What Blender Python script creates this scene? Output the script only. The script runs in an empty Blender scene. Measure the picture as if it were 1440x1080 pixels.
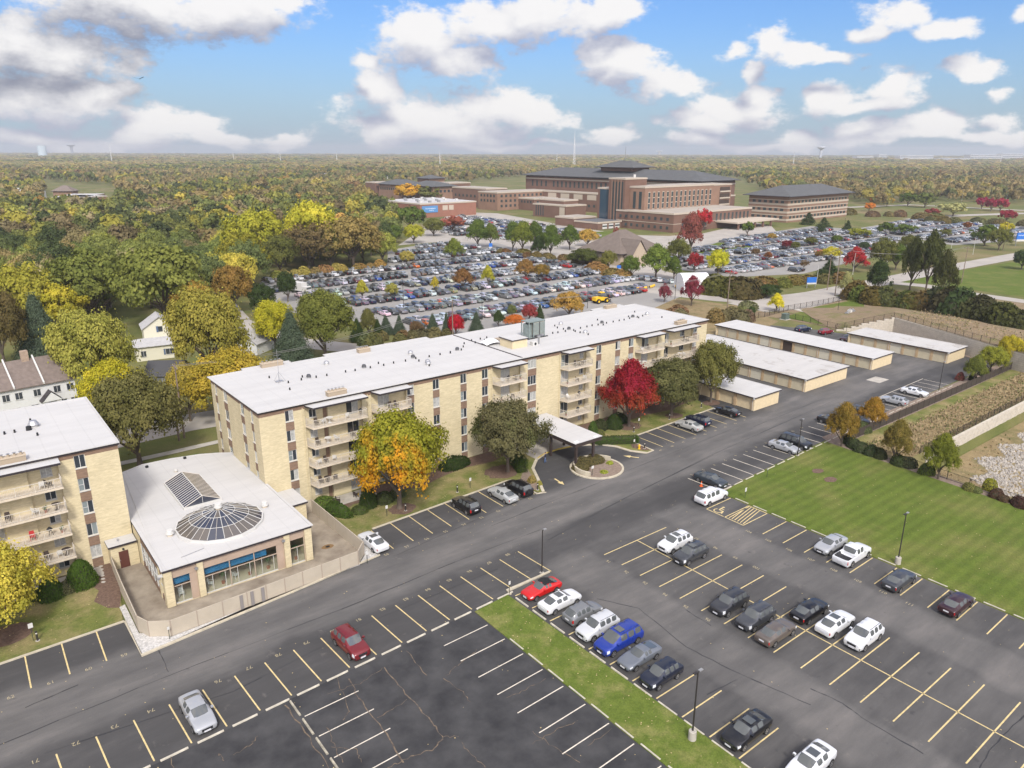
import bpy, bmesh, math, random
import numpy as np
from mathutils import Vector, Matrix, noise
random.seed(7)
R = math.radians
sc = bpy.context.scene
COL = sc.collection
F, CX, CY, HC = 1047.0, 720.0, 540.0, 44.4
PITCH, ROLL = 0.303, 0.003
cd = bpy.data.cameras.new("camera")
cam = bpy.data.objects.new("camera", cd)
COL.objects.link(cam)
cd.sensor_width = 36.0
cd.lens = F / 1440.0 * 36.0
cd.clip_start = 1.0
cd.clip_end = 30000.0
cam.matrix_world = Matrix.Translation((0, 0, HC)) @ Matrix.Rotation(math.pi / 2 - PITCH, 4, 'X') @ Matrix.Rotation(ROLL, 4, 'Z')
sc.camera = cam
def ray(x, y):
 x -= CX; y = CY - y
 c, s = math.cos(ROLL), math.sin(ROLL)
 x, y = c * x - s * y, s * x + c * y
 a, b = x / F, y / F
 return Vector((a, math.cos(PITCH) + b * math.sin(PITCH), -math.sin(PITCH) + b * math.cos(PITCH)))
def G(x, y, z=0.0):
 """the point of the place at height z that the photograph shows at x, y"""
 d = ray(x, y); t = (z - HC) / d.z
 return Vector((d.x * t, d.y * t, z))
SUN_EL, SUN_ROT = R(44), R(170)      # direction the light comes from: behind the camera, from its right
def mk_world():
 w = bpy.data.worlds.new("World"); sc.world = w; w.use_nodes = True
 nt = w.node_tree; N = nt.nodes; L = nt.links; N.clear()
 # node group: signed cloud field over (azimuth, elevation)
 g = bpy.data.node_groups.new("cloud_field", 'ShaderNodeTree')
 g.interface.new_socket("P", in_out='INPUT', socket_type='NodeSocketVector')
 g.interface.new_socket("F", in_out='OUTPUT', socket_type='NodeSocketFloat'); g.interface.new_socket("S", in_out='OUTPUT', socket_type='NodeSocketFloat')
 gi = g.nodes.new('NodeGroupInput'); go = g.nodes.new('NodeGroupOutput')
 def vm(op, a, b):
  n = g.nodes.new('ShaderNodeVectorMath'); n.operation = op
  for i, v in enumerate((a, b)):
   if v is None: continue
   if isinstance(v, (tuple, Vector)): n.inputs[i].default_value = v
   else: g.links.new(v, n.inputs[i])
  return n
 def mm(op, a, b=None, c=None, gg=g):
  n = gg.nodes.new('ShaderNodeMath'); n.operation = op
  for i, v in enumerate((a, b, c)):
   if v is None: continue
   if isinstance(v, (int, float)): n.inputs[i].default_value = v
   else: gg.links.new(v, n.inputs[i])
  return n.outputs[0]
 def noise_n(vec, scale, detail, rough=0.6, col=False):
  n = g.nodes.new('ShaderNodeTexNoise'); n.inputs['Scale'].default_value = scale
  n.inputs['Detail'].default_value = detail; n.inputs['Roughness'].default_value = rough
  g.links.new(vec, n.inputs['Vector'])
  return n.outputs['Color'] if col else n.outputs['Fac']
 P = gi.outputs[0]
 # warp
 wc = noise_n(P, 9.0, 3.0, 0.55, True)
 w1 = vm('SUBTRACT', wc, (0.5, 0.5, 0.5)); w2 = vm('MULTIPLY', w1.outputs[0], (0.10, 0.06, 0.0))
 PW = vm('ADD', P, w2.outputs[0]).outputs[0]
 blobs = [(215, 8, 215, 52), (90, 75, 150, 42), (60, 135, 140, 42), (150, 128, 55, 22), (25, 60, 120, 60), (330, 10, 90, 40), (410, 5, 50, 26),
    (235, 175, 85, 24), (60, 196, 130, 15), (300, 192, 50, 14), (408, 196, 52, 14), (200, 192, 90, 16),
    (590, 62, 72, 46), (650, 92, 55, 26), (690, 40, 80, 44), (760, 20, 90, 46), (850, 18, 75, 30), (540, 118, 34, 30), (515, 84, 24, 14),
    (610, 165, 120, 38), (700, 148, 80, 30), (745, 158, 60, 30), (540, 180, 60, 26), (660, 185, 100, 20),
    (880, 92, 60, 34), (935, 118, 52, 30), (840, 75, 30, 22), (868, 187, 52, 17),
    (1030, 148, 85, 28), (1060, 132, 50, 18), (985, 170, 60, 18), (1080, 70, 30, 30), (1130, 82, 45, 18), (1170, 86, 40, 12), (1062, 98, 22, 16), (1035, 78, 22, 14),
    (1170, 137, 50, 20), (1262, 126, 50, 24), (1230, 145, 70, 12), (1260, 22, 55, 26), (1325, 42, 50, 20), (1220, 55, 28, 14),
    (1375, 104, 46, 22), (1410, 135, 26, 12), (1212, 183, 48, 18), (1310, 178, 60, 20), (1120, 195, 40, 15), (1250, 195, 130, 14), (1400, 172, 50, 18),
    (1430, 18, 26, 18), (980, 198, 40, 12), (1060, 203, 120, 7), (1400, 195, 70, 12), (700, 203, 120, 7)]
 acc = None
 for (bx, by, rx, ry) in blobs:
  def ae(px, py):
   d = ray(px, py).normalized(); return math.atan2(d.x, d.y), math.asin(d.z)
  a0, e0 = ae(bx, by); a1, _ = ae(bx + rx, by); _, e1 = ae(bx, by - ry)
  s = vm('SUBTRACT', PW, (a0, e0, 0)); m = vm('MULTIPLY', s.outputs[0], (1 / abs(a1 - a0), 1 / abs(e1 - e0), 0))
  ln = g.nodes.new('ShaderNodeVectorMath'); ln.operation = 'LENGTH'; g.links.new(m.outputs[0], ln.inputs[0])
  v = ln.outputs['Value']
  if acc is None: acc = v
  else:
   n = g.nodes.new('ShaderNodeMath'); n.operation = 'SMOOTH_MIN'; n.inputs[2].default_value = 0.25
   g.links.new(acc, n.inputs[0]); g.links.new(v, n.inputs[1]); acc = n.outputs[0]
 base = mm('SUBTRACT', 1.02, acc)
 # clouds beyond the frame (overhead and behind): plain noise
 sp = g.nodes.new('ShaderNodeSeparateXYZ'); g.links.new(P, sp.inputs[0])
 big = noise_n(P, 2.2, 2.0)
 az = mm('ABSOLUTE', sp.outputs[0])
 outm = mm('ADD', mm('MULTIPLY', mm('MAXIMUM', mm('SUBTRACT', az, 0.62), 0.0), 8.0), mm('MULTIPLY', mm('MAXIMUM', mm('SUBTRACT', sp.outputs[1], 0.24), 0.0), 8.0))
 outm = mm('MINIMUM', outm, 1.0)
 base2 = mm('MAXIMUM', mm('MAXIMUM', base, -1.2), mm('SUBTRACT', mm('MULTIPLY', outm, mm('MULTIPLY', mm('SUBTRACT', big, 0.40), 5.0)), mm('MULTIPLY', mm('SUBTRACT', 1.0, outm), 9.0)))
 st = vm('MULTIPLY', P, (1.0, 1.7, 1.0)).outputs[0]
 n1 = mm('SUBTRACT', noise_n(st, 14.0, 8.0, 0.62), 0.5)
 n2 = mm('SUBTRACT', noise_n(st, 40.0, 8.0, 0.66), 0.5)
 f = mm('ADD', base2, mm('ADD', mm('MULTIPLY', n1, 2.3), mm('MULTIPLY', n2, 1.35)))
 g.links.new(f, go.inputs[0]); g.links.new(mm('ADD', base2, mm('ADD', mm('MULTIPLY', n1, 1.8), mm('MULTIPLY', n2, 0.35))), go.inputs[1])
 tc = N.new('ShaderNodeTexCoord'); se = N.new('ShaderNodeSeparateXYZ'); L.new(tc.outputs['Generated'], se.inputs[0])
 m2 = lambda op, a, b=None, c=None: None
 def mw(op, a, b=None, c=None):
  n = N.new('ShaderNodeMath'); n.operation = op
  for i, v in enumerate((a, b, c)):
   if v is None: continue
   if isinstance(v, (int, float)): n.inputs[i].default_value = v
   else: L.new(v, n.inputs[i])
  return n.outputs[0]
 azm = mw('ARCTAN2', se.outputs[0], se.outputs[1]); elv = mw('ARCSINE', se.outputs[2])
 cb = N.new('ShaderNodeCombineXYZ'); L.new(azm, cb.inputs[0]); L.new(elv, cb.inputs[1])
 def field(off):
  v = N.new('ShaderNodeVectorMath'); v.operation = 'ADD'; L.new(cb.outputs[0], v.inputs[0]); v.inputs[1].default_value = off
  gg = N.new('ShaderNodeGroup'); gg.node_tree = g; L.new(v.outputs[0], gg.inputs[0]); return gg.outputs
 (f0, s0), (_, s1) = field((0, 0, 0)), field((0.008, 0.034, 0))
 cov = N.new('ShaderNodeMapRange'); cov.interpolation_type = 'SMOOTHSTEP'; L.new(f0, cov.inputs[0])
 cov.inputs[1].default_value = -0.16; cov.inputs[2].default_value = 0.44
 # light falls on the side whose field drops towards the sun
 sh = mw('ADD', mw('SUBTRACT', s0, s1), mw('MULTIPLY', s0, -0.12))
 shr = N.new('ShaderNodeMapRange'); shr.interpolation_type = 'SMOOTHSTEP'; L.new(sh, shr.inputs[0]); shr.inputs[1].default_value = -0.85; shr.inputs[2].default_value = 0.75
 cc = N.new('ShaderNodeMix'); cc.data_type = 'RGBA'; L.new(shr.outputs[0], cc.inputs[0])
 cc.inputs[6].default_value = (0.275, 0.29, 0.375, 1); cc.inputs[7].default_value = (0.64, 0.625, 0.615, 1)
 # dark heavy mass high on the west side
 dk = mw('MULTIPLY', mw('MINIMUM', mw('MAXIMUM', mw('MULTIPLY', mw('SUBTRACT', mw('MULTIPLY', azm, -1.0), 0.24), 5.0), 0.0), 1.0), mw('MINIMUM', mw('MAXIMUM', mw('MULTIPLY', mw('SUBTRACT', elv, 0.035), 40.0), 0.0), 1.0))
 dkf = mw('SUBTRACT', 1.0, mw('MULTIPLY', mw('MULTIPLY', dk, mw('SUBTRACT', 1.0, shr.outputs[0])), 0.40))
 cd_ = N.new('ShaderNodeVectorMath'); cd_.operation = 'SCALE'; L.new(cc.outputs[2], cd_.inputs[0]); L.new(dkf, cd_.inputs['Scale'])
 sky = N.new('ShaderNodeTexSky'); sky.sky_type = 'NISHITA'; sky.sun_disc = False
 sky.sun_elevation = SUN_EL; sky.sun_rotation = SUN_ROT; sky.air_density = 1.3; sky.dust_density = 1.0; sky.ozone_density = 2.0
 sks = N.new('ShaderNodeVectorMath'); sks.operation = 'MULTIPLY'; L.new(sky.outputs[0], sks.inputs[0]); sks.inputs[1].default_value = (0.040, 0.059, 0.096)
 # whitish veil low over the horizon
 veil = N.new('ShaderNodeMapRange'); veil.interpolation_type = 'SMOOTHSTEP'; L.new(elv, veil.inputs[0])
 veil.inputs[1].default_value = 0.16; veil.inputs[2].default_value = -0.01; veil.inputs[3].default_value = 0.0; veil.inputs[4].default_value = 0.6
 vmx = N.new('ShaderNodeMix'); vmx.data_type = 'RGBA'; L.new(veil.outputs[0], vmx.inputs[0]); L.new(sks.outputs[0], vmx.inputs[6]); vmx.inputs[7].default_value = (0.30, 0.385, 0.475, 1)
 mx = N.new('ShaderNodeMix'); mx.data_type = 'RGBA'
 L.new(mw('MULTIPLY', cov.outputs[0], 0.96), mx.inputs[0]); L.new(vmx.outputs[2], mx.inputs[6]); L.new(cd_.outputs[0], mx.inputs[7])
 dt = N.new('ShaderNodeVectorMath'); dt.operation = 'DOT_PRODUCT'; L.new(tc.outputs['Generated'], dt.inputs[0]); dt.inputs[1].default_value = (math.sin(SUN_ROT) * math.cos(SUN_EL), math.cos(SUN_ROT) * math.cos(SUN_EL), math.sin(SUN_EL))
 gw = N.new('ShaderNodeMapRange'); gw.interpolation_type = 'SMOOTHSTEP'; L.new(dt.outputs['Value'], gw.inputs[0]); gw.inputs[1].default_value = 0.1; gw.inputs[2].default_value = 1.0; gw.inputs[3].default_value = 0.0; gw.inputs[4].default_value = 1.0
 gm = N.new('ShaderNodeMix'); gm.data_type = 'RGBA'; L.new(gw.outputs[0], gm.inputs[0]); gm.inputs[6].default_value = (1, 1, 1, 1); gm.inputs[7].default_value = (3.1, 2.85, 2.6, 1); sg = N.new('ShaderNodeVectorMath'); sg.operation = 'MULTIPLY'; L.new(mx.outputs[2], sg.inputs[0]); L.new(gm.outputs[2], sg.inputs[1])  # out-of-view sky around the sun brightened and warmed to add ambient light
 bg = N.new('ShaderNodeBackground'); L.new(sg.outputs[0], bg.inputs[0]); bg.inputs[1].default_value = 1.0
 out = N.new('ShaderNodeOutputWorld'); L.new(bg.outputs[0], out.inputs[0])
 w.cycles.sampling_method = 'MANUAL'; w.cycles.sample_map_resolution = 512
mk_world()
sl = bpy.data.lights.new("sun", 'SUN'); sun = bpy.data.objects.new("sun", sl); COL.objects.link(sun)
sl.energy = 2.4; sl.angle = R(10); sl.color = (1.0, 0.95, 0.87)
sd = Vector((math.sin(SUN_ROT) * math.cos(SUN_EL), math.cos(SUN_ROT) * math.cos(SUN_EL), math.sin(SUN_EL)))
sun.rotation_euler = sd.to_track_quat('Z', 'Y').to_euler()
sc.view_settings.view_transform = 'Standard'; sc.view_settings.look = 'None'
sc.view_settings.exposure = 0.62; sc.view_settings.gamma = 1.0
sc.cycles.max_bounces = 6; sc.cycles.diffuse_bounces = 2; sc.cycles.glossy_bounces = 3
sc.cycles.volume_bounces = 0; sc.cycles.caustics_reflective = False; sc.cycles.caustics_refractive = False
ANG = R(38.1)
O_A = G(362.8, 580, 14.0).to_2d()
def S(u, v, z=0.0):
 return Vector((O_A.x + u * math.cos(ANG) - v * math.sin(ANG), O_A.y + u * math.sin(ANG) + v * math.cos(ANG), z))
def UV(p):
 d = Vector((p[0] - O_A.x, p[1] - O_A.y))
 return Vector((d.x * math.cos(ANG) + d.y * math.sin(ANG), -d.x * math.sin(ANG) + d.y * math.cos(ANG)))
def guv(x, y, z=0.0): return UV(G(x, y, z))
UW = Vector((math.cos(ANG), math.sin(ANG), 0)); VW = Vector((-math.sin(ANG), math.cos(ANG), 0))
def tag(o, label=None, cat=None, group=None, kind=None):
 if label: o['label'] = label
 if cat: o['category'] = cat
 if group: o['group'] = group
 if kind: o['kind'] = kind
 return o
def empty(name, loc, rot=0.0, label=None, cat=None, group=None):
 o = bpy.data.objects.new(name, None); COL.objects.link(o)
 o.location = loc; o.rotation_euler = (0, 0, rot); o.empty_display_size = 0.2
 return tag(o, label, cat, group)
ONES = ['first', 'second', 'third', 'fourth', 'fifth', 'sixth', 'seventh', 'eighth', 'ninth', 'tenth', 'eleventh', 'twelfth', 'thirteenth', 'fourteenth', 'fifteenth', 'sixteenth', 'seventeenth', 'eighteenth', 'nineteenth']
TENS = {2: 'twent', 3: 'thirt', 4: 'fort', 5: 'fift', 6: 'sixt', 7: 'sevent', 8: 'eight', 9: 'ninet'}
def nth(i):
 """1 -> first"""
 if i < 20: return ONES[i - 1]
 t, r = divmod(i, 10)
 if t >= 10: return 'hundred-' + nth(i - 100) if i > 100 else 'hundredth'
 return TENS[t] + ('ieth' if r == 0 else 'y-' + ONES[r - 1])
MATS = {}
def mat(name, col=(0.5, 0.5, 0.5), rough=0.7, metal=0.0, noise_amt=0.0, noise_scale=1.0, spec=0.4, bump=0.0, coords='Object', col2=None, emit=None, detail=4.0):
 if name in MATS: return MATS[name]
 m = bpy.data.materials.new(name); m.use_nodes = True; nt = m.node_tree
 b = nt.nodes['Principled BSDF']; b.inputs['Roughness'].default_value = rough; b.inputs['Metallic'].default_value = metal
 b.inputs['Specular IOR Level'].default_value = spec
 b.inputs['Base Color'].default_value = (*col, 1)
 if emit: b.inputs['Emission Color'].default_value = (*emit[0], 1); b.inputs['Emission Strength'].default_value = emit[1]
 if noise_amt > 0 or col2:
  tc = nt.nodes.new('ShaderNodeTexCoord'); n = nt.nodes.new('ShaderNodeTexNoise')
  n.inputs['Scale'].default_value = noise_scale; n.inputs['Detail'].default_value = detail; n.inputs['Roughness'].default_value = 0.6
  nt.links.new(tc.outputs[coords], n.inputs['Vector'])
  cr = nt.nodes.new('ShaderNodeMix'); cr.data_type = 'RGBA'
  mr = nt.nodes.new('ShaderNodeMapRange'); mr.inputs[1].default_value = 0.32; mr.inputs[2].default_value = 0.68
  nt.links.new(n.outputs['Fac'], mr.inputs[0]); nt.links.new(mr.outputs[0], cr.inputs[0])
  c2 = col2 if col2 else tuple(min(1, c * (1 + noise_amt)) for c in col)
  c1 = col if col2 else tuple(c * (1 - noise_amt) for c in col)
  cr.inputs[6].default_value = (*c1, 1); cr.inputs[7].default_value = (*c2, 1)
  nt.links.new(cr.outputs[2], b.inputs['Base Color'])
  if bump > 0:
   bp = nt.nodes.new('ShaderNodeBump'); bp.inputs['Strength'].default_value = bump; bp.inputs['Distance'].default_value = 0.05
   nt.links.new(n.outputs['Fac'], bp.inputs['Height']); nt.links.new(bp.outputs[0], b.inputs['Normal'])
 MATS[name] = m
 return m
def nodes_of(m): return m.node_tree.nodes, m.node_tree.links, m.node_tree.nodes['Principled BSDF']
def rgb(r, g, b):
 f = lambda c: (c / 255) / 12.92 if c / 255 <= 0.04045 else ((c / 255 + 0.055) / 1.055) ** 2.4
 return (f(r), f(g), f(b))
class MB:
 def __init__(s): s.v = []; s.f = []; s.m = []; s.mats = []; s.smooth = False
 def mi(s, m):
  if m not in s.mats: s.mats.append(m)
  return s.mats.index(m)
 def add(s, vs, fs, m):
  o = len(s.v); k = s.mi(m); s.v.extend([tuple(v) for v in vs])
  for f in fs: s.f.append(tuple(i + o for i in f)); s.m.append(k)
  return s
 def quad(s, a, b, c, d, m): return s.add([a, b, c, d], [(0, 1, 2, 3)], m)
 def box(s, x0, x1, y0, y1, z0, z1, m, M=None):
  if x0 > x1: x0, x1 = x1, x0
  if y0 > y1: y0, y1 = y1, y0
  vs = [(x0, y0, z0), (x1, y0, z0), (x1, y1, z0), (x0, y1, z0), (x0, y0, z1), (x1, y0, z1), (x1, y1, z1), (x0, y1, z1)]
  if M: vs = [M @ Vector(v) for v in vs]
  return s.add(vs, [(0, 3, 2, 1), (4, 5, 6, 7), (0, 1, 5, 4), (1, 2, 6, 5), (2, 3, 7, 6), (3, 0, 4, 7)], m)
 def prism(s, pts, z0, z1, m, mside=None, cap=True):
  """vertical prism over a counter-clockwise outline"""
  n = len(pts)
  ar = sum(pts[i][0] * pts[(i + 1) % n][1] - pts[(i + 1) % n][0] * pts[i][1] for i in range(n))
  if ar < 0: pts = pts[::-1]
  zf0 = (lambda i: z0) if not hasattr(z0, '__len__') else (lambda i: z0[i])
  vs = [(p[0], p[1], z0) for p in pts] + [(p[0], p[1], z1) for p in pts]
  if cap: s.add(vs, [tuple(range(n, 2 * n)), tuple(range(n - 1, -1, -1))], m)
  s.add(vs, [(i, (i + 1) % n, n + (i + 1) % n, n + i) for i in range(n)], mside or m)
  return s
 def cyl(s, x, y, z0, z1, r0, r1, m, n=12, cap=True):
  vs = [(x + r0 * math.cos(2 * math.pi * i / n), y + r0 * math.sin(2 * math.pi * i / n), z0) for i in range(n)] + \
    [(x + r1 * math.cos(2 * math.pi * i / n), y + r1 * math.sin(2 * math.pi * i / n), z1) for i in range(n)]
  fs = [(i, (i + 1) % n, n + (i + 1) % n, n + i) for i in range(n)]
  if cap: fs += [tuple(range(n, 2 * n)), tuple(range(n - 1, -1, -1))]
  return s.add(vs, fs, m)
 def tube(s, a, b, r0, r1, m, n=6):
  a, b = Vector(a), Vector(b); d = (b - a)
  if d.length < 1e-6: return s
  q = d.to_track_quat('Z', 'Y').to_matrix()
  vs = []
  for p, r in ((a, r0), (b, r1)):
   for i in range(n): vs.append(p + q @ Vector((r * math.cos(2 * math.pi * i / n), r * math.sin(2 * math.pi * i / n), 0)))
  return s.add(vs, [(i, (i + 1) % n, n + (i + 1) % n, n + i) for i in range(n)] + [tuple(range(n, 2 * n)), tuple(range(n - 1, -1, -1))], m)
 def disc(s, c, axis, r, m, n=12):
  q = Vector(axis).to_track_quat('Z', 'Y').to_matrix(); c = Vector(c)
  return s.add([c + q @ Vector((r * math.cos(2 * math.pi * i / n), r * math.sin(2 * math.pi * i / n), 0)) for i in range(n)], [tuple(range(n))], m)
 def build(s, name, parent=None, loc=None, rot=None, smooth=False):
  me = bpy.data.meshes.new(name); me.from_pydata(s.v, [], s.f)
  for m in s.mats: me.materials.append(m)
  me.polygons.foreach_set('material_index', s.m)
  if smooth or s.smooth: me.polygons.foreach_set('use_smooth', [True] * len(s.f))
  me.update()
  o = bpy.data.objects.new(name, me); COL.objects.link(o)
  if parent: o.parent = parent
  if loc is not None: o.location = loc
  if rot is not None: o.rotation_euler = (0, 0, rot)
  return o
def child(o, name, parent, loc=(0, 0, 0), rot=0.0):
 c = bpy.data.objects.new(name, o if isinstance(o, bpy.types.Mesh) else o.data); COL.objects.link(c); c.parent = parent
 c.location = loc; c.rotation_euler = (0, 0, rot) if not isinstance(rot, tuple) else rot
 return c
def copy_tree(o, parent=None):
 c = o.copy(); COL.objects.link(c); c.parent = parent
 for ch in o.children: copy_tree(ch, c)
 return c
def sheet(name, pts, z, m, kind='structure'):
 mb = MB(); pts = [(p[0], p[1]) for p in pts]; n = len(pts)
 if sum(pts[i][0] * pts[(i + 1) % n][1] - pts[(i + 1) % n][0] * pts[i][1] for i in range(n)) < 0: pts = pts[::-1]
 mb.add([(p[0], p[1], z) for p in pts], [tuple(range(len(pts)))], m)
 o = mb.build(name); tag(o, kind=kind); return o
def slab(name, pts, z0, z1, m, mside=None):
 mb = MB(); mb.prism([(p[0], p[1]) for p in pts], z0, z1, m, mside); o = mb.build(name); tag(o, kind='structure'); return o
def ribbon(mb, pts, w, z, m, z0=None, closed=False):
 """a band of width w along points, flat at z (or a raised kerb from z0 to z)"""
 P = [Vector((p[0], p[1])) for p in pts]; n = len(P); Ls, Rs = [], []
 for i in range(n):
  if closed: a, b = P[i - 1], P[(i + 1) % n]
  else: a, b = P[max(0, i - 1)], P[min(n - 1, i + 1)]
  t = (b - a).normalized(); nn = Vector((-t.y, t.x))
  if not closed and 0 < i < n - 1 or closed:
   t1 = (P[i] - P[i - 1]).normalized(); c = max(0.5, abs(t1.dot(t)))
  else: c = 1.0
  Ls.append(P[i] + nn * w / 2 / c); Rs.append(P[i] - nn * w / 2 / c)
 k = n if closed else n - 1
 for i in range(k):
  j = (i + 1) % n
  mb.quad((*Rs[i], z), (*Rs[j], z), (*Ls[j], z), (*Ls[i], z), m)
  if z0 is not None:
   mb.quad((*Rs[i], z0), (*Rs[j], z0), (*Rs[j], z), (*Rs[i], z), m)
   mb.quad((*Ls[j], z0), (*Ls[i], z0), (*Ls[i], z), (*Ls[j], z), m)
 if z0 is not None and not closed:
  mb.quad((*Ls[0], z0), (*Rs[0], z0), (*Rs[0], z), (*Ls[0], z), m)
  mb.quad((*Rs[-1], z0), (*Ls[-1], z0), (*Ls[-1], z), (*Rs[-1], z), m)
 return mb
def asphalt_mat():
 m = mat('asphalt_lot', (0.1, 0.1, 0.1), 0.9, spec=0.25); nt = m.node_tree; N, L, b = nodes_of(m)
 def mm(op, a, b_=None, c=None):
  n = N.new('ShaderNodeMath'); n.operation = op
  for i, v in enumerate((a, b_, c)):
   if v is None: continue
   if isinstance(v, (int, float)): n.inputs[i].default_value = v
   else: L.new(v, n.inputs[i])
  return n.outputs[0]
 def nz(vec, s, d, r=0.6, sc=(1, 1, 1)):
  mp = N.new('ShaderNodeMapping'); mp.inputs['Scale'].default_value = sc; L.new(vec, mp.inputs[0])
  n = N.new('ShaderNodeTexNoise'); n.inputs['Scale'].default_value = s; n.inputs['Detail'].default_value = d; n.inputs['Roughness'].default_value = r
  L.new(mp.outputs[0], n.inputs['Vector']); return n.outputs['Fac']
 tc = N.new('ShaderNodeTexCoord'); P = tc.outputs['Object']
 sp = N.new('ShaderNodeSeparateXYZ'); L.new(P, sp.inputs[0]); u0, v0 = sp.outputs[0], sp.outputs[1]
 wz = mm('MULTIPLY', mm('SUBTRACT', nz(P, 0.16, 3), 0.5), 3.4)
 u = mm('ADD', u0, wz); v = mm('ADD', mm('SUBTRACT', v0, mm('MULTIPLY', u0, 0.04)), wz)
 def band(x, lo, hi, s=1.2):
  a = N.new('ShaderNodeMapRange'); a.interpolation_type = 'SMOOTHSTEP'; L.new(x, a.inputs[0]); a.inputs[1].default_value = lo - s; a.inputs[2].default_value = lo + s
  c = N.new('ShaderNodeMapRange'); c.interpolation_type = 'SMOOTHSTEP'; L.new(x, c.inputs[0]); c.inputs[1].default_value = hi + s; c.inputs[2].default_value = hi - s
  return mm('MULTIPLY', a.outputs[0], c.outputs[0])
 south = band(v, -300, -31.5)
 lane = mm('MAXIMUM', band(v, -26.0, -17.4), mm('MAXIMUM', mm('MULTIPLY', band(u, 19.6, 26.6), south), mm('MULTIPLY', band(u, 38.4, 45.0), south)))
 lane = mm('MAXIMUM', lane, mm('MULTIPLY', mm('MULTIPLY', band(u, 15.0, 400), south), 0.45))
 lane = mm('MAXIMUM', lane, mm('MULTIPLY', band(u, 84, 400), mm('MULTIPLY', band(v, -26, 60), 0.55)))
 n_big = nz(P, 0.09, 5); n_st = nz(P, 0.22, 6, 0.65, (0.35, 1.6, 1)); n_f = nz(P, 9.0, 4, 0.7)
 val = mm('ADD', mm('MULTIPLY', lane, 0.42), mm('ADD', mm('MULTIPLY', mm('SUBTRACT', n_big, 0.5), 0.7), mm('MULTIPLY', mm('SUBTRACT', n_st, 0.5), 1.0)))
 val = mm('ADD', val, mm('MULTIPLY', mm('SUBTRACT', n_f, 0.5), 0.22))
 ramp = N.new('ShaderNodeValToRGB'); L.new(mm('ADD', val, 0.30), ramp.inputs[0]); e = ramp.color_ramp.elements
 e[0].position = 0.0; e[0].color = (0.046, 0.045, 0.045, 1); e[1].position = 1.0; e[1].color = (0.168, 0.156, 0.145, 1)
 x = e.new(0.35); x.color = (0.066, 0.064, 0.063, 1); x = e.new(0.7); x.color = (0.112, 0.107, 0.102, 1)
 # pale dusty stains
 st = N.new('ShaderNodeMapRange'); L.new(nz(P, 0.55, 5, 0.7), st.inputs[0]); st.inputs[1].default_value = 0.62; st.inputs[2].default_value = 0.78; st.inputs[4].default_value = 0.6
 mx = N.new('ShaderNodeMix'); mx.data_type = 'RGBA'; L.new(st.outputs[0], mx.inputs[0]); L.new(ramp.outputs[0], mx.inputs[6]); mx.inputs[7].default_value = (0.20, 0.18, 0.16, 1)
 # dark oil patches
 dk = N.new('ShaderNodeMapRange'); L.new(nz(P, 0.8, 3, 0.5), dk.inputs[0]); dk.inputs[1].default_value = 0.68; dk.inputs[2].default_value = 0.76; dk.inputs[4].default_value = 0.5
 m3 = N.new('ShaderNodeMix'); m3.data_type = 'RGBA'; L.new(dk.outputs[0], m3.inputs[0]); L.new(mx.outputs[2], m3.inputs[6]); m3.inputs[7].default_value = (0.04, 0.04, 0.042, 1)
 L.new(m3.outputs[2], b.inputs['Base Color'])
 return m
def grass_mat(name, c1, c2, c3, stripes=0.0, straw=0.5, s1=0.12, ang=0.0, period=1.3):
 """mown or rough grass: two greens, straw patches, optional mowing stripes"""
 m = mat(name, c1, 0.95, spec=0.15); N, L, b = nodes_of(m)
 tc = N.new('ShaderNodeTexCoord'); P = tc.outputs['Object']
 def nz(s, d, r=0.6):
  n = N.new('ShaderNodeTexNoise'); n.inputs['Scale'].default_value = s; n.inputs['Detail'].default_value = d; n.inputs['Roughness'].default_value = r
  L.new(P, n.inputs['Vector']); return n.outputs['Fac']
 def mr(x, a, c, o0=0.0, o1=1.0):
  n = N.new('ShaderNodeMapRange'); L.new(x, n.inputs[0]); n.inputs[1].default_value = a; n.inputs[2].default_value = c; n.inputs[3].default_value = o0; n.inputs[4].default_value = o1; return n.outputs[0]
 def mx(f, a, c):
  n = N.new('ShaderNodeMix'); n.data_type = 'RGBA'
  if isinstance(f, float): n.inputs[0].default_value = f
  else: L.new(f, n.inputs[0])
  for i, q in ((6, a), (7, c)):
   if isinstance(q, tuple): n.inputs[i].default_value = (*q, 1)
   else: L.new(q, n.inputs[i])
  return n.outputs[2]
 c = mx(mr(nz(s1 * 3, 5), 0.3, 0.7), c1, c2)
 c = mx(mr(nz(s1, 6, 0.65), 0.62 - 0.25 * straw, 0.80 - 0.2 * straw), c, c3)
 if stripes:
  mp = N.new('ShaderNodeMapping'); mp.inputs['Rotation'].default_value = (0, 0, ang); L.new(P, mp.inputs[0])
  w = N.new('ShaderNodeTexWave'); w.wave_type = 'BANDS'; w.bands_direction = 'X'; w.inputs['Scale'].default_value = 1 / period / 2; w.inputs['Distortion'].default_value = 0.5; w.inputs['Detail'].default_value = 1.0
  L.new(mp.outputs[0], w.inputs['Vector'])
  dark = N.new('ShaderNodeVectorMath'); dark.operation = 'SCALE'; L.new(c, dark.inputs[0]); L.new(mr(w.outputs['Fac'], 0.2, 0.8, 1 - stripes, 1 + stripes), dark.inputs['Scale']); c = dark.outputs[0]
 fn = nz(7.0, 4, 0.75)
 dk = N.new('ShaderNodeVectorMath'); dk.operation = 'SCALE'; L.new(c, dk.inputs[0]); L.new(mr(fn, 0.25, 0.75, 0.62, 1.38), dk.inputs['Scale'])
 L.new(dk.outputs[0], b.inputs['Base Color'])
 bp = N.new('ShaderNodeBump'); bp.inputs['Strength'].default_value = 0.6; bp.inputs['Distance'].default_value = 0.08; L.new(fn, bp.inputs['Height']); L.new(bp.outputs[0], b.inputs['Normal'])
 return m
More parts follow.
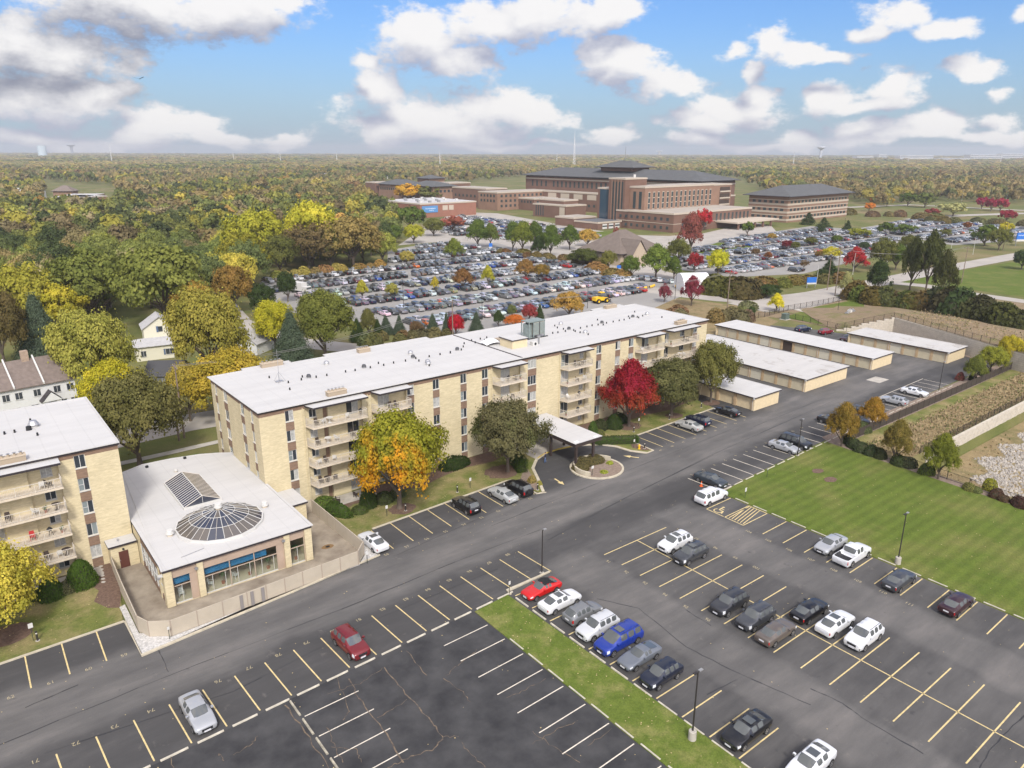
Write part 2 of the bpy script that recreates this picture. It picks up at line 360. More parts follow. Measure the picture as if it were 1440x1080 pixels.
M_ASPH = asphalt_mat()
M_DARK = mat('sealed_asphalt', (0.027, 0.027, 0.029), 0.85, col2=(0.066, 0.065, 0.065), noise_scale=0.35, detail=8, spec=0.3)
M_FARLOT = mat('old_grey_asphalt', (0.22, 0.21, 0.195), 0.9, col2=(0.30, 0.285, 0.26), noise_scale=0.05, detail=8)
M_CONC = mat('concrete', (0.40, 0.37, 0.32), 0.9, noise_amt=0.18, noise_scale=0.8, detail=7)
M_KERB = mat('kerb_concrete', (0.46, 0.41, 0.31), 0.9, noise_amt=0.16, noise_scale=1.5, detail=6)
M_STOP = mat('wheel_stop_concrete', (0.44, 0.405, 0.33), 0.9, noise_amt=0.2, noise_scale=2.5, detail=5)
M_ROAD = mat('road_concrete', (0.36, 0.33, 0.29), 0.9, noise_amt=0.12, noise_scale=0.15, detail=7)
M_YEL = mat('yellow_paint', (0.58, 0.46, 0.22), 0.8, noise_amt=0.22, noise_scale=3.0, detail=6)
M_WPAINT = mat('cream_paint', (0.62, 0.56, 0.46), 0.8, noise_amt=0.2, noise_scale=3.0, detail=6)
M_LAWN = grass_mat('mown_lawn', (0.078, 0.112, 0.018), (0.108, 0.142, 0.024), (0.145, 0.15, 0.042), stripes=0.08, straw=0.6, ang=math.pi / 2, period=2.3)
M_GRASS = grass_mat('yard_grass', (0.10, 0.125, 0.030), (0.155, 0.165, 0.045), (0.26, 0.21, 0.10), straw=0.75, s1=0.22)
M_STRIPG = grass_mat('median_grass', (0.080, 0.115, 0.018), (0.125, 0.160, 0.030), (0.21, 0.20, 0.07), straw=0.55, s1=0.3)
M_LAND = grass_mat('land_grass', (0.09, 0.11, 0.03), (0.15, 0.15, 0.05), (0.22, 0.17, 0.09), straw=0.6, s1=0.03)
M_WEED = grass_mat('dry_weeds', (0.20, 0.15, 0.078), (0.28, 0.215, 0.115), (0.13, 0.125, 0.05), straw=0.5, s1=0.25)
M_FIELD = grass_mat('brown_field', (0.20, 0.15, 0.095), (0.26, 0.195, 0.12), (0.15, 0.15, 0.05), straw=0.45, s1=0.15)
M_MULCH = mat('brown_mulch', (0.095, 0.058, 0.040), 1.0, col2=(0.17, 0.11, 0.08), noise_scale=5.0, detail=8, bump=0.8)
M_MULCH2 = mat('grey_brown_mulch', (0.17, 0.125, 0.095), 1.0, col2=(0.26, 0.20, 0.155), noise_scale=3.0, detail=8, bump=0.8)
M_GRAVEL = mat('white_gravel', (0.30, 0.29, 0.27), 1.0, col2=(0.62, 0.60, 0.57), noise_scale=6.0, detail=6, bump=0.8)
M_PATIO = mat('patio_concrete', (0.18, 0.145, 0.108), 0.9, col2=(0.33, 0.285, 0.22), noise_scale=0.45, detail=9)
U_BF = 80.3           # fence line between lawn and basin (site x)
def basin(u, v):
 if u < U_BF - 1 or v > -41.2 or u > 330: return 0.0
 a = min(1, max(0, (u - U_BF) / 9.0)); b = 1.0 if v < -42.2 else (-41.2 - v)
 return -3.4 * a * a * (3 - 2 * a) * min(1, b * 1.0)
def axis(lo, hi, fine0, fine1, step):
 out = [fine0 + i * step for i in range(int((fine1 - fine0) / step) + 1)]
 s = step; x = out[-1]
 while x < hi: s *= 1.35; x += s; out.append(min(x, hi))
 s = step; x = out[0]
 while x > lo: s *= 1.35; x -= s; out.insert(0, max(x, lo))
 return out
us = sorted(set(axis(-9000, 9000, 78, 150, 1.5))); vs_ = sorted(set(axis(-9000, 9000, -84, -36, 1.5) + [-41.2, -42.2]))
lv = []; lf = []
for i, a in enumerate(us):
 for j, c in enumerate(vs_):
  lv.append((a, c, -0.02 + basin(a, c)))
nj = len(vs_)
for i in range(len(us) - 1):
 for j in range(nj - 1):
  lf.append((i * nj + j, (i + 1) * nj + j, (i + 1) * nj + j + 1, i * nj + j + 1))
me = bpy.data.meshes.new("ground"); me.from_pydata(lv, [], lf); me.materials.append(M_LAND)
ground = bpy.data.objects.new("ground", me); COL.objects.link(ground); ground.location = S(0, 0); ground.rotation_euler = (0, 0, ANG); tag(ground, kind='structure')
def uvsheet(name, pts, z, m):
 o = sheet(name, pts, z, m); o.location = S(0, 0); o.rotation_euler = (0, 0, ANG); return o
def uvslab(name, pts, z0, z1, m, ms=None):
 o = slab(name, pts, z0, z1, m, ms); o.location = S(0, 0); o.rotation_euler = (0, 0, ANG); return o
def gp(*pts): return [tuple(guv(*p)) for p in pts]
kerbR = gp((803, 628.3), (824, 626), (845, 625.6), (865.8, 628.3), (886.7, 634.6), (910, 637.4))
kerbL = gp((767, 638), (754.7, 646.4), (749.2, 659), (756, 672.8), (764.4, 693))
# the parking lot
lot = gp((-150, 985), (0, 933), (174, 871), (203, 919), (528, 783)) + [(6.3, -13.2)] + gp((523.6, 744.4), (708.9, 677.8)) + [(31.2, -15.9), (32.13, -16.2)]
lot += kerbL[::-1] + kerbR + gp((918.6, 633.9), (904.7, 628.3), (880.4, 617.9), (1003.8, 574.4)) + [(80.5, -4), (83, 4), (89, 6), (92, 26), (120, 40), (122, 34.5), (134, 33)] \
 + [(146, 27), (152, 14), (154.4, 4), (154.4, -20.5), (152, -27.8)] + [(130, -28.0), (81.5, -29.2), (56.0, -30.3), (51.0, -31.2), (51.0, -95), (60, -95), (60, -130), (-60, -130), (-60, -13.5)]
lot = [tuple(p) for p in lot]
uvsheet('parking_lot', lot, 0.0, M_ASPH)
# older, darker lot at the bottom and the sealed patch beside it
def row_v(u): return -32.75 + 0.043 * u          # foot of the lower numbered row
dl = [(-60, row_v(-60) - 0.25)] + [(u, row_v(u) - 0.3) for u in (-20, 0, 8.7)] + [(8.7, -60), (8.6, -95), (8.6, -125), (-60, -125)]
uvsheet('lower_lot', dl, 0.004, M_DARK)
# planted grass pieces (about a kerb's height above the asphalt)
uvslab('lawn', [(51.15, -31.3), (56, -30.5), (81.3, -29.35), (80.3, -41), (79.2, -57), (77, -95), (51.15, -95)], -0.3, 0.06, M_LAWN)
uvslab('median_grass', [(8.75, -32.9), (13.2, -32.6), (13.55, -60), (13.55, -95), (8.75, -95)], -0.3, 0.08, M_STRIPG)
k1a, k1b = gp((523.6, 744.4), (708.9, 677.8))
yard_front = [(6.45, 0), (6.45, -13.0), (k1a[0], k1a[1] + .02), (k1b[0], k1b[1] + .02), (30.9, -10.2), (31.5, -15.6), (32.0, -16.0)] + [(p[0] - .12, p[1]) for p in kerbL[::-1]] + [(40.5, -0.0)]
uvslab('front_yard', yard_front, -0.3, 0.07, M_GRASS)
yR = [(46.5, 0), (46.5, -5.3)] + [(p[0] + .1, p[1] + .1) for p in kerbR] + gp((917, 633.6), (904.7, 628.0), (880.4, 617.7), (1003.8, 574.2)) + [(80.3, -4), (86, 0)]
uvslab('east_yard', yR, -0.3, 0.07, M_GRASS)
uvslab('west_yard', [(-75, -13.6), (-19.6, -12.95), (-18.8, -8.2), (-17.9, 0), (-75, 0)], -0.3, 0.07, M_GRASS)
uvsheet('courtyard_grass', [(-15.5, 15), (0, 12), (0, 19), (-1, 27), (-60, 27), (-60, 19.2), (-15.5, 19.2)], 0.03, M_GRASS)
# beds
def blob_pts(cx, cy, rx, ry, n=20, j=0.12, seed=1):
 rnd = random.Random(seed)
 return [(cx + rx * math.cos(2 * math.pi * i / n) * (1 + rnd.uniform(-j, j)), cy + ry * math.sin(2 * math.pi * i / n) * (1 + rnd.uniform(-j, j))) for i in range(n)]
for k, (px, py, rx, ry) in enumerate([(566, 716, 1.75, 1.5), (706, 664, 2.6, 2.4), (884, 600, 2.2, 1.8), (12, 893, 2.2, 1.8), (948, 585, 1.6, 1.4), (1000, 567, 1.8, 1.4), (1150, 663, 1.0, 0.7), (1168, 675, 1.1, 0.8)]):
 c = guv(px, py); uvsheet('mulch_bed', blob_pts(c.x, c.y, rx, ry, seed=k), 0.078 + 0.002 * k, M_MULCH)
uvsheet('mulch_bed', [(-17.9, -0.1), (-15.6, -0.1), (-15.6, -1.2), (-18.0, -2), (-18.8, -8.3), (-19.35, -10.3), (-20.3, -9.6), (-21.2, -7.5), (-20.4, -5.6), (-20.9, -3.8), (-23, -3.2), (-26, -3.5), (-29, -4.2), (-32, -5), (-34, -4), (-34, -0.1)], 0.076, M_MULCH)
uvsheet('mulch_bed', [(6.5, -0.1), (6.5, -5), (8.5, -4.4), (10, -3.6), (13, -4.3), (16, -3.4), (20, -4.6), (24, -3.4), (28, -2.8), (33, -3.5), (36, -2.5), (38.5, -0.1)], 0.075, M_MULCH)
uvsheet('mulch_bed', [(47, -0.1), (47.2, -6.2), (51, -6.6), (54.6, -8.5), (53, -5.4), (56, -4.2), (60, -3.6), (66, -3.3), (72, -4.2), (80, -3.3), (80, -0.1)], 0.075, M_MULCH)
uvsheet('mulch_bed', [(33.6, -9.6), (35.4, -8.6), (34.0, -11.5), (32.9, -13.8), (32.0, -15.3), (31.4, -14.6), (31.6, -11.6)], 0.081, M_MULCH2)
uvsheet('mulch_bed', gp((885, 618), (905, 628), (914, 633.5), (905, 634), (889, 630)), 0.09, M_MULCH)
uvsheet('planting_bed', [(81.3, -28.2), (100, -28.6), (130, -28.4), (151.5, -28.2), (154.2, -20.7), (155.6, -20), (150.2, -32.6), (150.5, -31.4), (130, -31.8), (100, -32.0), (82.8, -32.0), (81.2, -41), (80.2, -57), (78.5, -80), (77.3, -80), (78.6, -57), (79.3, -41), (80.0, -30.2)], 0.065, M_MULCH2)
# weedy bank, green verge, basin floor
uvsheet('weed_bank', [(82.9, -33.6), (100, -34.0), (130, -33.9), (175, -33.7), (300, -33), (300, -41.1), (175, -41.1), (86, -41.1), (82.3, -41.1)], 0.02, M_WEED)
uvsheet('grass_verge', [(82.8, -31.6), (175, -31.8), (300, -31), (300, -33.5), (175, -34.6), (130, -34.2), (100, -34.6), (82.9, -34.8)], 0.04, M_GRASS)
def basin_patch(name, u0, u1, v0, v1, m, dz, nu=24, nv=20, edge=None, seed=3):
 mb = MB(); vv = []; rnd = random.Random(seed)
 for i in range(nu + 1):
  for j in range(nv + 1):
   a = u0 + (u1 - u0) * i / nu; c = v0 + (v1 - v0) * j / nv
   if edge:
    lo, hi = edge(a); c = lo + (hi - lo) * j / nv
   vv.append((a, c, basin(a, c) + dz))
 mb.add(vv, [(i * (nv + 1) + j, (i + 1) * (nv + 1) + j, (i + 1) * (nv + 1) + j + 1, i * (nv + 1) + j + 1) for i in range(nu) for j in range(nv)], m)
 o = mb.build(name); tag(o, kind='structure'); o.location = S(0, 0); o.rotation_euler = (0, 0, ANG); return o
basin_patch('basin_bank', 80.6, 130, -84, -42.4, M_WEED, 0.03)
# rip-rap stones in the basin: too many to count, one object
M_RIP = mat('riprap_stone', (0.34, 0.31, 0.27), 0.95, noise_amt=0.35, noise_scale=1.2, detail=3)
rip = MB(); rr = random.Random(5)
def rip_in(u, v):
 return v < -45.5 - max(0, (100 - u)) * 0.35 + 1.2 * math.sin(u * .7) and u > 89.5 + 1.5 * math.sin(v * .5) and u < 128 + v * 0
for k in range(16000):
 u, v = rr.uniform(88, 126), rr.uniform(-84, -44)
 if not rip_in(u, v): continue
 z = basin(u, v) + 0.03; s = rr.uniform(0.12, 0.30); a = rr.uniform(0, 6.28)
 p = []
 for t in range(5):
  q = a + t * 1.257; p.append((u + s * math.cos(q) * rr.uniform(.7, 1.1), v + s * math.sin(q) * rr.uniform(.7, 1.1), z))
 h = s * rr.uniform(.5, 1.0); top = [(u + (x - u) * .55 + rr.uniform(-.05, .05), v + (y - v) * .55, z + h) for x, y, _ in p]
 rip.add(p + top, [(5, 6, 7, 8, 9)] + [(i, (i + 1) % 5, 5 + (i + 1) % 5, 5 + i) for i in range(5)], M_RIP)
o = rip.build('riprap_stones'); tag(o, kind='stuff'); o.location = S(0, 0); o.rotation_euler = (0, 0, ANG)
def gsheet(name, pts, z, m): return sheet(name, [tuple(G(*p)[:2]) for p in pts], z, m)
FL = [(352, 415), (372, 391), (545, 373), (545, 352), (620, 340), (700, 342), (735, 352), (830, 372), (905, 388), (1000, 397), (1010, 400), (950, 420), (905, 440), (700, 480), (560, 470), (455, 440), (380, 440), (358, 428)]
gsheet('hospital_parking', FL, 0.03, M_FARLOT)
# service roads and forecourts around the hospital
gsheet('hospital_forecourt', [(560, 345), (600, 318), (640, 298), (700, 300), (800, 318), (880, 330), (940, 332), (990, 328), (1060, 312), (1085, 318), (1100, 335), (1020, 345), (940, 360), (930, 380), (1010, 400), (905, 388), (830, 372), (735, 352), (620, 340)], 0.02, M_ROAD)
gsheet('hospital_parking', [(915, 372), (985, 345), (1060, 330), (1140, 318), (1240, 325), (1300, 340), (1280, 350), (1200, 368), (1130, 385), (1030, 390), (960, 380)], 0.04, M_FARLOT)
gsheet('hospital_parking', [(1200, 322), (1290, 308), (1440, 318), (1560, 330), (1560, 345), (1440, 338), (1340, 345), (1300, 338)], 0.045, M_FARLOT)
gsheet('lawn', [(972, 352), (1010, 341), (1058, 344), (1060, 350), (990, 358)], 0.05, M_LAWN)
gsheet('lawn', [(838, 326), (870, 325), (892, 333), (840, 336)], 0.055, M_LAWN)
mb = MB()
ribbon(mb, [tuple(G(*p)[:2]) for p in [(860, 398), (940, 412), (1010, 420), (1080, 424), (1150, 414), (1240, 396), (1340, 376), (1440, 358), (1600, 332)]], 9.5, 0.06, M_ROAD)
o = mb.build('road'); tag(o, kind='structure')
mb = MB(); ribbon(mb, [tuple(G(*p)[:2]) for p in [(1040, 424), (1075, 432), (1120, 428), (1170, 416)]], 11.0, 0.064, M_ROAD); tag(mb.build('road'), kind='structure')
mb = MB(); ribbon(mb, [tuple(G(*p)[:2]) for p in [(1255, 398), (1300, 402), (1370, 414), (1440, 424), (1600, 440)]], 6.5, 0.068, M_ROAD); tag(mb.build('road'), kind='structure')
gsheet('lawn', [(1262, 398), (1330, 384), (1440, 366), (1640, 338), (1640, 420), (1440, 418), (1370, 408), (1300, 398)], 0.03, M_LAWN)
gsheet('field', [(1040, 440), (1130, 432), (1180, 420), (1300, 408), (1440, 424), (1500, 440), (1500, 500), (1250, 445), (1195, 466), (1110, 450)], 0.03, M_FIELD)
gsheet('rough_grass', [(780, 430), (940, 418), (1040, 430), (1095, 452), (1060, 470), (900, 470)], 0.02, M_WEED)
gsheet('lawn', [(1100, 447), (1130, 437), (1145, 432), (1215, 420), (1215, 452), (1190, 463), (1150, 455)], 0.04, M_LAWN)
mb = MB(); ribbon(mb, [tuple(G(*p)[:2]) for p in [(1108, 432), (1140, 440), (1172, 448), (1204, 449)]], 2.6, 0.07, M_CONC); tag(mb.build('path'), kind='structure')
mb = MB(); ribbon(mb, [tuple(G(*p)[:2]) for p in [(1280, 309), (1350, 303), (1440, 300), (1560, 300)]], 12, 0.06, M_ROAD); ribbon(mb, [tuple(G(*p)[:2]) for p in [(1160, 293), (1280, 288), (1440, 296), (1560, 300)]], 9, 0.07, M_ROAD); tag(mb.build('road'), kind='structure')
# the street behind the buildings, its kerb-side walk and a side street
def uvrib(name, pts, w, z, m): mb = MB(); ribbon(mb, pts, w, z, m); o = mb.build(name); o.location = S(0, 0); o.rotation_euler = (0, 0, ANG); tag(o, kind='structure'); return o
a, c = guv(260, 596), guv(300, 584)
uvrib('street', [(-140, 38.5), (-60, 37.5), (a.x, a.y + .4), (30, 38.2), (46, 42), (60, 60), (75, 90), (90, 120)], 9.0, 0.015, M_ROAD)
uvrib('path', [(-140, 30.6), (-40, 30.2), (-4, 29.6), (40, 30.5), (60, 36), (90, 60)], 1.5, 0.05, M_CONC)
mb = MB(); ribbon(mb, [tuple(G(*p)[:2]) for p in [(330, 452), (372, 470), (420, 482), (520, 492), (600, 480)]], 8.0, 0.02, M_ROAD); tag(mb.build('street'), kind='structure')
mb = MB(); ribbon(mb, [tuple(G(*p)[:2]) for p in [(60, 410), (150, 398), (230, 400), (300, 415), (330, 450)]], 8.0, 0.024, M_ROAD); tag(mb.build('street'), kind='structure')
# berm above the block wall behind the last garage
M_BLOCK = mat('retaining_block', (0.50, 0.45, 0.37), 0.95, noise_amt=0.12, noise_scale=1.0, detail=5)
M_BLOCKD = mat('block_joint', (0.22, 0.19, 0.15), 1.0)
def block_wall(name, label, pts, tops, bots, group=None):
 """battered wall of large blocks; courses 0.45 m high stand proud of dark joints"""
 mb = MB(); rnd = random.Random(8)
 for k in range(len(pts) - 1):
  a, b = Vector(pts[k]), Vector(pts[k + 1]); L_ = (b - a).length; t = (b - a) / L_; n = Vector((t.y, -t.x))
  M = Matrix(((t.x, -n.x, 0, a.x), (t.y, -n.y, 0, a.y), (0, 0, 1, 0), (0, 0, 0, 1)))
  zmin = min(bots[k], bots[k + 1])
  def top(x): return tops[k] + (tops[k + 1] - tops[k]) * x / L_
  # joint backing
  mb.add([M @ Vector(v) for v in [(0, 0.03, zmin), (L_, 0.03, zmin), (L_, 0.03, top(L_) - .03), (0, 0.03, top(0) - .03)]], [(0, 1, 2, 3)], M_BLOCKD)
  z = zmin; row = 0
  while z < max(tops[k], tops[k + 1]) - 0.1:
   x = -(row % 2) * 0.6
   while x < L_:
    x0, x1 = max(0, x), min(L_, x + 1.2)
    if x1 - x0 > 0.1 and z + 0.43 <= top((x0 + x1) / 2) + 0.28:
     d = rnd.uniform(-0.012, 0.012)
     mb.box(x0 + 0.02, x1 - 0.02, d - 0.01, 0.45, z + 0.02, z + 0.44, M_BLOCK, M)
    x += 1.2
   z += 0.45; row += 1
 o = mb.build(name); o.location = S(0, 0); o.rotation_euler = (0, 0, ANG)
 return tag(o, label, 'retaining wall', group)
block_wall('retaining_wall', 'cream block wall behind the farthest garage, holding back the brown field', [(154.6, 10.5), (164.3, 0.65), (149.6, -34.3), (142.5, -51)], [0.0, 4.0, 4.1, 4.1], [-0.05, -0.05, -0.1, -0.1])
block_wall('retaining_wall', 'long cream block wall down in the stony basin at the right', [(88.3, -41.75), (98, -41.75), (140, -41.75), (190, -41.75)], [0.05, 0.05, 0.05, 0.05], [-3.4, -3.4, -3.5, -3.5])
# raised brown field behind that wall
mb = MB()
fr = [(154.9, 10.9, 0.0), (159.8, 5.8, 2.0), (164.8, 0.85, 3.9), (157.5, -17, 4.0), (150.1, -34.3, 4.0), (143.0, -51, 4.0)]
mid = [(163, 22, 0.2), (172, 15, 2.0), (180, 8, 3.0), (178, -12, 3.2), (172, -34, 3.2), (168, -56, 3.2)]
bk = [(176, 36, 0.01), (186, 28, 0.01), (198, 16, 0.01), (200, -8, 0.01), (196, -34, 0.01), (192, -62, 0.01)]
for A_, B_ in ((fr, mid), (mid, bk)):
 for i in range(5): mb.add([A_[i], B_[i], B_[i + 1], A_[i + 1]], [(0, 3, 2, 1)], M_FIELD)
o = mb.build('hill', smooth=True); o.location = S(0, 0); o.rotation_euler = (0, 0, ANG); tag(o, kind='structure')
uvsheet('dirt_strip', [(154.3, 9.5), (164, 0.9), (155.5, -19.8), (154.3, -20.5), (154.3, 4)], 0.012, M_MULCH2)
# tufts of dry weeds on the banks and the brown field (countless)
tf = MB(); rt_ = random.Random(61); MT = [mat('dry_stalk', (.33, .25, .14), 1.0), mat('dry_stalk_dark', (.22, .165, .09), 1.0), mat('green_stalk', (.12, .13, .04), 1.0)]
for k in range(9000):
 if k % 3: u, v = rt_.uniform(83, 160), -41.0 + 7.2 * rt_.random() ** 1.2; z = .03
 elif k % 2: u, v = rt_.uniform(81.5, 118), rt_.uniform(-84, -43); z = basin(u, v) + .03
 else: t = rt_.random(); u, v = 165 - 14.5 * t + rt_.uniform(1, 18), 1 - 35 * t + rt_.uniform(-3, 3); z = 3.7
 if k % 3 == 0 and k % 2 and rip_in(u, v): continue
 a = rt_.uniform(0, 3.14); w = rt_.uniform(.06, .2); h_ = rt_.uniform(.1, .34); c_, s_ = math.cos(a) * w, math.sin(a) * w; l = rt_.uniform(-.1, .1)
 tf.add([(u - c_, v - s_, z), (u + c_, v + s_, z), (u + c_ * .5 + l, v + s_ * .5, z + h_), (u - c_ * .8 + l, v - s_ * .8, z + h_ * .8)], [(0, 1, 2, 3)], MT[0 if k % 5 < 3 else k % 5 - 2])
o = tf.build('dry_grass_tufts'); tag(o, kind='stuff'); o.location = S(0, 0); o.rotation_euler = (0, 0, ANG)
def site(o): o.location = S(0, 0); o.rotation_euler = (0, 0, ANG); return o
kb = [('kerb', [(-75, -13.75), (-19.5, -13.02)]), ('kerb', [tuple(k1a), tuple(k1b)]), ('kerb', [tuple(p) for p in kerbL]), ('kerb', [tuple(p) for p in kerbR]),
  ('kerb', gp((880.4, 617.8), (1003.8, 574.3))), ('kerb', gp((880.4, 617.8), (904.7, 628.3), (918.6, 633.9), (910, 637.4))),
  ('kerb', [tuple(k1b), (30.9, -10.3), (31.1, -15.9), (32.4, -16.3), tuple(kerbL[-1])]), ('kerb', [(13.5, -32.7), (13.65, -31.95), (19.6, -31.85)])]
for n, pts in kb:
 w = 0.42 if pts[0] in (tuple(kerbL[0]), tuple(kerbR[0])) else 0.2
 mb = MB(); ribbon(mb, pts, w, 0.13, M_KERB, z0=-0.05); tag(site(mb.build(n)), kind='structure')
# walk under the canopy and up to the door
uvslab('pavement', [(38.4, -0.05), (38.6, -6.9)] + [tuple(p) for p in gp((767, 638), (785, 632), (803, 628.3), (824, 626))] + [(48.5, -6.9), (47.0, -0.05)], -0.2, 0.12, M_CONC)
mb = MB(); ribbon(mb, gp((756, 645), (767, 638), (785, 632), (803, 628.3)), 0.22, 0.135, mat('yellow_kerb_paint', (0.55, 0.40, 0.08), 0.8), z0=0.0); tag(site(mb.build('painted_kerb')), kind='structure')
LINES = {}
def paint(name, segs, w, m, z=0.006):
 mb = MB()
 for a, b in segs: ribbon(mb, [a, b], w, z, m)
 return tag(site(mb.build(name)), kind='structure')
STOPS = []        # (u, v, rotation, row phrase)
NUMS = []         # (text, u, v, rotation)
def lerp(a, b, t): return a + (b - a) * t
rot_row = math.atan(0.043)
# upper-left stalls below building B
seg = []
for i in range(8):
 u = -22.08 - 2.945 * i; seg.append(((u + .1, -13.15), (u, -18.5)))
paint('stall_lines', seg, 0.12, M_YEL)
for i, t in enumerate(['59', '60', '61', '62', '63', '64']): NUMS.append((t, -20.65 - 2.945 * i, -18.75 if i else -18.6, rot_row))
# row in front of the orange maple
kv = lambda u: k1a[1] + (k1b[1] - k1a[1]) * (u - k1a[0]) / (k1b[0] - k1a[0])
seg = [((8.5 + 2.79 * i, kv(8.5 + 2.79 * i) - .12), (8.5 + 2.79 * i, kv(8.5 + 2.79 * i) - 5.65)) for i in range(9)]
paint('stall_lines', seg, 0.12, M_YEL)
for i in range(9): NUMS.append((str(58 - i), 7.2 + 2.79 * i, kv(7.2 + 2.79 * i) - 6.3, rot_row))
# row beyond the entrance
k2a, k2b = guv(880.8, 617.5), guv(1003.8, 574.4)
kv2 = lambda u: k2a.y + (k2b.y - k2a.y) * (u - k2a.x) / (k2b.x - k2a.x)
seg = [((57.7 + 2.76 * i, kv2(57.7 + 2.76 * i) - .12), (57.7 + 2.76 * i, -15.05 + .03 * i)) for i in range(9)]
paint('stall_lines', seg, 0.12, M_YEL)
for i in range(9): NUMS.append((str(49 - i), 56.3 + 2.76 * i, -15.8 + .03 * i, rot_row))
# lower numbered row along the drive
seg = []
for i in range(-6, 16):
 u = -18.87 + 2.766 * i
 if u > 20: break
 seg.append(((u, row_v(u) + .05), (u - 0.25, row_v(u) + 5.65)))
paint('stall_lines', seg, 0.12, M_YEL)
for i in range(-6, 14):
 u = -18.87 + 2.766 * (i + .5)
 NUMS.append((str(75 + i), u - .25, row_v(u) + 5.9, rot_row + math.pi))
 if i < 12: STOPS.append((u, row_v(u) - 0.28, rot_row, 'row of numbered stalls along the drive', 'cream'))
# row past the entrance on the lawn side
seg = []; rv = lambda u: -30.51 + (u - 53.23) * 0.0343 if u < 82 else -29.5 + (u - 82) * 0.0145
for i in range(0, 29):
 u = 51.6 + 2.74 * i; seg.append(((u, rv(u) + .15), (u - .2, rv(u) + 5.4)))
 if i < 28:
  if u + 1.4 > 52.5: STOPS.append((u + 1.37, rv(u) - 0.12, 0.03, 'row beside the lawn and garages', 'pale'))
  NUMS.append((str(i + 2), u + 1.2, rv(u) + 5.9, rot_row + math.pi)) if i < 12 else None
paint('stall_lines', seg, 0.12, M_WPAINT)
paint('stall_lines', [((108.5, rv(108) + 5.6), (128.5, rv(128) + 5.8))], 0.12, M_WPAINT)
# lawn row of the south lot
seg = []
for i in range(-2, 17):
 v = -41.24 - 2.77 * i; seg.append(((45.75, v), (50.9, v + .05)))
for i in range(-2, 17):
 STOPS.append((51.25, -41.24 - 2.77 * i + 1.38, math.pi / 2, 'row along the edge of the lawn', 'pale'))
seg += [((45.75, -35.7), (45.75, -38.47)), ((50.9, -35.65), (50.9, -38.4)), ((45.75, -32.85), (50.9, -32.8)), ((45.75, -32.85), (45.75, -35.5)), ((50.9, -32.8), (50.9, -35.5))]
seg = [s for s in seg if s[0] != (50.9, -32.8)]
for i in range(1, 7): seg.append(((45.8 + .25, -35.7 - 0.42 * i), (50.9 - 0.1, -35.7 - 0.42 * i + (0.85 if i > 1 else 0.3))))
seg += [((51.6, -30.3), (45.6, -32.8))]
paint('stall_lines', seg[:-1], 0.12, M_YEL)
for i in range(0, 8): NUMS.append((str(104 + i), 44.9, -39.8 - 2.77 * i, -math.pi / 2))
# double row in the middle
seg = [((32.5, -32.95), (32.2, -95))]
for i in range(0, 22):
 v = -32.92 - 2.775 * i; seg.append(((27.0, v), (37.75, v)))
 NUMS.append((str(91 + i), 26.3, v - 1.35, math.pi / 2 + math.pi)) if i < 6 else None
 if i < 5: NUMS.append((str(96 + i), 38.5, v - 1.35, math.pi / 2))
paint('stall_lines', seg, 0.12, M_YEL)
# row against the grass median
seg = []
for i in range(0, 20):
 v = -33.15 - 2.77 * i; seg.append(((13.75, v), (18.95, v - .02)))
 STOPS.append((13.55, v - 1.38, math.pi / 2, 'row east of the grass median', 'pale'))
paint('stall_lines', seg, 0.12, M_YEL)
# old lot: white lines
seg = []
for i in range(0, 16):
 v = -35.42 - 2.78 * i; seg.append(((3.35, v - .1), (8.5, v)))
 if i >= 1: STOPS.append((8.85, v - 1.38, math.pi / 2, 'row of the dark old lot west of the median', 'pale'))
for i in range(0, 10):
 v = -36.15 - 2.76 * i; seg.append(((-10.7, v - .05), (-5.8, v)))
paint('stall_lines', seg, 0.10, M_WPAINT, z=0.010)
for i in range(0, 8): STOPS.append((-10.95, -33.65 - 2.62 * i - 1.2, math.pi / 2, 'crumbling line across the old lot', 'mossy'))
fm = {}
def text_mesh(t, size, m, th=0.0):
 c = bpy.data.curves.new('t', 'FONT'); c.body = t; c.size = size; c.align_x = 'CENTER'; c.align_y = 'CENTER'; c.extrude = th; c.resolution_u = 2
 o = bpy.data.objects.new('t', c); COL.objects.link(o); dg = bpy.context.evaluated_depsgraph_get()
 me = bpy.data.meshes.new_from_object(o.evaluated_get(dg)); bpy.data.objects.remove(o); me.materials.clear(); me.materials.append(m); return me
for t, u, v, a in NUMS:
 if t not in fm: fm[t] = text_mesh(t, 0.6, mat('worn_number_paint', (.34, .29, .18), .9, noise_amt=.4, noise_scale=4)); fm[t].name = 'stall_number'
 o = bpy.data.objects.new('stall_number', fm[t]); COL.objects.link(o); o.location = S(u, v, 0.007); o.rotation_euler = (0, 0, ANG + a); tag(o, kind='structure')
# wheelchair symbol and lane arrows
def poly_paint(name, parts, loc, rot, m):
 mb = MB()
 for k, p in enumerate(parts): mb.add([(x, y, 0.006 + .0005 * k) for x, y in p], [tuple(range(len(p)))], m)
 return tag(mb.build(name, loc=loc, rot=rot), kind='structure')
ring = [(0.42 * math.cos(a), 0.42 * math.sin(a) - 0.25) for a in [math.pi * (0.75 + i * 1.35 / 14) for i in range(15)]]
ringi = [(0.32 * math.cos(a), 0.32 * math.sin(a) - 0.25) for a in [math.pi * (2.10 - i * 1.35 / 14) for i in range(15)]]
bar = lambda x0, y0, x1, y1, w: (lambda t, n: [(x0 + n[0], y0 + n[1]), (x0 - n[0], y0 - n[1]), (x1 - n[0], y1 - n[1]), (x1 + n[0], y1 + n[1])])(None, ((y1 - y0) / math.hypot(x1 - x0, y1 - y0) * w / 2, -(x1 - x0) / math.hypot(x1 - x0, y1 - y0) * w / 2))
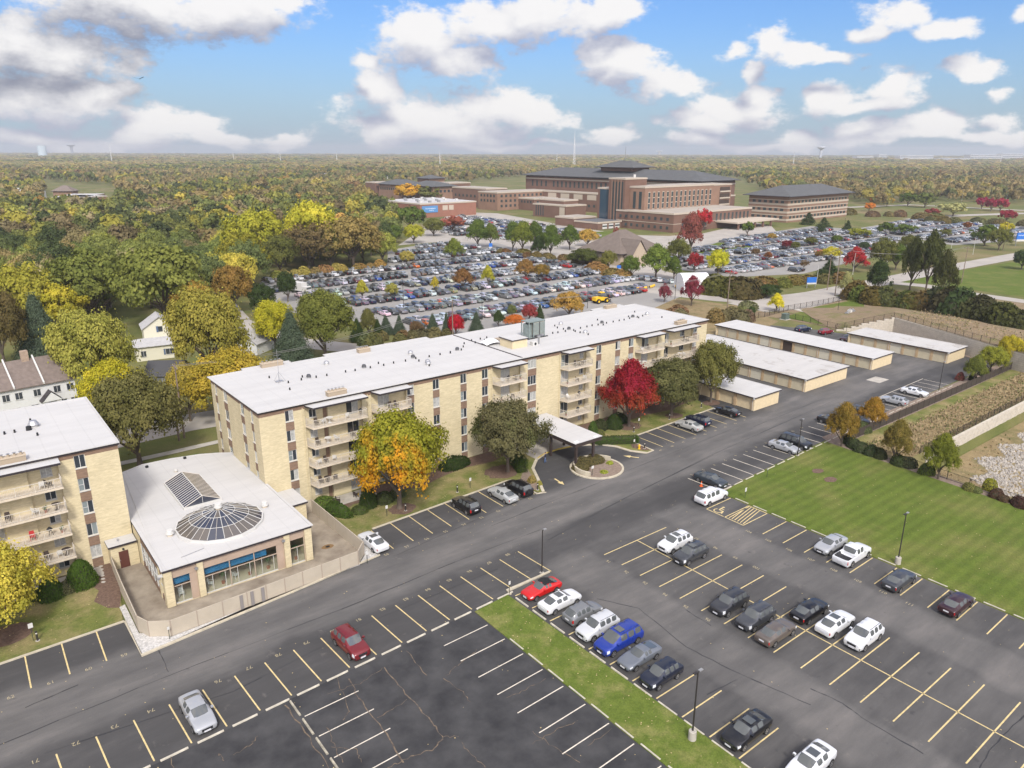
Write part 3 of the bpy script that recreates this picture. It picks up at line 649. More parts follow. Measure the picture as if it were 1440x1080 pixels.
whc = [[(0.11 * math.cos(i * .628) - .1, 0.11 * math.sin(i * .628) + 0.72) for i in range(10)], bar(-.1, .6, -.05, .0, .12), bar(-.05, .0, .38, .0, .11), bar(.38, .02, .55, -.5, .11), bar(-.08, .32, .28, .32, .09), ring + ringi]
c = guv(*((lambda x, y: (860 + x / 4.8, 540 + y / 4.8))(730, 850)))
poly_paint('wheelchair_symbol', [[(x * 1.4, y * 1.4) for x, y in p] for p in whc], S(c.x, c.y), ANG - math.pi / 2, M_YEL)
arrow = [[(-1.2, -.12), (0.1, -.12), (0.1, .12), (-1.2, .12)], [(0.1, -.42), (1.2, 0), (0.1, .42)]]
for p0, p1 in (((782, 674.5), (791.5, 680.5)), ((897, 643.5), (878, 641))):
 a, b = G(*p0), G(*p1); d = b - a
 poly_paint('lane_arrow', arrow, (a + b) / 2, math.atan2(d.y, d.x), M_YEL)
# pale utility pad in the garage yard
c = guv(1234, 534); uvsheet('utility_pad', [(c.x - 2, c.y - 1.4), (c.x + 2, c.y - 1.4), (c.x + 2, c.y + 1.4), (c.x - 2, c.y + 1.4)], 0.006, M_CONC)
# wheel stops, each a thing
def stop_mesh(L_, m):
 mb = MB(); h = L_ / 2; prof = [(-.09, 0), (.09, 0), (.07, .10), (.04, .125), (-.04, .125), (-.07, .10)]
 vs = [(-h, y, z) for y, z in prof] + [(h, y, z) for y, z in prof]
 mb.add(vs, [(5, 4, 3, 2, 1, 0), (6, 7, 8, 9, 10, 11)] + [(i, (i + 1) % 6, 6 + (i + 1) % 6, 6 + i) for i in range(6)], m); return mb
sm = {'cream': stop_mesh(2.05, M_STOP), 'pale': stop_mesh(2.0, M_STOP), 'mossy': stop_mesh(2.1, mat('weathered_stop', (0.34, 0.31, 0.24), 0.95, noise_amt=0.4, noise_scale=3, detail=7))}
smo = {}
cnt = {}
for u, v, a, row, k in STOPS:
 p = S(u, v)
 cnt[row] = cnt.get(row, 0) + 1
 if k not in smo: o = sm[k].build('wheel_stop'); smo[k] = o
 else: o = smo[k].copy(); COL.objects.link(o)
 d = Vector(p) - Vector((0, 0, HC));
 o.location = (p[0], p[1], 0.004); o.rotation_euler = (0, 0, ANG + a)
 adj = {'cream': 'cream', 'pale': 'pale', 'mossy': 'weathered'}[k]
 tag(o, f'{adj} wheel stop, {nth(cnt[row])} in the {row}', 'wheel stop', 'wheel stops in the ' + row)
# cracks filled with grass clippings and leaves in the old lot, sealed dark seams elsewhere
M_CRK = mat('crack_debris', (0.23, 0.17, 0.11), 1.0, col2=(0.06, 0.05, 0.045), noise_scale=2.5, detail=7)
M_SEAM = mat('tar_seam', (0.028, 0.028, 0.03), 0.6)
def wander(px, m, w, jit, z, name, seed, world=False, sub=6):
 rnd = random.Random(seed); mb = MB(); P = [guv(*p) for p in px]
 out = []
 for i in range(len(P) - 1):
  for k in range(sub):
   t = k / sub; q = P[i].lerp(P[i + 1], t); out.append((q.x + rnd.uniform(-jit, jit), q.y + rnd.uniform(-jit, jit)))
 out.append(tuple(P[-1]))
 for i in range(len(out) - 1):
  ww = w * rnd.uniform(0.35, 1.25)
  ribbon(mb, [out[i], out[i + 1]], ww, z + 0.0003 * (i % 3), m)
 return tag(site(mb.build(name)), kind='structure')
Yc = lambda *pp: [(460 + x / 2.7, 680 + y / 2.7) for x, y in pp]
cr = [Yc((215, 700), (300, 800), (400, 910), (440, 965)), Yc((215, 700), (120, 760), (0, 800)), Yc((300, 825), (190, 890)), Yc((85, 740), (140, 850), (210, 930), (290, 1060)),
  Yc((440, 965), (400, 1010), (300, 1045), (230, 1080)), Yc((440, 965), (500, 960)), Yc((510, 985), (560, 1040), (600, 1080)), Yc((680, 810), (740, 790), (830, 740)),
  Yc((960, 900), (880, 930), (780, 990)), Yc((780, 940), (860, 1000), (960, 1060)), Yc((440, 740), (510, 790), (545, 830)), Yc((300, 635), (380, 730)), Yc((570, 630), (500, 690), (450, 730)),
  [(402, 992), (430, 1030), (462, 1080)], [(1, 1080), (2, 1079)][:0] or [(330, 1062), (352, 1048), (363, 1035)], [(312, 1070), (308, 1060)], [(240, 1062), (245, 1080)], Yc((0, 930), (30, 1000), (60, 1060)), Yc((20, 1000), (110, 1010), (130, 1060)), Yc((990, 1000), (1080, 930)), Yc((35, 740), (85, 860), (60, 900))]
for k, c in enumerate(cr): wander(c, M_CRK, 0.10 if k in (0, 3, 4, 13) else 0.055, 0.13, 0.012 + 0.0012 * k, 'pavement_crack', k)
seams = [[(0, 1047), (230, 953), (480, 857), (640, 790), (760, 745)], [(36, 995), (110, 963)], [(222, 914), (237, 945)], [(330, 972), (530, 870), (700, 800)], [(60, 1060), (330, 972)], [(560, 780), (760, 690)], [(690, 740), (900, 655), (1050, 595)], [(800, 740), (1000, 640), (1180, 560)], [(965, 858), (1000, 880)],
   [(840 + x / 2.4, 660 + y / 2.4) for x, y in [(0, 437), (140, 470), (300, 600), (480, 690), (720, 795)]], [(840 + x / 2.4, 660 + y / 2.4) for x, y in [(720, 740), (830, 790), (890, 835), (1100, 960)]], [(840 + x / 2.4, 660 + y / 2.4) for x, y in [(370, 760), (470, 710)]], [(840 + x / 2.4, 660 + y / 2.4) for x, y in [(1440, 830), (1330, 940), (1290, 1008)]],
   [(1003, 640), (880, 700), (770, 760)], [(1200, 590), (1010, 590)][:0] or [(1160, 560), (1060, 600)]]
for k, c in enumerate(seams): wander(c, M_SEAM, 0.10, 0.06, 0.0035 + 0.00012 * k, 'tar_seam', 50 + k)
# scattered pale leaves / litter specks on the asphalt (countless)
mb = MB(); rnd = random.Random(31); ML = mat('fallen_leaf', (0.45, 0.36, 0.18), 0.9)
for k in range(380):
 u = rnd.uniform(-32, 60); v = rnd.uniform(-75, -13);
 if 8.5 < u < 13.7 and v < -32: continue
 if v > -17 and u < 8 and u > -19: continue
 s = rnd.uniform(.02, .05); z = 0.02
 mb.add([(u - s, v - s, z), (u + s, v - s, z + .01), (u + s, v + s, z), (u - s, v + s, z + .02)], [(0, 1, 2, 3)], ML)
for k in range(700):
 s = rnd.uniform(.03, .055); z = 0.12
 r_ = rnd.choice([(6.8, 31, -10.5, -1), (48, 80, -8, -1), (9, 13.4, -90, -33), (-60, -20, -12.5, -5), (51.5, 79, -80, -32)])
 u = rnd.uniform(r_[0], r_[1]); v = rnd.uniform(r_[2], r_[3])
 mb.add([(u - s, v - s, z), (u + s, v - s, z + .01), (u + s, v + s, z), (u - s, v + s, z + .02)], [(0, 1, 2, 3)], ML)
tag(site(mb.build('fallen_leaves')), kind='stuff')
def brick_mat(name, c1, c2, cm, sc_=(4.5, 1), rough=0.9):
 m = mat(name, c1, rough, spec=0.2); N, L, b = nodes_of(m)
 tc = N.new('ShaderNodeTexCoord'); sp = N.new('ShaderNodeSeparateXYZ'); L.new(tc.outputs['Object'], sp.inputs[0])
 ad = N.new('ShaderNodeMath'); ad.operation = 'ADD'; L.new(sp.outputs[0], ad.inputs[0]); L.new(sp.outputs[1], ad.inputs[1])
 cb = N.new('ShaderNodeCombineXYZ'); L.new(ad.outputs[0], cb.inputs[0]); L.new(sp.outputs[2], cb.inputs[1])
 br = N.new('ShaderNodeTexBrick'); L.new(cb.outputs[0], br.inputs['Vector']); br.inputs['Scale'].default_value = 1.0
 br.inputs['Brick Width'].default_value = 0.30; br.inputs['Row Height'].default_value = 0.10; br.inputs['Mortar Size'].default_value = 0.008
 br.inputs['Color1'].default_value = (*c1, 1); br.inputs['Color2'].default_value = (*c2, 1); br.inputs['Mortar'].default_value = (*cm, 1)
 # larger blotches along the courses
 mp = N.new('ShaderNodeMapping'); mp.inputs['Scale'].default_value = (0.9, 4.5, 1); L.new(cb.outputs[0], mp.inputs[0])
 n = N.new('ShaderNodeTexNoise'); n.inputs['Scale'].default_value = 1.0; n.inputs['Detail'].default_value = 6; n.inputs['Roughness'].default_value = 0.7; L.new(mp.outputs[0], n.inputs['Vector'])
 mr = N.new('ShaderNodeMapRange'); mr.inputs[1].default_value = 0.3; mr.inputs[2].default_value = 0.7; mr.inputs[3].default_value = 0.86; mr.inputs[4].default_value = 1.12; L.new(n.outputs['Fac'], mr.inputs[0])
 n2 = N.new('ShaderNodeTexNoise'); n2.inputs['Scale'].default_value = 0.35; n2.inputs['Detail'].default_value = 5; L.new(tc.outputs['Object'], n2.inputs['Vector'])
 mr2 = N.new('ShaderNodeMapRange'); mr2.inputs[1].default_value = 0.3; mr2.inputs[2].default_value = 0.7; mr2.inputs[3].default_value = 0.93; mr2.inputs[4].default_value = 1.06; L.new(n2.outputs['Fac'], mr2.inputs[0])
 mu = N.new('ShaderNodeMath'); mu.operation = 'MULTIPLY'; L.new(mr.outputs[0], mu.inputs[0]); L.new(mr2.outputs[0], mu.inputs[1])
 sc1 = N.new('ShaderNodeVectorMath'); sc1.operation = 'SCALE'; L.new(br.outputs['Color'], sc1.inputs[0]); L.new(mu.outputs[0], sc1.inputs['Scale'])
 L.new(sc1.outputs[0], b.inputs['Base Color']); return m
M_CREAM = brick_mat('cream_brick', (0.615, 0.525, 0.335), (0.535, 0.455, 0.285), (0.52, 0.45, 0.315))
M_BROWN = brick_mat('brown_brick', (0.24, 0.155, 0.105), (0.185, 0.118, 0.082), (0.23, 0.17, 0.13))
M_TANP = mat('tan_panel', (0.38, 0.285, 0.215), 0.75, noise_amt=0.08, noise_scale=0.8)
M_COPE = mat('dark_coping', (0.035, 0.028, 0.032), 0.5)
M_SLAB = mat('balcony_concrete', (0.58, 0.50, 0.39), 0.85, noise_amt=0.1, noise_scale=1.5, detail=6)
M_RAIL = mat('cream_rail', (0.56, 0.51, 0.44), 0.6)
M_WHITE = mat('white_frame', (0.55, 0.54, 0.51), 0.6)
M_ALU = mat('aluminium', (0.42, 0.42, 0.43), 0.4, metal=0.6)
M_GL1 = mat('window_dark', (0.035, 0.042, 0.050), 0.08, spec=0.7)
M_GL2 = mat('window_curtain', (0.38, 0.38, 0.36), 0.15, spec=0.7, noise_amt=0.25, noise_scale=4)
M_GL3 = mat('window_blind', (0.20, 0.23, 0.23), 0.12, spec=0.7)
M_BDOOR = mat('brown_door', (0.10, 0.035, 0.025), 0.6)
def membrane(name, c, amt, spots=0.0):
 m = mat(name, c, 0.75, spec=0.25); N, L, b = nodes_of(m)
 tc = N.new('ShaderNodeTexCoord'); mp = N.new('ShaderNodeMapping'); mp.inputs['Scale'].default_value = (0.12, 0.5, 1); L.new(tc.outputs['Object'], mp.inputs[0])
 n = N.new('ShaderNodeTexNoise'); n.inputs['Scale'].default_value = 1.2; n.inputs['Detail'].default_value = 7; n.inputs['Roughness'].default_value = 0.65; L.new(mp.outputs[0], n.inputs['Vector'])
 mr = N.new('ShaderNodeMapRange'); L.new(n.outputs['Fac'], mr.inputs[0]); mr.inputs[1].default_value = 0.3; mr.inputs[2].default_value = 0.7; mr.inputs[3].default_value = 1 - amt; mr.inputs[4].default_value = 1 + amt * .5
 # welded sheet seams every 2.2 m
 w = N.new('ShaderNodeTexWave'); w.bands_direction = 'X'; w.inputs['Scale'].default_value = 0.145; w.inputs['Distortion'].default_value = 0.03; L.new(tc.outputs['Object'], w.inputs['Vector'])
 wr = N.new('ShaderNodeMapRange'); L.new(w.outputs['Fac'], wr.inputs[0]); wr.inputs[1].default_value = 0.0; wr.inputs[2].default_value = 0.012; wr.inputs[3].default_value = 0.93; wr.inputs[4].default_value = 1.0
 mu = N.new('ShaderNodeMath'); mu.operation = 'MULTIPLY'; L.new(mr.outputs[0], mu.inputs[0]); L.new(wr.outputs[0], mu.inputs[1])
 s = N.new('ShaderNodeVectorMath'); s.operation = 'SCALE'; s.inputs[0].default_value = c; L.new(mu.outputs[0], s.inputs['Scale']); out = s.outputs[0]
 if spots:
  n2 = N.new('ShaderNodeTexNoise'); n2.inputs['Scale'].default_value = 0.28; n2.inputs['Detail'].default_value = 8; n2.inputs['Roughness'].default_value = 0.7; L.new(tc.outputs['Object'], n2.inputs['Vector'])
  r2 = N.new('ShaderNodeMapRange'); L.new(n2.outputs['Fac'], r2.inputs[0]); r2.inputs[1].default_value = 0.56; r2.inputs[2].default_value = 0.72; r2.inputs[4].default_value = spots
  mx = N.new('ShaderNodeMix'); mx.data_type = 'RGBA'; L.new(r2.outputs[0], mx.inputs[0]); L.new(out, mx.inputs[6]); mx.inputs[7].default_value = (0.22, 0.18, 0.14, 1); out = mx.outputs[2]
 L.new(out, b.inputs['Base Color']); return m
M_ROOF = membrane('white_membrane', (0.50, 0.49, 0.472), 0.08)
M_ROOF2 = membrane('stained_membrane', (0.48, 0.465, 0.44), 0.08, 0.85)
M_BLACK = mat('black_rubber', (0.015, 0.015, 0.016), 0.7)
M_GREYM = mat('grey_metal', (0.30, 0.30, 0.30), 0.5, metal=0.3)
def facade_cells(mb, pf, L_, H, cols, m_wall, m_span, depth=0.14, z0=0.0, top_brown=0.0, gaps=()):
 """wall face from x 0 to L_, z0 to H. cols: (x0, x1, [(za, zb), ...]) columns with openings; gaps: (x0, x1, z1) left open up to z1.
 pf(x, d, z) -> local point, d = depth inwards"""
 xs = sorted([(c[0], c[1], c[2], 'c') for c in cols] + [(g[0], g[1], g[2], 'g') for g in gaps])
 x = 0
 def q(x0, x1, za, zb, m):
  if top_brown and m is m_wall and zb > H - .55 > za: q(x0, x1, H - .5, zb, M_BROWN); zb = H - .5
  if x1 - x0 > 1e-4 and zb - za > 1e-4: mb.quad(pf(x0, 0, za), pf(x1, 0, za), pf(x1, 0, zb), pf(x0, 0, zb), m)
 Ht = H
 for x0, x1, ops, k in xs:
  q(x, x0, z0, Ht, m_wall)
  if k == 'g': q(x0, x1, ops, Ht, m_wall)
  else:
   z = z0
   for za, zb in sorted(ops):
    q(x0, x1, z, za, m_span)
    for (a, b, c, d) in (((x0, 0, za), (x0, depth, za), (x0, depth, zb), (x0, 0, zb)), ((x1, depth, za), (x1, 0, za), (x1, 0, zb), (x1, depth, zb)),
          ((x0, 0, za), (x1, 0, za), (x1, depth, za), (x0, depth, za)), ((x0, depth, zb), (x1, depth, zb), (x1, 0, zb), (x0, 0, zb))):
     mb.quad(pf(*a), pf(*b), pf(*c), pf(*d), m_wall)
    z = zb
   q(x0, x1, z, Ht, m_span)
  x = x1
 q(x, L_, z0, Ht, m_wall)
WRND = random.Random(11)
def window_part(parent, pf, x0, x1, za, zb, depth=0.12, n=2, name='window', sill=True):
 mb = MB(); f = 0.06
 def bx(a, b, c, d, dd0, dd1, m):
  P = [pf(a, dd1, c), pf(b, dd1, c), pf(b, dd0, c), pf(a, dd0, c), pf(a, dd1, d), pf(b, dd1, d), pf(b, dd0, d), pf(a, dd0, d)]
  mb.add(P, [(3, 2, 6, 7), (0, 3, 7, 4), (2, 1, 5, 6), (4, 7, 6, 5), (0, 1, 2, 3)], m)
 bx(x0, x0 + f, za, zb, depth - .05, depth, M_WHITE); bx(x1 - f, x1, za, zb, depth - .05, depth, M_WHITE)
 bx(x0 + f, x1 - f, za, za + f, depth - .05, depth, M_WHITE); bx(x0 + f, x1 - f, zb - f, zb, depth - .05, depth, M_WHITE)
 w = (x1 - x0 - 2 * f) / n
 r = WRND.random()
 for i in range(n):
  a = x0 + f + w * i; b = a + w
  m = M_GL1 if r < .2 else (M_GL2 if r < .45 else (M_GL1 if (i == 0) == (r < .75) else (M_GL3 if r > .6 else M_GL2)))
  mb.quad(pf(a, depth - .01, za + f), pf(b, depth - .01, za + f), pf(b, depth - .01, zb - f), pf(a, depth - .01, zb - f), m)
  if i: bx(a - .03, a + .03, za + f, zb - f, depth - .045, depth, M_WHITE)
 if r > .8 and zb - za > 1: bx(x0 + f, x0 + f + w, (za + zb) / 2 - .02, (za + zb) / 2 + .02, depth - .04, depth, M_WHITE)
 if sill: bx(x0 - .03, x1 + .03, za - .07, za - .004, -.06, .05, M_WHITE)
 return mb.build(name, parent)
LEV = [(13.45 - 2.68 * k - 1.47, 13.45 - 2.68 * k) for k in range(5)]
FLOORZ = [10.95 - 2.7 * k for k in range(4)]
def railing(mb, pts, z, h=1.02, step=0.14, m=None):
 m = m or M_RAIL
 for i in range(len(pts) - 1):
  a, b = Vector(pts[i]), Vector(pts[i + 1]); L_ = (b - a).length; t = (b - a) / L_; n = Vector((-t.y, t.x))
  M = Matrix(((t.x, n.x, 0, a.x), (t.y, n.y, 0, a.y), (0, 0, 1, 0), (0, 0, 0, 1)))
  mb.box(0, L_, -.03, .03, z + h - .05, z + h, m, M); mb.box(0, L_, -.02, .02, z + .08, z + .12, m, M)
  k = max(1, int(L_ / step))
  for j in range(k + 1):
   x = L_ * j / k; w = .03 if j in (0, k) or j % 12 == 0 else .011
   mb.box(x - w, x + w, -w, w, z, z + h - .05, m, M)
def chimney_mound(parent, x, y, w, d, z, name='vent_housing'):
 """low pitched housing of tan boards with broken rubble on top"""
 mb = MB(); rnd = random.Random(int(x * 10))
 mt = mat('tan_housing', (0.36, 0.29, 0.21), 0.9, noise_amt=0.2, noise_scale=2)
 mb.box(x, x + w, y, y + d, z, z + 0.55, mt); mb.box(x - .06, x + w + .06, y - .06, y + d + .06, z + .555, z + .62, mat('tan_cap', (0.46, 0.38, 0.28), 0.9))
 for i in range(5):
  a = x + .25 + (w - .6) * i / 4; mb.cyl(a, y + d / 2, z + .62, z + .62 + rnd.uniform(.12, .3), .14, .10, mt, 8); mb.disc((a, y + d / 2, z + .64 + .3), (0, 0, 1), .2, M_GREYM, 8)
 return mb.build(name, parent)
def roof_part(parent, pts, z0, z1, m=None, name='roof', over=0.12):
 mb = MB(); mb.prism(pts, z0, z1, m or M_ROOF, M_COPE)
 # raised white edge inside the dark coping
 P = pts if sum(pts[i][0] * pts[(i + 1) % len(pts)][1] - pts[(i + 1) % len(pts)][0] * pts[i][1] for i in range(len(pts))) > 0 else pts[::-1]
 ribbon(mb, P, 0.24, z1 + 0.07, M_ROOF, z0=z1 - .02, closed=True)
 return mb.build(name, parent)
def apt_block(name, label, loc, x_lo, x_hi, depth, cols, bays, side_cols, roof_pts):
 root = empty(name, loc, ANG, label, 'apartment building')
 def pf(x, d, z): return (x_lo + x, d, z)
 wb = MB(); L_ = x_hi - x_lo
 gaps = [(b['x0'] - x_lo, b['x1'] - x_lo, 13.3) for b in bays]
 facade_cells(wb, pf, L_, 13.72, [(a - x_lo, b - x_lo, ops) for a, b, ops in cols], M_CREAM, M_BROWN, top_brown=0.27, gaps=gaps)
 REC = 0.4
 for bb in bays:
  x0, x1 = bb['x0'], bb['x1']
  def pb(x, d, z): return (x0 + x, REC + d, z)
  bc = []
  for (a, b, kind) in bb['open']:
   bc.append((a - x0, b - x0, [((z + .02) if kind == 'door' else z + .75, z + 1.93) for z in FLOORZ] + [((.1 if kind == 'door' else .9), 2.2)]))
  facade_cells(wb, pb, x1 - x0, 13.3, bc, M_CREAM, M_CREAM)
  wb.quad((x0, 0, 0), (x0, REC, 0), (x0, REC, 13.3), (x0, 0, 13.3), M_CREAM); wb.quad((x1, REC, 0), (x1, 0, 0), (x1, 0, 13.3), (x1, REC, 13.3), M_CREAM)
  wb.quad((x0, 0, 13.3), (x0, REC, 13.3), (x1, REC, 13.3), (x1, 0, 13.3), M_CREAM)
  if 'step' in bb: wb.box(bb['step'][0], bb['step'][1], 0.1, REC - .01, 0, 13.29, M_CREAM)
 # left end, right end, back
 def ps(x, d, z): return (x_lo + d, depth - x, z)
 facade_cells(wb, ps, depth, 13.72, [(depth - b, depth - a, ops) for a, b, ops in side_cols], M_CREAM, M_BROWN, top_brown=0.27)
 wb.quad((x_hi, 0, 0), (x_hi, depth, 0), (x_hi, depth, 13.72), (x_hi, 0, 13.72), M_CREAM)
 wb.quad((x_hi, depth, 0), (x_lo, depth, 0), (x_lo, depth, 13.72), (x_hi, depth, 13.72), M_CREAM)
 wb.build('wall', root)
 roof_part(root, roof_pts, 13.73, 14.0)
 for a, b, ops in cols:
  for za, zb in ops: window_part(root, pf, a - x_lo, b - x_lo, za, zb, n=3 if b - a > 1.5 else 2)
 for a, b, ops in side_cols:
  for za, zb in ops: window_part(root, ps, depth - b, depth - a, za, zb)
 for bb in bays:
  x0, x1 = bb['x0'], bb['x1']
  def pb(x, d, z): return (x0 + x, REC + d, z)
  mb = MB(); mb.prism([(x0 - .02, 0.0), (x0 + .45, -1.72), (x1 + .12, -1.72), (x1 + .1, 0.0)] if not bb.get('flip') else [(x0 - .1, 0), (x0 - .1, -1.7), (x1 + .1, -1.7), (x1 + .1, 0)], 13.42, 13.66, M_ROOF, M_COPE); mb.build('awning', root)
  for fi, z in enumerate(FLOORZ):
   sb = MB(); sb.prism([(x0 + .02, REC - .01), (x0 + .02, 0.0), (x0 + .35, -1.6), (x1 - .02, -1.6), (x1 - .02, REC - .01)], z - .22, z, M_SLAB)
   bal = sb.build('balcony', root)
   rb = MB(); railing(rb, [(x0 + .06, -.05), (x0 + .38, -1.54), (x1 - .08, -1.54), (x1 - .08, -.05)], z + .003); rb.build('railing', bal)
   for (a, b, kind) in bb['open']:
    window_part(root, pb, a - x0, b - x0, z + .02 if kind == 'door' else z + .75, z + 1.93, name='sliding_door' if kind == 'door' else 'window', sill=kind != 'door')
  for (a, b, kind) in bb['open']:
   window_part(root, pb, a - x0, b - x0, .1 if kind == 'door' else .9, 2.2, name='sliding_door' if kind == 'door' else 'window', sill=kind != 'door')
  for (a, b) in bb.get('panel', ()):
   pm = MB(); [pm.box(a, b, REC - .05, REC - .004, z + .01, z + 1.95, M_BROWN) for z in FLOORZ + [0.05]]; pm.build('brown_panel', root)
 return root
all5 = LEV
colsA = [(3.28, 4.38, LEV), (20.78, 21.86, LEV), (24.94, 26.04, LEV), (29.68, 30.76, LEV), (33.55, 34.67, LEV), (42.35, 44.1, LEV[:4]), (57.2, 58.38, LEV), (61.7, 62.9, LEV), (64.98, 66.2, LEV), (82.4, 83.55, LEV)]
baysA = [dict(x0=5.86, x1=13.85, open=[(6.55, 7.55, 'window'), (11.7, 13.45, 'door')], panel=[(8.45, 8.95)], step=(9.0, 11.6)),
   dict(x0=15.2, x1=20.6, open=[(16.4, 18.15, 'door')]), dict(x0=35.5, x1=40.9, open=[(37.35, 39.1, 'door')]),
   dict(x0=49.2, x1=54.9, open=[(49.7, 51.35, 'door'), (53.75, 54.65, 'window')]), dict(x0=66.7, x1=72.7, open=[(68.75, 70.5, 'door')]),
   dict(x0=74.4, x1=82.25, open=[(74.7, 76.0, 'door'), (79.1, 80.35, 'window')])]
sideA = [(2.1, 2.95, LEV), (5.4, 6.7, LEV), (11.9, 13.45, LEV), (16.2, 17.1, LEV)]
roofA = [(-.15, -.15), (86.5, -.15), (86.5, 18.85), (83.5, 18.85), (83.5, 20.1), (75, 20.1), (75, 18.85), (36.5, 18.85), (36.5, 20.2), (17.6, 20.2), (17.6, 18.85), (12, 18.85), (12, 20.0), (4.8, 20.0), (4.8, 18.85), (-.15, 18.85)]
bA = apt_block('apartment_building', 'long five-storey cream brick apartment block with the entrance canopy, white roof and balconies', S(0, 0), 0, 86.35, 18.7, colsA, baysA, sideA, roofA)
colsB = [(-4.32, -3.25, LEV), (-26, -24.9, LEV)]
baysB = [dict(x0=-13.8, x1=-5.8, open=[(-13.2, -11.5, 'door'), (-7.45, -6.4, 'window')], step=(-11.4, -8.65), flip=1)]
sideB = [(3, 4.2, LEV), (8, 9.2, LEV), (13, 14.2, LEV)]
roofB = [(-45.15, -.15), (.15, -.15), (.15, 19.3), (-45.15, 19.3)]
bB = apt_block('apartment_building', 'cream brick apartment block cut off by the west edge, beside the glazed pavilion', S(-15.62, -.2), -45, 0, 19.15, colsB, baysB, sideB, roofB)
# roof details of the long block (its own frame)
C_ = lambda x, y: (600 + x / 5.538, 440 + y / 5.538)
mb = MB(); ribbon(mb, [(41.2, -.1), (41.0, 18.8)], .14, 14.10, M_COPE, z0=14.0); mb.build('roof_seam', bA)
mb = MB(); mb.box(43.2, 46.3, 5.0, 8.3, 14.0, 15.3, mat('penthouse_wall', (0.60, 0.50, 0.32), 0.9, noise_amt=.05, noise_scale=1)); mb.box(43.05, 46.45, 4.85, 8.45, 15.3, 15.45, M_COPE); mb.box(43.1, 46.4, 4.9, 8.4, 15.452, 15.5, M_ROOF); mb.build('penthouse', bA)
mb = MB()   # open cooling frame with louvred cells
fr = mat('grey_green_metal', (0.20, 0.24, 0.23), 0.6, noise_amt=.2, noise_scale=2)
for x in (49.6, 50.6, 53.0):
 for y in (8.6, 10.6): mb.box(x - .07, x + .07, y - .07, y + .07, 14.0, 17.0, fr)
mb.box(50.7, 52.95, 8.55, 10.65, 14.5, 16.7, mat('louvre', (0.30, 0.30, 0.26), 0.7));
for i in range(9): mb.box(50.75, 52.9, 8.50, 8.548, 14.6 + i * .23, 14.74 + i * .23, fr)
mb.box(51.78, 51.88, 8.44, 8.5, 14.5, 16.7, M_COPE)
mb.box(49.5, 53.1, 8.55, 10.65, 16.8, 16.95, fr); mb.box(49.62, 50.5, 9.0, 10.3, 14.0, 16.4, fr); mb.box(48.9, 53.6, 8.3, 8.5, 14.0, 14.14, M_BLACK); mb.build('cooling_unit', bA)
mb = MB(); wt = mat('white_tarp', (0.72, 0.71, 0.69), 0.6, noise_amt=.08, noise_scale=3)
vs = [];
for i in range(9):
 for j in range(5):
  x = 40.9 + i * .38; y = 8.8 + j * .55; vs.append((x, y, 14.05 + 0.95 * math.sin(math.pi * (i + .6) / 9.4) ** .7 * math.sin(math.pi * (j + .4) / 4.9) ** .6))
mb.add(vs, [(i * 5 + j, (i + 1) * 5 + j, (i + 1) * 5 + j + 1, i * 5 + j + 1) for i in range(8) for j in range(4)], wt); mb.build('covered_duct', bA, smooth=True)
mb = MB(); mb.box(46.7, 47.1, 6.4, 6.8, 14.0, 14.9, M_GREYM); mb.box(47.2, 48.2, 4.6, 5.4, 14, 14.6, M_WHITE); mb.disc((47.7, 4.58, 14.3), (0, -1, 0), .24, M_BLACK, 14); mb.cyl(48.9, 5.2, 14, 15.1, .16, .16, M_GREYM, 10); mb.cyl(48.9, 5.2, 15.1, 15.35, .3, .3, M_GREYM, 10); mb.build('roof_unit', bA)
mb = MB(); mb.box(44.2, 46.4, 9.8, 11.2, 14, 14.5, mat('tan_housing', (0.36, 0.29, 0.21))); mb.build('vent_housing', bA)
vents = [(6.85, 10.6, 2)] + [tuple(guv(*((lambda x, y: (285 + x / 7.2, 500 + y / 7.2))(*p)), 14)) + (k,) for p, k in [((675, 228), 0), ((868, 278), 0), ((883, 348), 0), ((1000, 250), 0), ((1010, 222), 0), ((1075, 225), 1), ((1150, 225), 0), ((1258, 206), 0)]]
vents += [tuple(guv(*(280 + x / 3.6, 420 + y / 3.6), 14)) + (k,) for x, y, k in [(742, 373, 0), (790, 366, 0), (835, 350, 1), (867, 352, 0), (908, 330, 0), (935, 340, 0), (985, 328, 0), (1045, 318, 0), (1070, 280, 3), (1083, 300, 1), (1097, 305, 0), (1113, 318, 0), (1160, 335, 3), (1165, 296, 0), (1220, 285, 0), (1272, 275, 0), (645, 333, 3)]]
vents += [tuple(guv(*C_(x, y), 14)) + (k,) for x, y, k in [(105, 328, 0), (185, 315, 0), (238, 292, 1), (270, 292, 0), (285, 268, 0), (292, 243, 0), (350, 220, 0), (378, 236, 0), (418, 207, 0), (450, 217, 0), (468, 197, 0), (8, 390, 3), (20, 415, 0), (982, 162, 0), (1022, 157, 0), (1018, 120, 0), (998, 105, 0), (1045, 92, 3), (1065, 130, 0), (1080, 147, 0), (1108, 130, 1), (1145, 140, 0), (1157, 148, 0), (1198, 123, 0), (1248, 112, 0), (1288, 103, 0), (1335, 97, 0), (1365, 82, 1), (1375, 97, 0), (1235, 158, 3), (1258, 173, 0), (1195, 157, 0), (1330, 58, 0)]]
vents += [tuple(guv(*(840 + x / 7.712, 420 + y / 7.712), 14)) + (k,) for x, y, k in [(100, 270, 0), (172, 257, 0), (237, 244, 0), (290, 235, 0), (350, 220, 0), (385, 203, 1), (433, 205, 0), (448, 212, 0), (492, 192, 0), (540, 175, 3), (405, 148, 0), (700, 208, 0), (338, 200, 0)]]
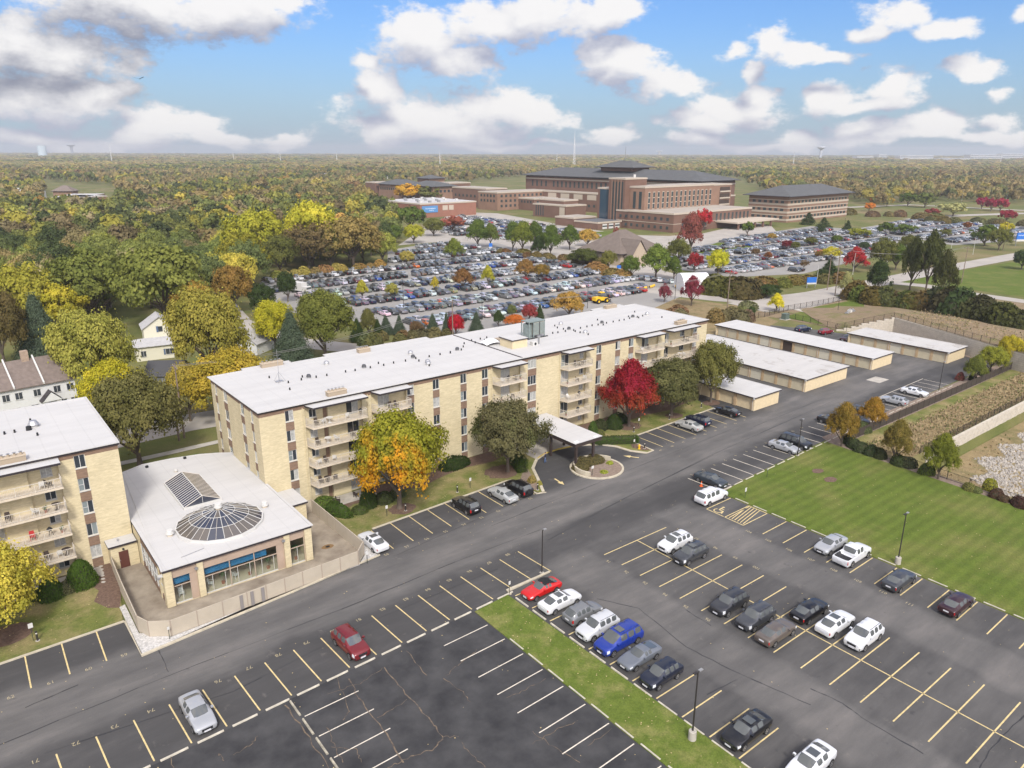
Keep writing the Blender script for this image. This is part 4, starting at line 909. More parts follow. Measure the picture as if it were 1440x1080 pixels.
for x, y, k in vents:
 mb = MB()
 if k == 0: mb.cyl(x, y, 14.0, 14.32, .11, .10, M_BLACK, 8)
 elif k == 1: mb.cyl(x, y, 14.0, 14.2, .28, .28, M_GREYM, 10); mb.cyl(x, y, 14.2, 14.5, .36, .24, mat('dark_fan_hood', (0.06, 0.06, 0.065), .5), 12)
 elif k == 3: mb.cyl(x, y, 14.0, 14.25, .3, .3, M_WHITE, 12); mb.cyl(x, y, 14.25, 14.5, .42, .3, M_ALU, 12); mb.cyl(x, y, 14.5, 14.62, .3, .05, M_ALU, 12)
 else:
  for k_ in range(3): mb.tube((x + .9 * math.cos(k_ * 2.1), y + .9 * math.sin(k_ * 2.1), 14), (x, y, 15.4), .02, .02, M_ALU, 4)
  mb.box(x - .5, x + .5, y - .3, y + .3, 14, 14.15, M_ALU); mb.tube((x, y, 14), (x, y, 18.6), .035, .02, M_ALU, 5); mb.tube((x - .5, y, 17.8), (x + .5, y, 17.8), .015, .015, M_ALU, 4)
 mb.build('antenna' if k == 2 else 'roof_vent', bA)
chimney_mound(bA, 9.3, .2, 2.6, .9, 14); chimney_mound(bA, 78.0, .2, 2.6, .9, 14); chimney_mound(bA, 7.4, 18.6, 3.2, .9, 14); chimney_mound(bA, 78.0, 18.6, 3.0, .9, 14); chimney_mound(bA, 22.5, 17.6, 2, .9, 14)
# roof details of the west block
for px, py, k in [(258, 195, 0), (245, 268, 1), (125, 290, 0), (40, 305, 0), (318, 315, 0), (285, 240, 3)]:
 p = guv(px / 6, 560 + py / 6, 14) - Vector((-15.62, -.2)); mb = MB()
 if k == 0: mb.cyl(p.x, p.y, 14, 14.35, .11, .1, M_BLACK, 8)
 elif k == 1: mb.cyl(p.x, p.y, 14, 14.45, .3, .26, M_BLACK, 10)
 else: mb.cyl(p.x, p.y, 14, 14.3, .42, .42, M_WHITE, 12); mb.cyl(p.x, p.y, 14.3, 14.75, .6, .35, M_ALU, 14)
 mb.build('roof_vent', bB)
chimney_mound(bB, -11.2, .2, 2.8, .9, 14)
# downpipes and a wall lamp
for x in (5.5, 14.6, 35.2, 48.9): MB().box(x, x + .09, -.10, -.004, 0, 13.4, M_CREAM).build('downpipe', bA)
pv = empty('pavilion', S(0, 0), ANG, 'low glazed pavilion with a white roof, gabled skylight and round glass dome', 'building')
M_THIN = bpy.data.materials.new('clear_glass'); M_THIN.use_nodes = True
nt = M_THIN.node_tree; nt.nodes.clear(); o_ = nt.nodes.new('ShaderNodeOutputMaterial'); tr = nt.nodes.new('ShaderNodeBsdfTransparent'); gl = nt.nodes.new('ShaderNodeBsdfGlossy'); gl.inputs['Roughness'].default_value = .03
mxs = nt.nodes.new('ShaderNodeMixShader'); mxs.inputs[0].default_value = .14; tr.inputs[0].default_value = (.86, .92, .90, 1); nt.links.new(tr.outputs[0], mxs.inputs[1]); nt.links.new(gl.outputs[0], mxs.inputs[2]); nt.links.new(mxs.outputs[0], o_.inputs[0])
X0, X1, Y0 = -15.55, 0.1, -13.4
rp = [(X0 - .05, -13.62), (0.12, -13.62), (0.12, 12.9), (-1.6, 14.0), (-3.7, 15.0), (-7.2, 15.8), (-10.7, 16.0), (-13.2, 14.9), (-15.5, 13.4)]
RZ = 4.42
# roof with openings for the skylight and the dome is not needed: both sit on upstands
mb = MB(); mb.prism(rp, RZ - .26, RZ, M_ROOF, M_COPE); ribbon(mb, rp[:-1], .2, RZ + .06, M_ROOF, z0=RZ - .01, closed=True); mb.build('roof', pv)
mb = MB(); M_INT = mat('interior_cream', (0.72, 0.66, 0.50), .8); M_MURAL = mat('blue_valance', (0.035, 0.17, 0.34), .6, noise_amt=.25, noise_scale=1.5)
def wl(x0, x1, y0, y1, z0, z1, m): mb.box(x0, x1, y0, y1, z0, z1, m)
piers = [(-15.5, -14.72), (-3.1 - .0, -2.45), (-.72, 0.08), (-12.3, -11.68)]
for a, b in piers: wl(a, b, Y0 - .12, Y0 + .5, .12, 4.14, M_CREAM)
wl(-12.95, -12.31, Y0 + .1, Y0 + .5, .12, 4.14, M_TANP); wl(-3.85, -3.11, Y0 + .1, Y0 + .5, .12, 4.14, M_TANP)
wl(-15.45, 0.05, Y0 + .06, Y0 + .3, 3.18, 4.15, M_TANP)
wl(-15.5, 0.05, Y0 + .1, Y0 + .35, .0, .12, M_CREAM)
# west side wall: piers, brown panels; east and back walls
for a, b in ((Y0 + .4, -12.6), (-11.3, -10.9), (-3.2, -2.4)): wl(-15.5, -15.1, a, b, .12, 4.14, M_CREAM)
wl(-15.42, -15.2, -12.6, -3.2, 3.0, 4.14, M_BROWN); wl(-15.42, -15.2, -12.6, -3.2, 0.12, .7, M_BROWN)
wl(-15.5, -15.1, -2.4, 0.0, 0, 4.14, M_CREAM)
wl(-.3, 0.0, Y0 + .5, 12.6, 0, 4.14, M_CREAM)
mb.add([(x * .985, y - .15, z) for z in (0, 4.14) for x, y in rp[2:]], [(i, i + 1, i + 1 + 7, i + 7) for i in range(6)], M_CREAM)
# interior
wl(-15.0, -.35, Y0 + .36, Y0 + 7, .05, .12, mat('pavilion_floor', (0.55, 0.47, 0.34), .5)); wl(-15.0, -.35, Y0 + 7, Y0 + 7.2, .12, 4.1, M_INT)
mb.build('wall', pv)
def glaze(x0, x1, mull, blue=1.0, z1=3.18, name='window'):
 g = MB(); y = Y0 + .2
 g.quad((x0, y, .14), (x1, y, .14), (x1, y, z1), (x0, y, z1), M_THIN)
 for x in [x0 + .04] + mull + [x1 - .04]: g.box(x - .045, x + .045, y - .06, y - .004, .14, z1, mat('bronze_frame', (0.40, 0.31, 0.24), .6))
 g.box(x0 + .085, x1 - .085, y - .055, y - .006, 2.10, 2.2, mat('bronze_frame')); g.box(x0 + .085, x1 - .085, y - .055, y - .006, .14, .24, M_WHITE)
 for i in range(int((x1 - x0) / 1.3)):
  xx = x0 + 1.3 * (i + .65)
  if all(abs(xx - q) > .25 for q in mull): g.box(xx - .02, xx + .02, y - .04, y - .006, .24, 2.10, M_WHITE)
 o = g.build(name, pv)
 b = MB(); b.box(x0 + .05, x0 + (x1 - x0) * blue, y + .25, y + .32, 2.22, 3.17, M_MURAL); b.build('valance', o)
 return o
glaze(-14.72, -12.95, []); glaze(-11.68, -3.85, [-9.0, -6.4], .86); glaze(-2.45, -.72, [], .12)
g = MB()
for i in range(6):
 y0 = -10.8 + i * 1.27
 g.quad((-15.35, y0 + 1.17, .72), (-15.35, y0, .72), (-15.35, y0, 2.98), (-15.35, y0 + 1.17, 2.98), M_GL1 if i % 2 else M_GL2); g.box(-15.42, -15.352, y0 + 1.17, y0 + 1.27, .7, 3.0, M_WHITE)
g.box(-15.43, -15.37, -12.6, -3.2, 1.9, 1.97, M_WHITE); g.build('window', pv)
# gabled skylight
sk = MB(); M_SKG = mat('tinted_glass', (0.045, 0.05, 0.068), .07, spec=0.9); M_SKG2 = mat('tinted_glass_tan', (0.105, 0.092, 0.08), .10, spec=0.9)
sx0, sx1, sxm, sy0, sy1, sz0, sz1 = -9.95, -5.8, -7.88, -1.0, 7.6, RZ + .25, 5.6
sk.box(sx0 - .12, sx1 + .12, sy0 - .12, sy1 + .12, RZ - .01, RZ + .24, M_WHITE)
for a, b, s, m_ in ((sx0, sxm, -1, M_SKG), (sxm, sx1, 1, M_SKG2)):
 za, zb = (sz0, sz1) if s < 0 else (sz1, sz0)
 sk.quad((a, sy0, za), (b, sy0, zb), (b, sy1, zb), (a, sy1, za), m_)
 for i in range(17):
  y = sy0 + (sy1 - sy0) * i / 16; w = .05 if i in (0, 16) else .028
  sk.tube((a, y, za + .02), (b, y, zb + .02), w, w, M_RAIL, 4)
sk.tube((sxm, sy0, sz1 + .03), (sxm, sy1, sz1 + .03), .06, .06, M_WHITE, 4)
for y, q in ((sy0, 1), (sy1, -1)): sk.add([(sx0, y, sz0), (sx1, y, sz0), (sxm, y, sz1)], [(0, 1, 2)], M_SKG); sk.tube((sxm, y - .03 * q, sz0), (sxm, y - .03 * q, sz1), .03, .03, M_WHITE, 4)
sk.build('skylight', pv)
# glass dome, sixteen sides in three rings
dm = MB(); cx_, cy_, rr_, nn_ = -7.75, -6.85, 4.55, 16; prof = [(1.0, RZ + .32), (.70, RZ + 1.0), (.38, RZ + 1.5), (.10, RZ + 1.82)]
dm.add([], [], M_WHITE)
cp = [(cx_ + (rr_ + .14) * math.cos(2 * math.pi * (i + .5) / nn_), cy_ + (rr_ + .14) * math.sin(2 * math.pi * (i + .5) / nn_)) for i in range(nn_)]
dm.prism(cp, RZ - .01, RZ + .3, M_WHITE)
def dp(i, k): a = 2 * math.pi * (i + .5) / nn_; r = rr_ * prof[k][0]; return (cx_ + r * math.cos(a), cy_ + r * math.sin(a), prof[k][1])
rd = random.Random(4)
for i in range(nn_):
 for k in range(3):
  dm.add([dp(i, k), dp(i + 1, k), dp(i + 1, k + 1), dp(i, k + 1)], [(0, 1, 2, 3)], M_SKG if rd.random() < .62 else M_SKG2)
  a, b = Vector(dp(i, k)), Vector(dp(i, k + 1)); dm.tube(a + Vector((0, 0, .03)), b + Vector((0, 0, .03)), .035, .03, M_WHITE, 4)
  a, b = Vector(dp(i, k)), Vector(dp(i + 1, k))
  if k: dm.tube(a + Vector((0, 0, .02)), b + Vector((0, 0, .02)), .03, .03, M_WHITE, 4)
 m0 = (Vector(dp(i, 0)) + Vector(dp(i + 1, 0))) / 2; m1 = (Vector(dp(i, 2)) + Vector(dp(i + 1, 2))) / 2
 mm1 = (Vector(dp(i, 1)) + Vector(dp(i + 1, 1))) / 2
 for p_, q_ in ((m0, mm1), (mm1, m1)): dm.tube(p_ + Vector((0, 0, .03)), q_ + Vector((0, 0, .03)), .02, .02, M_RAIL, 4)
dome = dm.build('glass_dome', pv)
def turbine(x, y, z, s=1.0):
 v = MB(); v.cyl(x, y, z, z + .25 * s, .34 * s, .34 * s, M_SLAB, 14)
 for k in range(3): v.cyl(x, y, z + (.28 + .17 * k) * s, z + (.42 + .17 * k) * s, (.50 - .05 * k) * s, (.46 - .05 * k) * s, M_WHITE, 14)
 return v
turbine(cx_, cy_, RZ + 1.75, .95).build('dome_vent', pv)
for x, y in ((-12.95, -6.4), (-2.35, -6.0)): turbine(x, y, RZ, .9).build('roof_vent', pv)
turbine(-7.8, 10.9, RZ, .5).build('roof_vent', pv)
for x, y in (guv(1040 / 4, 400 + 980 / 4, RZ), guv(827 / 4, 400 + 1030 / 4, RZ)): v = MB(); v.cyl(x, y, RZ, RZ + .25, .2, .2, M_BLACK, 8); v.build('roof_vent', pv)
v = MB(); v.tube((-13.3, -12.0, RZ + .04), (-10.9, -11.5, RZ + .04), .035, .035, M_ALU, 5); v.build('roof_pipe', pv)
v = MB(); v.box(-15.9, -15.35, -13.2, -12.95, 3.55, 3.8, M_WHITE); v.box(-16.0, -15.75, -13.35, -13.1, 3.45, 3.65, M_ALU); v.build('floodlight', pv)
for x in (-12.4, -3.2): v = MB(); v.box(x - .14, x + .14, Y0 - .32, Y0 - .13, 3.5, 3.75, M_ALU); v.build('wall_lamp', pv)
# link blocks on both sides
lk = empty('link_block', S(0, 0), ANG, 'small flat-roofed block with a dark brown door between west block and pavilion', 'building')
mb = MB(); mb.box(-18.3, -15.56, -2.1, -.22, 0, 2.72, M_CREAM); mb.build('wall', lk)
mb = MB(); mb.prism([(-18.5, -2.3), (-15.62, -2.3), (-15.62, -.24), (-18.5, -.24)], 2.73, 2.95, M_ROOF, M_COPE); mb.cyl(-17.3, -1.2, 2.95, 3.2, .1, .1, M_ALU, 8); mb.build('roof', lk)
mb = MB(); mb.box(-17.55, -16.6, -2.16, -2.104, .02, 2.05, M_BDOOR); mb.box(-17.5, -17.46, -2.2, -2.162, .95, 1.1, M_ALU); mb.build('door', lk)
mb = MB(); mb.cyl(-17.05, -2.2, 2.25, 2.4, .12, .08, M_BLACK, 8); mb.build('wall_lamp', lk)
lk2 = empty('link_block', S(0, 0), ANG, 'small flat-roofed block joining the pavilion to the long apartment block', 'building')
mb = MB(); mb.box(.1, 3.2, -4.6, -.02, 0, 2.72, M_CREAM); mb.build('wall', lk2)
mb = MB(); mb.prism([(.14, -4.8), (3.4, -4.8), (3.4, -.02), (.14, -.02)], 2.73, 2.95, M_ROOF, M_COPE); mb.build('roof', lk2)
# courtyard floor, gravel strip, solid fence
uvslab('patio', [(-18.6, -2.2), (-18.7, -15.9), (-16.4, -18.3), (3.6, -17.5), (5.1, -16), (4.9, -2.2)], -.1, .05, M_PATIO)
uvslab('gravel_strip', [(-19.35, -10.2), (-19.3, -19.6), (6.35, -17.15), (6.3, -13.0), (5.2, -13.2), (5.2, -16.1), (3.7, -17.65), (-16.5, -18.5), (-18.8, -16.0), (-18.8, -10)], -.1, .09, M_GRAVEL)
mb = MB(); ribbon(mb, [(-19.45, -13.1), (-19.4, -19.72), (6.5, -17.2), (6.45, -13.1)], .16, .14, M_KERB, z0=-.02); tag(site(mb.build('kerb')), kind='structure')
fpts = [(-18.35, -2.2), (-18.55, -8.0), (-18.7, -15.6), (-18.1, -17.2), (-16.4, -18.35), (-9, -18.1), (-3, -17.85), (3.6, -17.6), (5.1, -16.0), (5.0, -9), (4.9, -2.2), (3.1, -2.25)]
fe = empty('courtyard_fence', S(0, 0), ANG, 'solid tan fence wrapping the courtyard of the glazed pavilion', 'fence')
M_FENCE = mat('tan_fence_board', (0.42, 0.365, 0.285), .85, noise_amt=.06, noise_scale=.7, detail=5)
mb = MB(); ribbon(mb, fpts, .10, 1.75, M_FENCE, z0=.05);
mb.build('fence_panel', fe)
M_JNT = mat('fence_joint', (0.33, 0.27, 0.215), .9)
for i in range(len(fpts) - 1):
 a, b = Vector(fpts[i]), Vector(fpts[i + 1]); n = max(1, round((b - a).length / 2.4))
 for k in range(n):
  p = a.lerp(b, k / n); MB().box(p.x - .05, p.x + .05, p.y - .075, p.y + .075, .05, 1.78, M_JNT).build('fence_post', fe)
for x in (-9.6, -8.5, -7.4): mb = MB(); mb.box(x - .16, x + .16, -18.24 + .0235 * (x + 9), -18.17 + .0235 * (x + 9), .1, 1.7, mat('grey_gate_board', (0.22, 0.20, 0.19), .8)); mb.build('gate_board', fe)
# stepping stones, manhole in the patio
for k, (x, y) in enumerate([(-16.9, -3.0), (-17.0, -3.6), (-17.1, -4.2), (-17.2, -4.8), (-17.4, -5.4), (-17.6, -6.0)]):
 c = guv(*((lambda a, b: (a / 4.5, 700 + b / 4.5))(640 + k * 3, 437 + k * 20))); o = MB().cyl(0, 0, .08, .11, .24, .22, M_CONC, 9).build('stepping_stone', loc=S(c.x, c.y)); o.scale = (1, .75, 1); tag(o, f'flat pale stepping stone, {nth(k + 1)} from the wall in the bed by the west block', 'stepping stone', 'stepping stones')
c = guv(*((lambda x, y: (320 + x / 6, 660 + y / 6))(845, 655))); uvsheet('drain_stain', blob_pts(c.x, c.y, .75, .5, seed=9), .055, mat('rust_stain', (0.20, 0.12, 0.05), .9)); uvsheet('drain_cover', blob_pts(c.x, c.y, .28, .22, j=0), .06, M_BLACK)
cn = empty('entrance_canopy', S(0, 0), ANG, 'long flat white-topped canopy with dark fascia over the entrance drive', 'canopy')
mb = MB(); mb.prism([(40.75, -13.0), (46.1, -13.0), (46.1, -.2), (40.75, -.2)], 3.35, 3.9, M_ROOF, mat('brown_fascia', (0.045, 0.032, 0.028), .55)); mb.prism([(40.65, -13.1), (46.2, -13.1), (46.2, -.16), (40.65, -.16)], 3.905, 3.97, M_ROOF, M_COPE);
for x, y in ((41.5, -12.4), (45.2, -12.6)): mb.box(x - .35, x + .35, y - .25, y + .25, 3.971, 3.985, mat('white_patch', (0.8, 0.8, 0.8), .6))
mb.build('roof', cn)
mb = MB(); mb.quad((40.8, -12.9, 3.34), (40.8, -.3, 3.34), (46.05, -.3, 3.34), (46.05, -12.9, 3.34), mat('soffit', (0.2, 0.16, 0.13), .8)); mb.build('soffit', cn)
for x, y in ((41.15, -12.75), (44.6, -12.75), (41.3, -1.2), (45.6, -1.2), (41.3, -7.0), (45.6, -5.2)):
 mb = MB(); mb.box(x - .16, x + .16, y - .16, y + .16, 0, 3.33, mat('brown_fascia')); mb.build('post', cn)
mb = MB(); mb.box(41.6, 44.6, -.05, -.004, .1, 2.3, M_GL1)
for i in range(4): mb.box(41.55 + i, 41.65 + i, -.09, -.05, .1, 2.35, M_COPE)
mb.box(41.5, 44.7, -.1, -.052, 2.3, 2.5, M_COPE); o = mb.build('entrance_door', bA)
# planted island in front of it
ic = (43.6, -14.65)
isl = [(ic[0] + 3.9 * math.cos(t), ic[1] + 3.75 * math.sin(t)) for t in [2 * math.pi * i / 36 for i in range(36)]]
uvslab('island_bed', isl, -.1, .10, M_MULCH2)
mb = MB(); ribbon(mb, isl, .32, .17, M_KERB, z0=-.02, closed=True); tag(site(mb.build('kerb')), kind='structure')
wall_pts = [(ic[0] + 3.45 * math.cos(t), ic[1] + 3.2 * math.sin(t)) for t in [math.pi * (.06 + i * 1.12 / 16) for i in range(17)]]
mb = MB(); ribbon(mb, wall_pts, .26, .75, M_KERB, z0=.1); tag(site(mb.build('planter_wall')), 'low curved cream wall around the back of the planted entrance island', 'garden wall')
M_GDOOR = mat('garage_door', (0.50, 0.44, 0.31), .8, noise_amt=.05, noise_scale=1.0)
M_GDOOR2 = mat('garage_door_pale', (0.56, 0.52, 0.41), .8)
M_GJAMB = mat('garage_jamb', (0.44, 0.32, 0.19), .8, noise_amt=.1, noise_scale=2)
M_GWALL = mat('garage_block', (0.64, 0.52, 0.33), .9, noise_amt=.07, noise_scale=1.5, detail=6)
def garage(label, u0, u1, v0, v1, z, n, roofm, gap=None, doors=True):
 g = empty('garage', S(u0, v0), ANG, label, 'garage'); W, D = u1 - u0, v1 - v0
 mb = MB(); mb.box(.25, W, 0, D, 0, z - .22, M_GWALL)
 mb.box(.0, .25, 0, .35, 0, z - .22, M_GWALL); mb.box(0, .25, D - .35, D, 0, z - .22, M_GWALL)
 mb.box(0.04, .25, .35, D - .35, z - .42, z - .22, M_GJAMB); mb.build('wall', g)
 mb = MB(); mb.prism([(-.35, -.3), (W + .3, -.3), (W + .3, D + .3), (-.35, D + .3)], z - .21, z, roofm, M_COPE)
 ribbon(mb, [(-.28, -.22), (W + .22, -.22), (W + .22, D + .22), (-.28, D + .22)], .16, z + .04, roofm, z0=z - .01, closed=True); mb.build('roof', g)
 p = (D - .7) / n
 for i in range(n):
  y0 = .35 + p * i
  if gap is not None and i == gap:
   mb = MB(); mb.box(.17, .246, y0 + .3, y0 + p - .3, .02, z - .45, mat('painted_recess_shade', (0.06, 0.04, 0.03), .9)); mb.build('passage', g)  # flat dark panel: the shade of the open passage put into its colour
  elif doors:
   mb = MB(); m = M_GDOOR2 if (i * 7) % 5 == 1 else M_GDOOR
   for k in range(4): mb.box(.10, .24, y0 + .32, y0 + p - .32, .02 + k * (z - .47) / 4 + .01, .02 + (k + 1) * (z - .47) / 4 - .01, m)
   mb.box(.16, .242, y0 + .32, y0 + p - .32, .02, z - .44, M_GJAMB); mb.build('garage_door', g)
  mb = MB(); mb.box(.02, .245, y0 - .3 if i else y0, y0 + .3, 0, z - .43, M_GJAMB); mb.box(-.03, .02, y0 - .03, y0 + .03, .0, z - .3, M_WHITE if i % 4 == 0 else M_GJAMB); mb.build('jamb', g)
 mb = MB(); mb.box(-.5, -.36, -.3, .0, z - .3, z - .12, M_WHITE); mb.build('security_light', g)
 return g
garage('long garage row with a grey-white roof and an open passage, behind the stained white one', 126.3, 134.8, -13.4, 27.2, 2.62, 13, M_ROOF, gap=6)
garage('wide garage block under a stained white roof beside the east end of the apartments', 101.0, 116.2, -13.2, 21.6, 2.62, 11, M_ROOF2)
garage('short cream garage at the end of the visitor stalls by the green-brown tree', 83.6, 91.2, -13.7, -1.5, 2.62, 3, M_ROOF, doors=False)
garage('farthest garage row with a blotchy white roof in front of the block wall', 144.5, 153.3, -21.0, 2.0, 2.62, 7, M_ROOF2)
def paint_mat(name, attr=False):
 m = bpy.data.materials.new(name); m.use_nodes = True; nt = m.node_tree; b = nt.nodes['Principled BSDF']
 if attr: s = nt.nodes.new('ShaderNodeAttribute'); s.attribute_name = 'carcol'; c = s.outputs['Color']
 else: s = nt.nodes.new('ShaderNodeObjectInfo'); c = s.outputs['Color']
 nt.links.new(c, b.inputs['Base Color']); b.inputs['Roughness'].default_value = .28; b.inputs['Metallic'].default_value = .15; b.inputs['Coat Weight'].default_value = .6; b.inputs['Coat Roughness'].default_value = .05
 return m
M_PAINT = paint_mat('car_paint'); M_PAINTA = paint_mat('car_paint_mass', True)
M_CGL = mat('car_glass', (0.085, 0.092, 0.092), .06, spec=.8)
M_TRIM = mat('car_trim', (0.018, 0.018, 0.02), .6)
M_HL = mat('headlight', (0.62, 0.64, 0.66), .12, spec=.8); M_TL = mat('taillight', (0.32, 0.012, 0.012), .2)
M_TYRE = mat('tyre', (0.014, 0.014, 0.015), .85); M_RIM = mat('rim', (0.42, 0.42, 0.43), .35, metal=.7); M_PLATE = mat('plate', (0.6, 0.6, 0.62), .5)
M_CHR = mat('chrome', (0.6, 0.6, 0.6), .15, metal=1.0)
# kind: length, width, hood z, belt z, roof z, deck z, stations of the cabin (cowl, roof front, roof rear, rear base), wheel radius
KINDS = {
 'sedan':   dict(L=4.75, W=1.82, hood=.92, belt=.98, roof=1.44, deck=1.05, cab=(1.28, 1.98, 3.42, 4.22), r=.33, ti=.27),
 'suv':     dict(L=4.55, W=1.86, hood=1.05, belt=1.10, roof=1.68, deck=1.12, cab=(1.22, 1.85, 4.0, 4.42), r=.36, ti=.22, box=1, rails=1),
 'minivan': dict(L=5.05, W=1.98, hood=1.02, belt=1.06, roof=1.76, deck=1.1, cab=(1.0, 1.95, 4.6, 4.96), r=.35, ti=.2, box=1, rails=1),
 'wagon':   dict(L=4.75, W=1.82, hood=.95, belt=1.0, roof=1.52, deck=1.05, cab=(1.4, 2.1, 4.1, 4.62), r=.33, ti=.25, box=1, rails=1),
 'hatchback': dict(L=4.2, W=1.76, hood=.98, belt=1.03, roof=1.56, deck=1.06, cab=(1.05, 1.75, 3.5, 4.08), r=.32, ti=.24, box=1),
 'coupe':   dict(L=4.5, W=1.78, hood=.82, belt=.88, roof=1.28, deck=.92, cab=(1.5, 2.2, 3.0, 4.15), r=.31, ti=.26),
 'pickup':  dict(L=5.5, W=1.95, hood=1.10, belt=1.15, roof=1.80, deck=1.15, cab=(1.45, 2.05, 3.35, 3.62), r=.39, ti=.2, bed=1),
}
def car_shell(k, lod=0):
 """rings of points from nose (x=0) to tail; returns verts, faces, face classes"""
 L_, W, hood, belt, roof, deck = k['L'], k['W'] / 2, k['hood'], k['belt'], k['roof'], k['deck']
 c0, c1, c2, c3 = k['cab']; ti = k['ti']; zb = .24
 low = .22 if lod else .22
 st = []   # x, width factor, bottom z, belt z, top z at p5, inset p5, z p6, inset p6, z p7, cabin flag
 def body(x, wf, zbt, zh, bott=zb): st.append((x, wf, bott, zbt, zh, .16, zh + .02, .45, zh + .045, 0))
 body(0.0, .80, hood - .28, hood - .20, .34); body(.10, .90, hood - .17, hood - .10, .26); body(.45, .97, hood - .08, hood - .01); body(c0 - .35 if c0 > 1 else c0 - .3, 1, belt - .03, hood + .02)
 def cowl(x, z): st.append((x, 1, zb, belt, z, .10, z + .01, ti + .02, z + .02, 1))
 def cab(x, f, zr, fl=2): st.append((x, 1, zb, belt + .0, belt + .035, .075, belt + (zr - belt) * f - .045 * f, .075 + (ti - .075) * f + .03, belt + (zr - belt) * f, fl))
 cowl(c0, hood + .045)
 cab(c1, 1, roof, 2)
 mid = (c1 + c2) / 2
 if k.get('box') and c2 - c1 > 1.6:
  a = c1 + (c2 - c1) * .34; b = c1 + (c2 - c1) * .68
  cab(a - .04, 1, roof + .02, 2); cab(a + .04, 1, roof + .02, 2); cab(b - .04, 1, roof + .01, 2); cab(b + .05, 1, roof + .01, 2)
 else: cab(mid - .04, 1, roof + .015, 2); cab(mid + .04, 1, roof + .015, 2)
 cab(c2, 1, roof - .03, 2)
 if k.get('bed'):
  st.append((c3, 1, zb, belt, belt + .03, .09, belt + .04, .3, belt + .05, 1))
  st.append((c3 + .1, 1, zb, belt, belt + .01, .1, belt + .01, .12, belt - .42, 3)); st.append((L_ - .25, 1, zb, belt, belt + .01, .1, belt + .01, .12, belt - .42, 3))
  st.append((L_ - .12, .99, .3, belt - .02, belt, .1, belt, .3, belt, 0)); st.append((L_, .96, .40, belt - .06, belt - .03, .1, belt - .03, .3, belt - .03, 0))
 else:
  st.append((c3, .99, zb, belt + .0, deck - .005, .12, deck, ti + .05, deck + .01, 1))
  if L_ - c3 > .3: body(L_ - .28, .965, deck - .07, deck - .02)
  body(L_ - .09, .92, deck - .10, deck - .05, .28); body(L_, .86, deck - .18, deck - .12, .38)
 vs, fs, cl = [], [], []
 for (x, wf, bz, bl, z5, i5, z6, i6, z7, fl) in st:
  w = W * wf
  ring = [(w - .10, bz), (w - .01, bz + .13), (w, .58 if bl > .66 else bl * .85), (w - .03, bl), (w - i5, z5), (w - i6 if fl != 0 else max(.1, w - .45), z6), (0, z7)]
  if fl == 3: ring = [(w - .10, bz), (w - .01, bz + .13), (w, .62), (w - .03, bl), (w - .10, z5), (w - .13, z7), (0, z7)]
  pts = [(x, 0, bz)] + [(x, y, z) for y, z in ring]
  vs += pts + [(x, -y, z) for x, y, z in reversed(pts[1:-1])]
 n = 14 - 0
 n = len(vs) // len(st)
 for i in range(len(st) - 1):
  f0, f1 = st[i][9], st[i + 1][9]
  for j in range(n):
   j2 = (j + 1) % n
   fs.append((i * n + j, i * n + j2, (i + 1) * n + j2, (i + 1) * n + j))
   jj = j if j < 7 else 13 - j        # mirrored ring segment index: segment jj between point jj and jj+1
   c = 0
   if jj in (0,): c = 2
   elif jj == 1 and True: c = 2 if k.get('box') and lod == 0 and False else 0
   dx = st[i + 1][0] - st[i][0]
   if jj in (6,):
    if f0 == 1 and f1 == 2: c = 1
    if f0 == 2 and f1 == 1: c = 1
   pass
   if f0 == 2 and f1 == 2 and jj == 5 and dx > .15: c = 1
   if f0 == 3 and f1 == 3 and jj in (5, 6): c = 2
   if i == 1 and jj == 3: c = 3
   if i == 0 and jj in (2,) : c = 2
   if i == len(st) - 2 and jj in (3,): c = 4
   if i == len(st) - 3 and jj == 3 and not k.get('bed') and k.get('box'): c = 4
   fs_cl = c; cl.append(fs_cl)
 fs.append(tuple(range(n - 1, -1, -1))); cl.append(0); o = (len(st) - 1) * n; fs.append(tuple(o + i for i in range(n))); cl.append(0)
 vs = [(x - L_ / 2, y, z) for x, y, z in vs]     # centred, nose at -x
 vs = [(-x, y, z) for x, y, z in vs]; fs = [f[::-1] for f in fs]   # nose at +x
 return vs, fs, cl
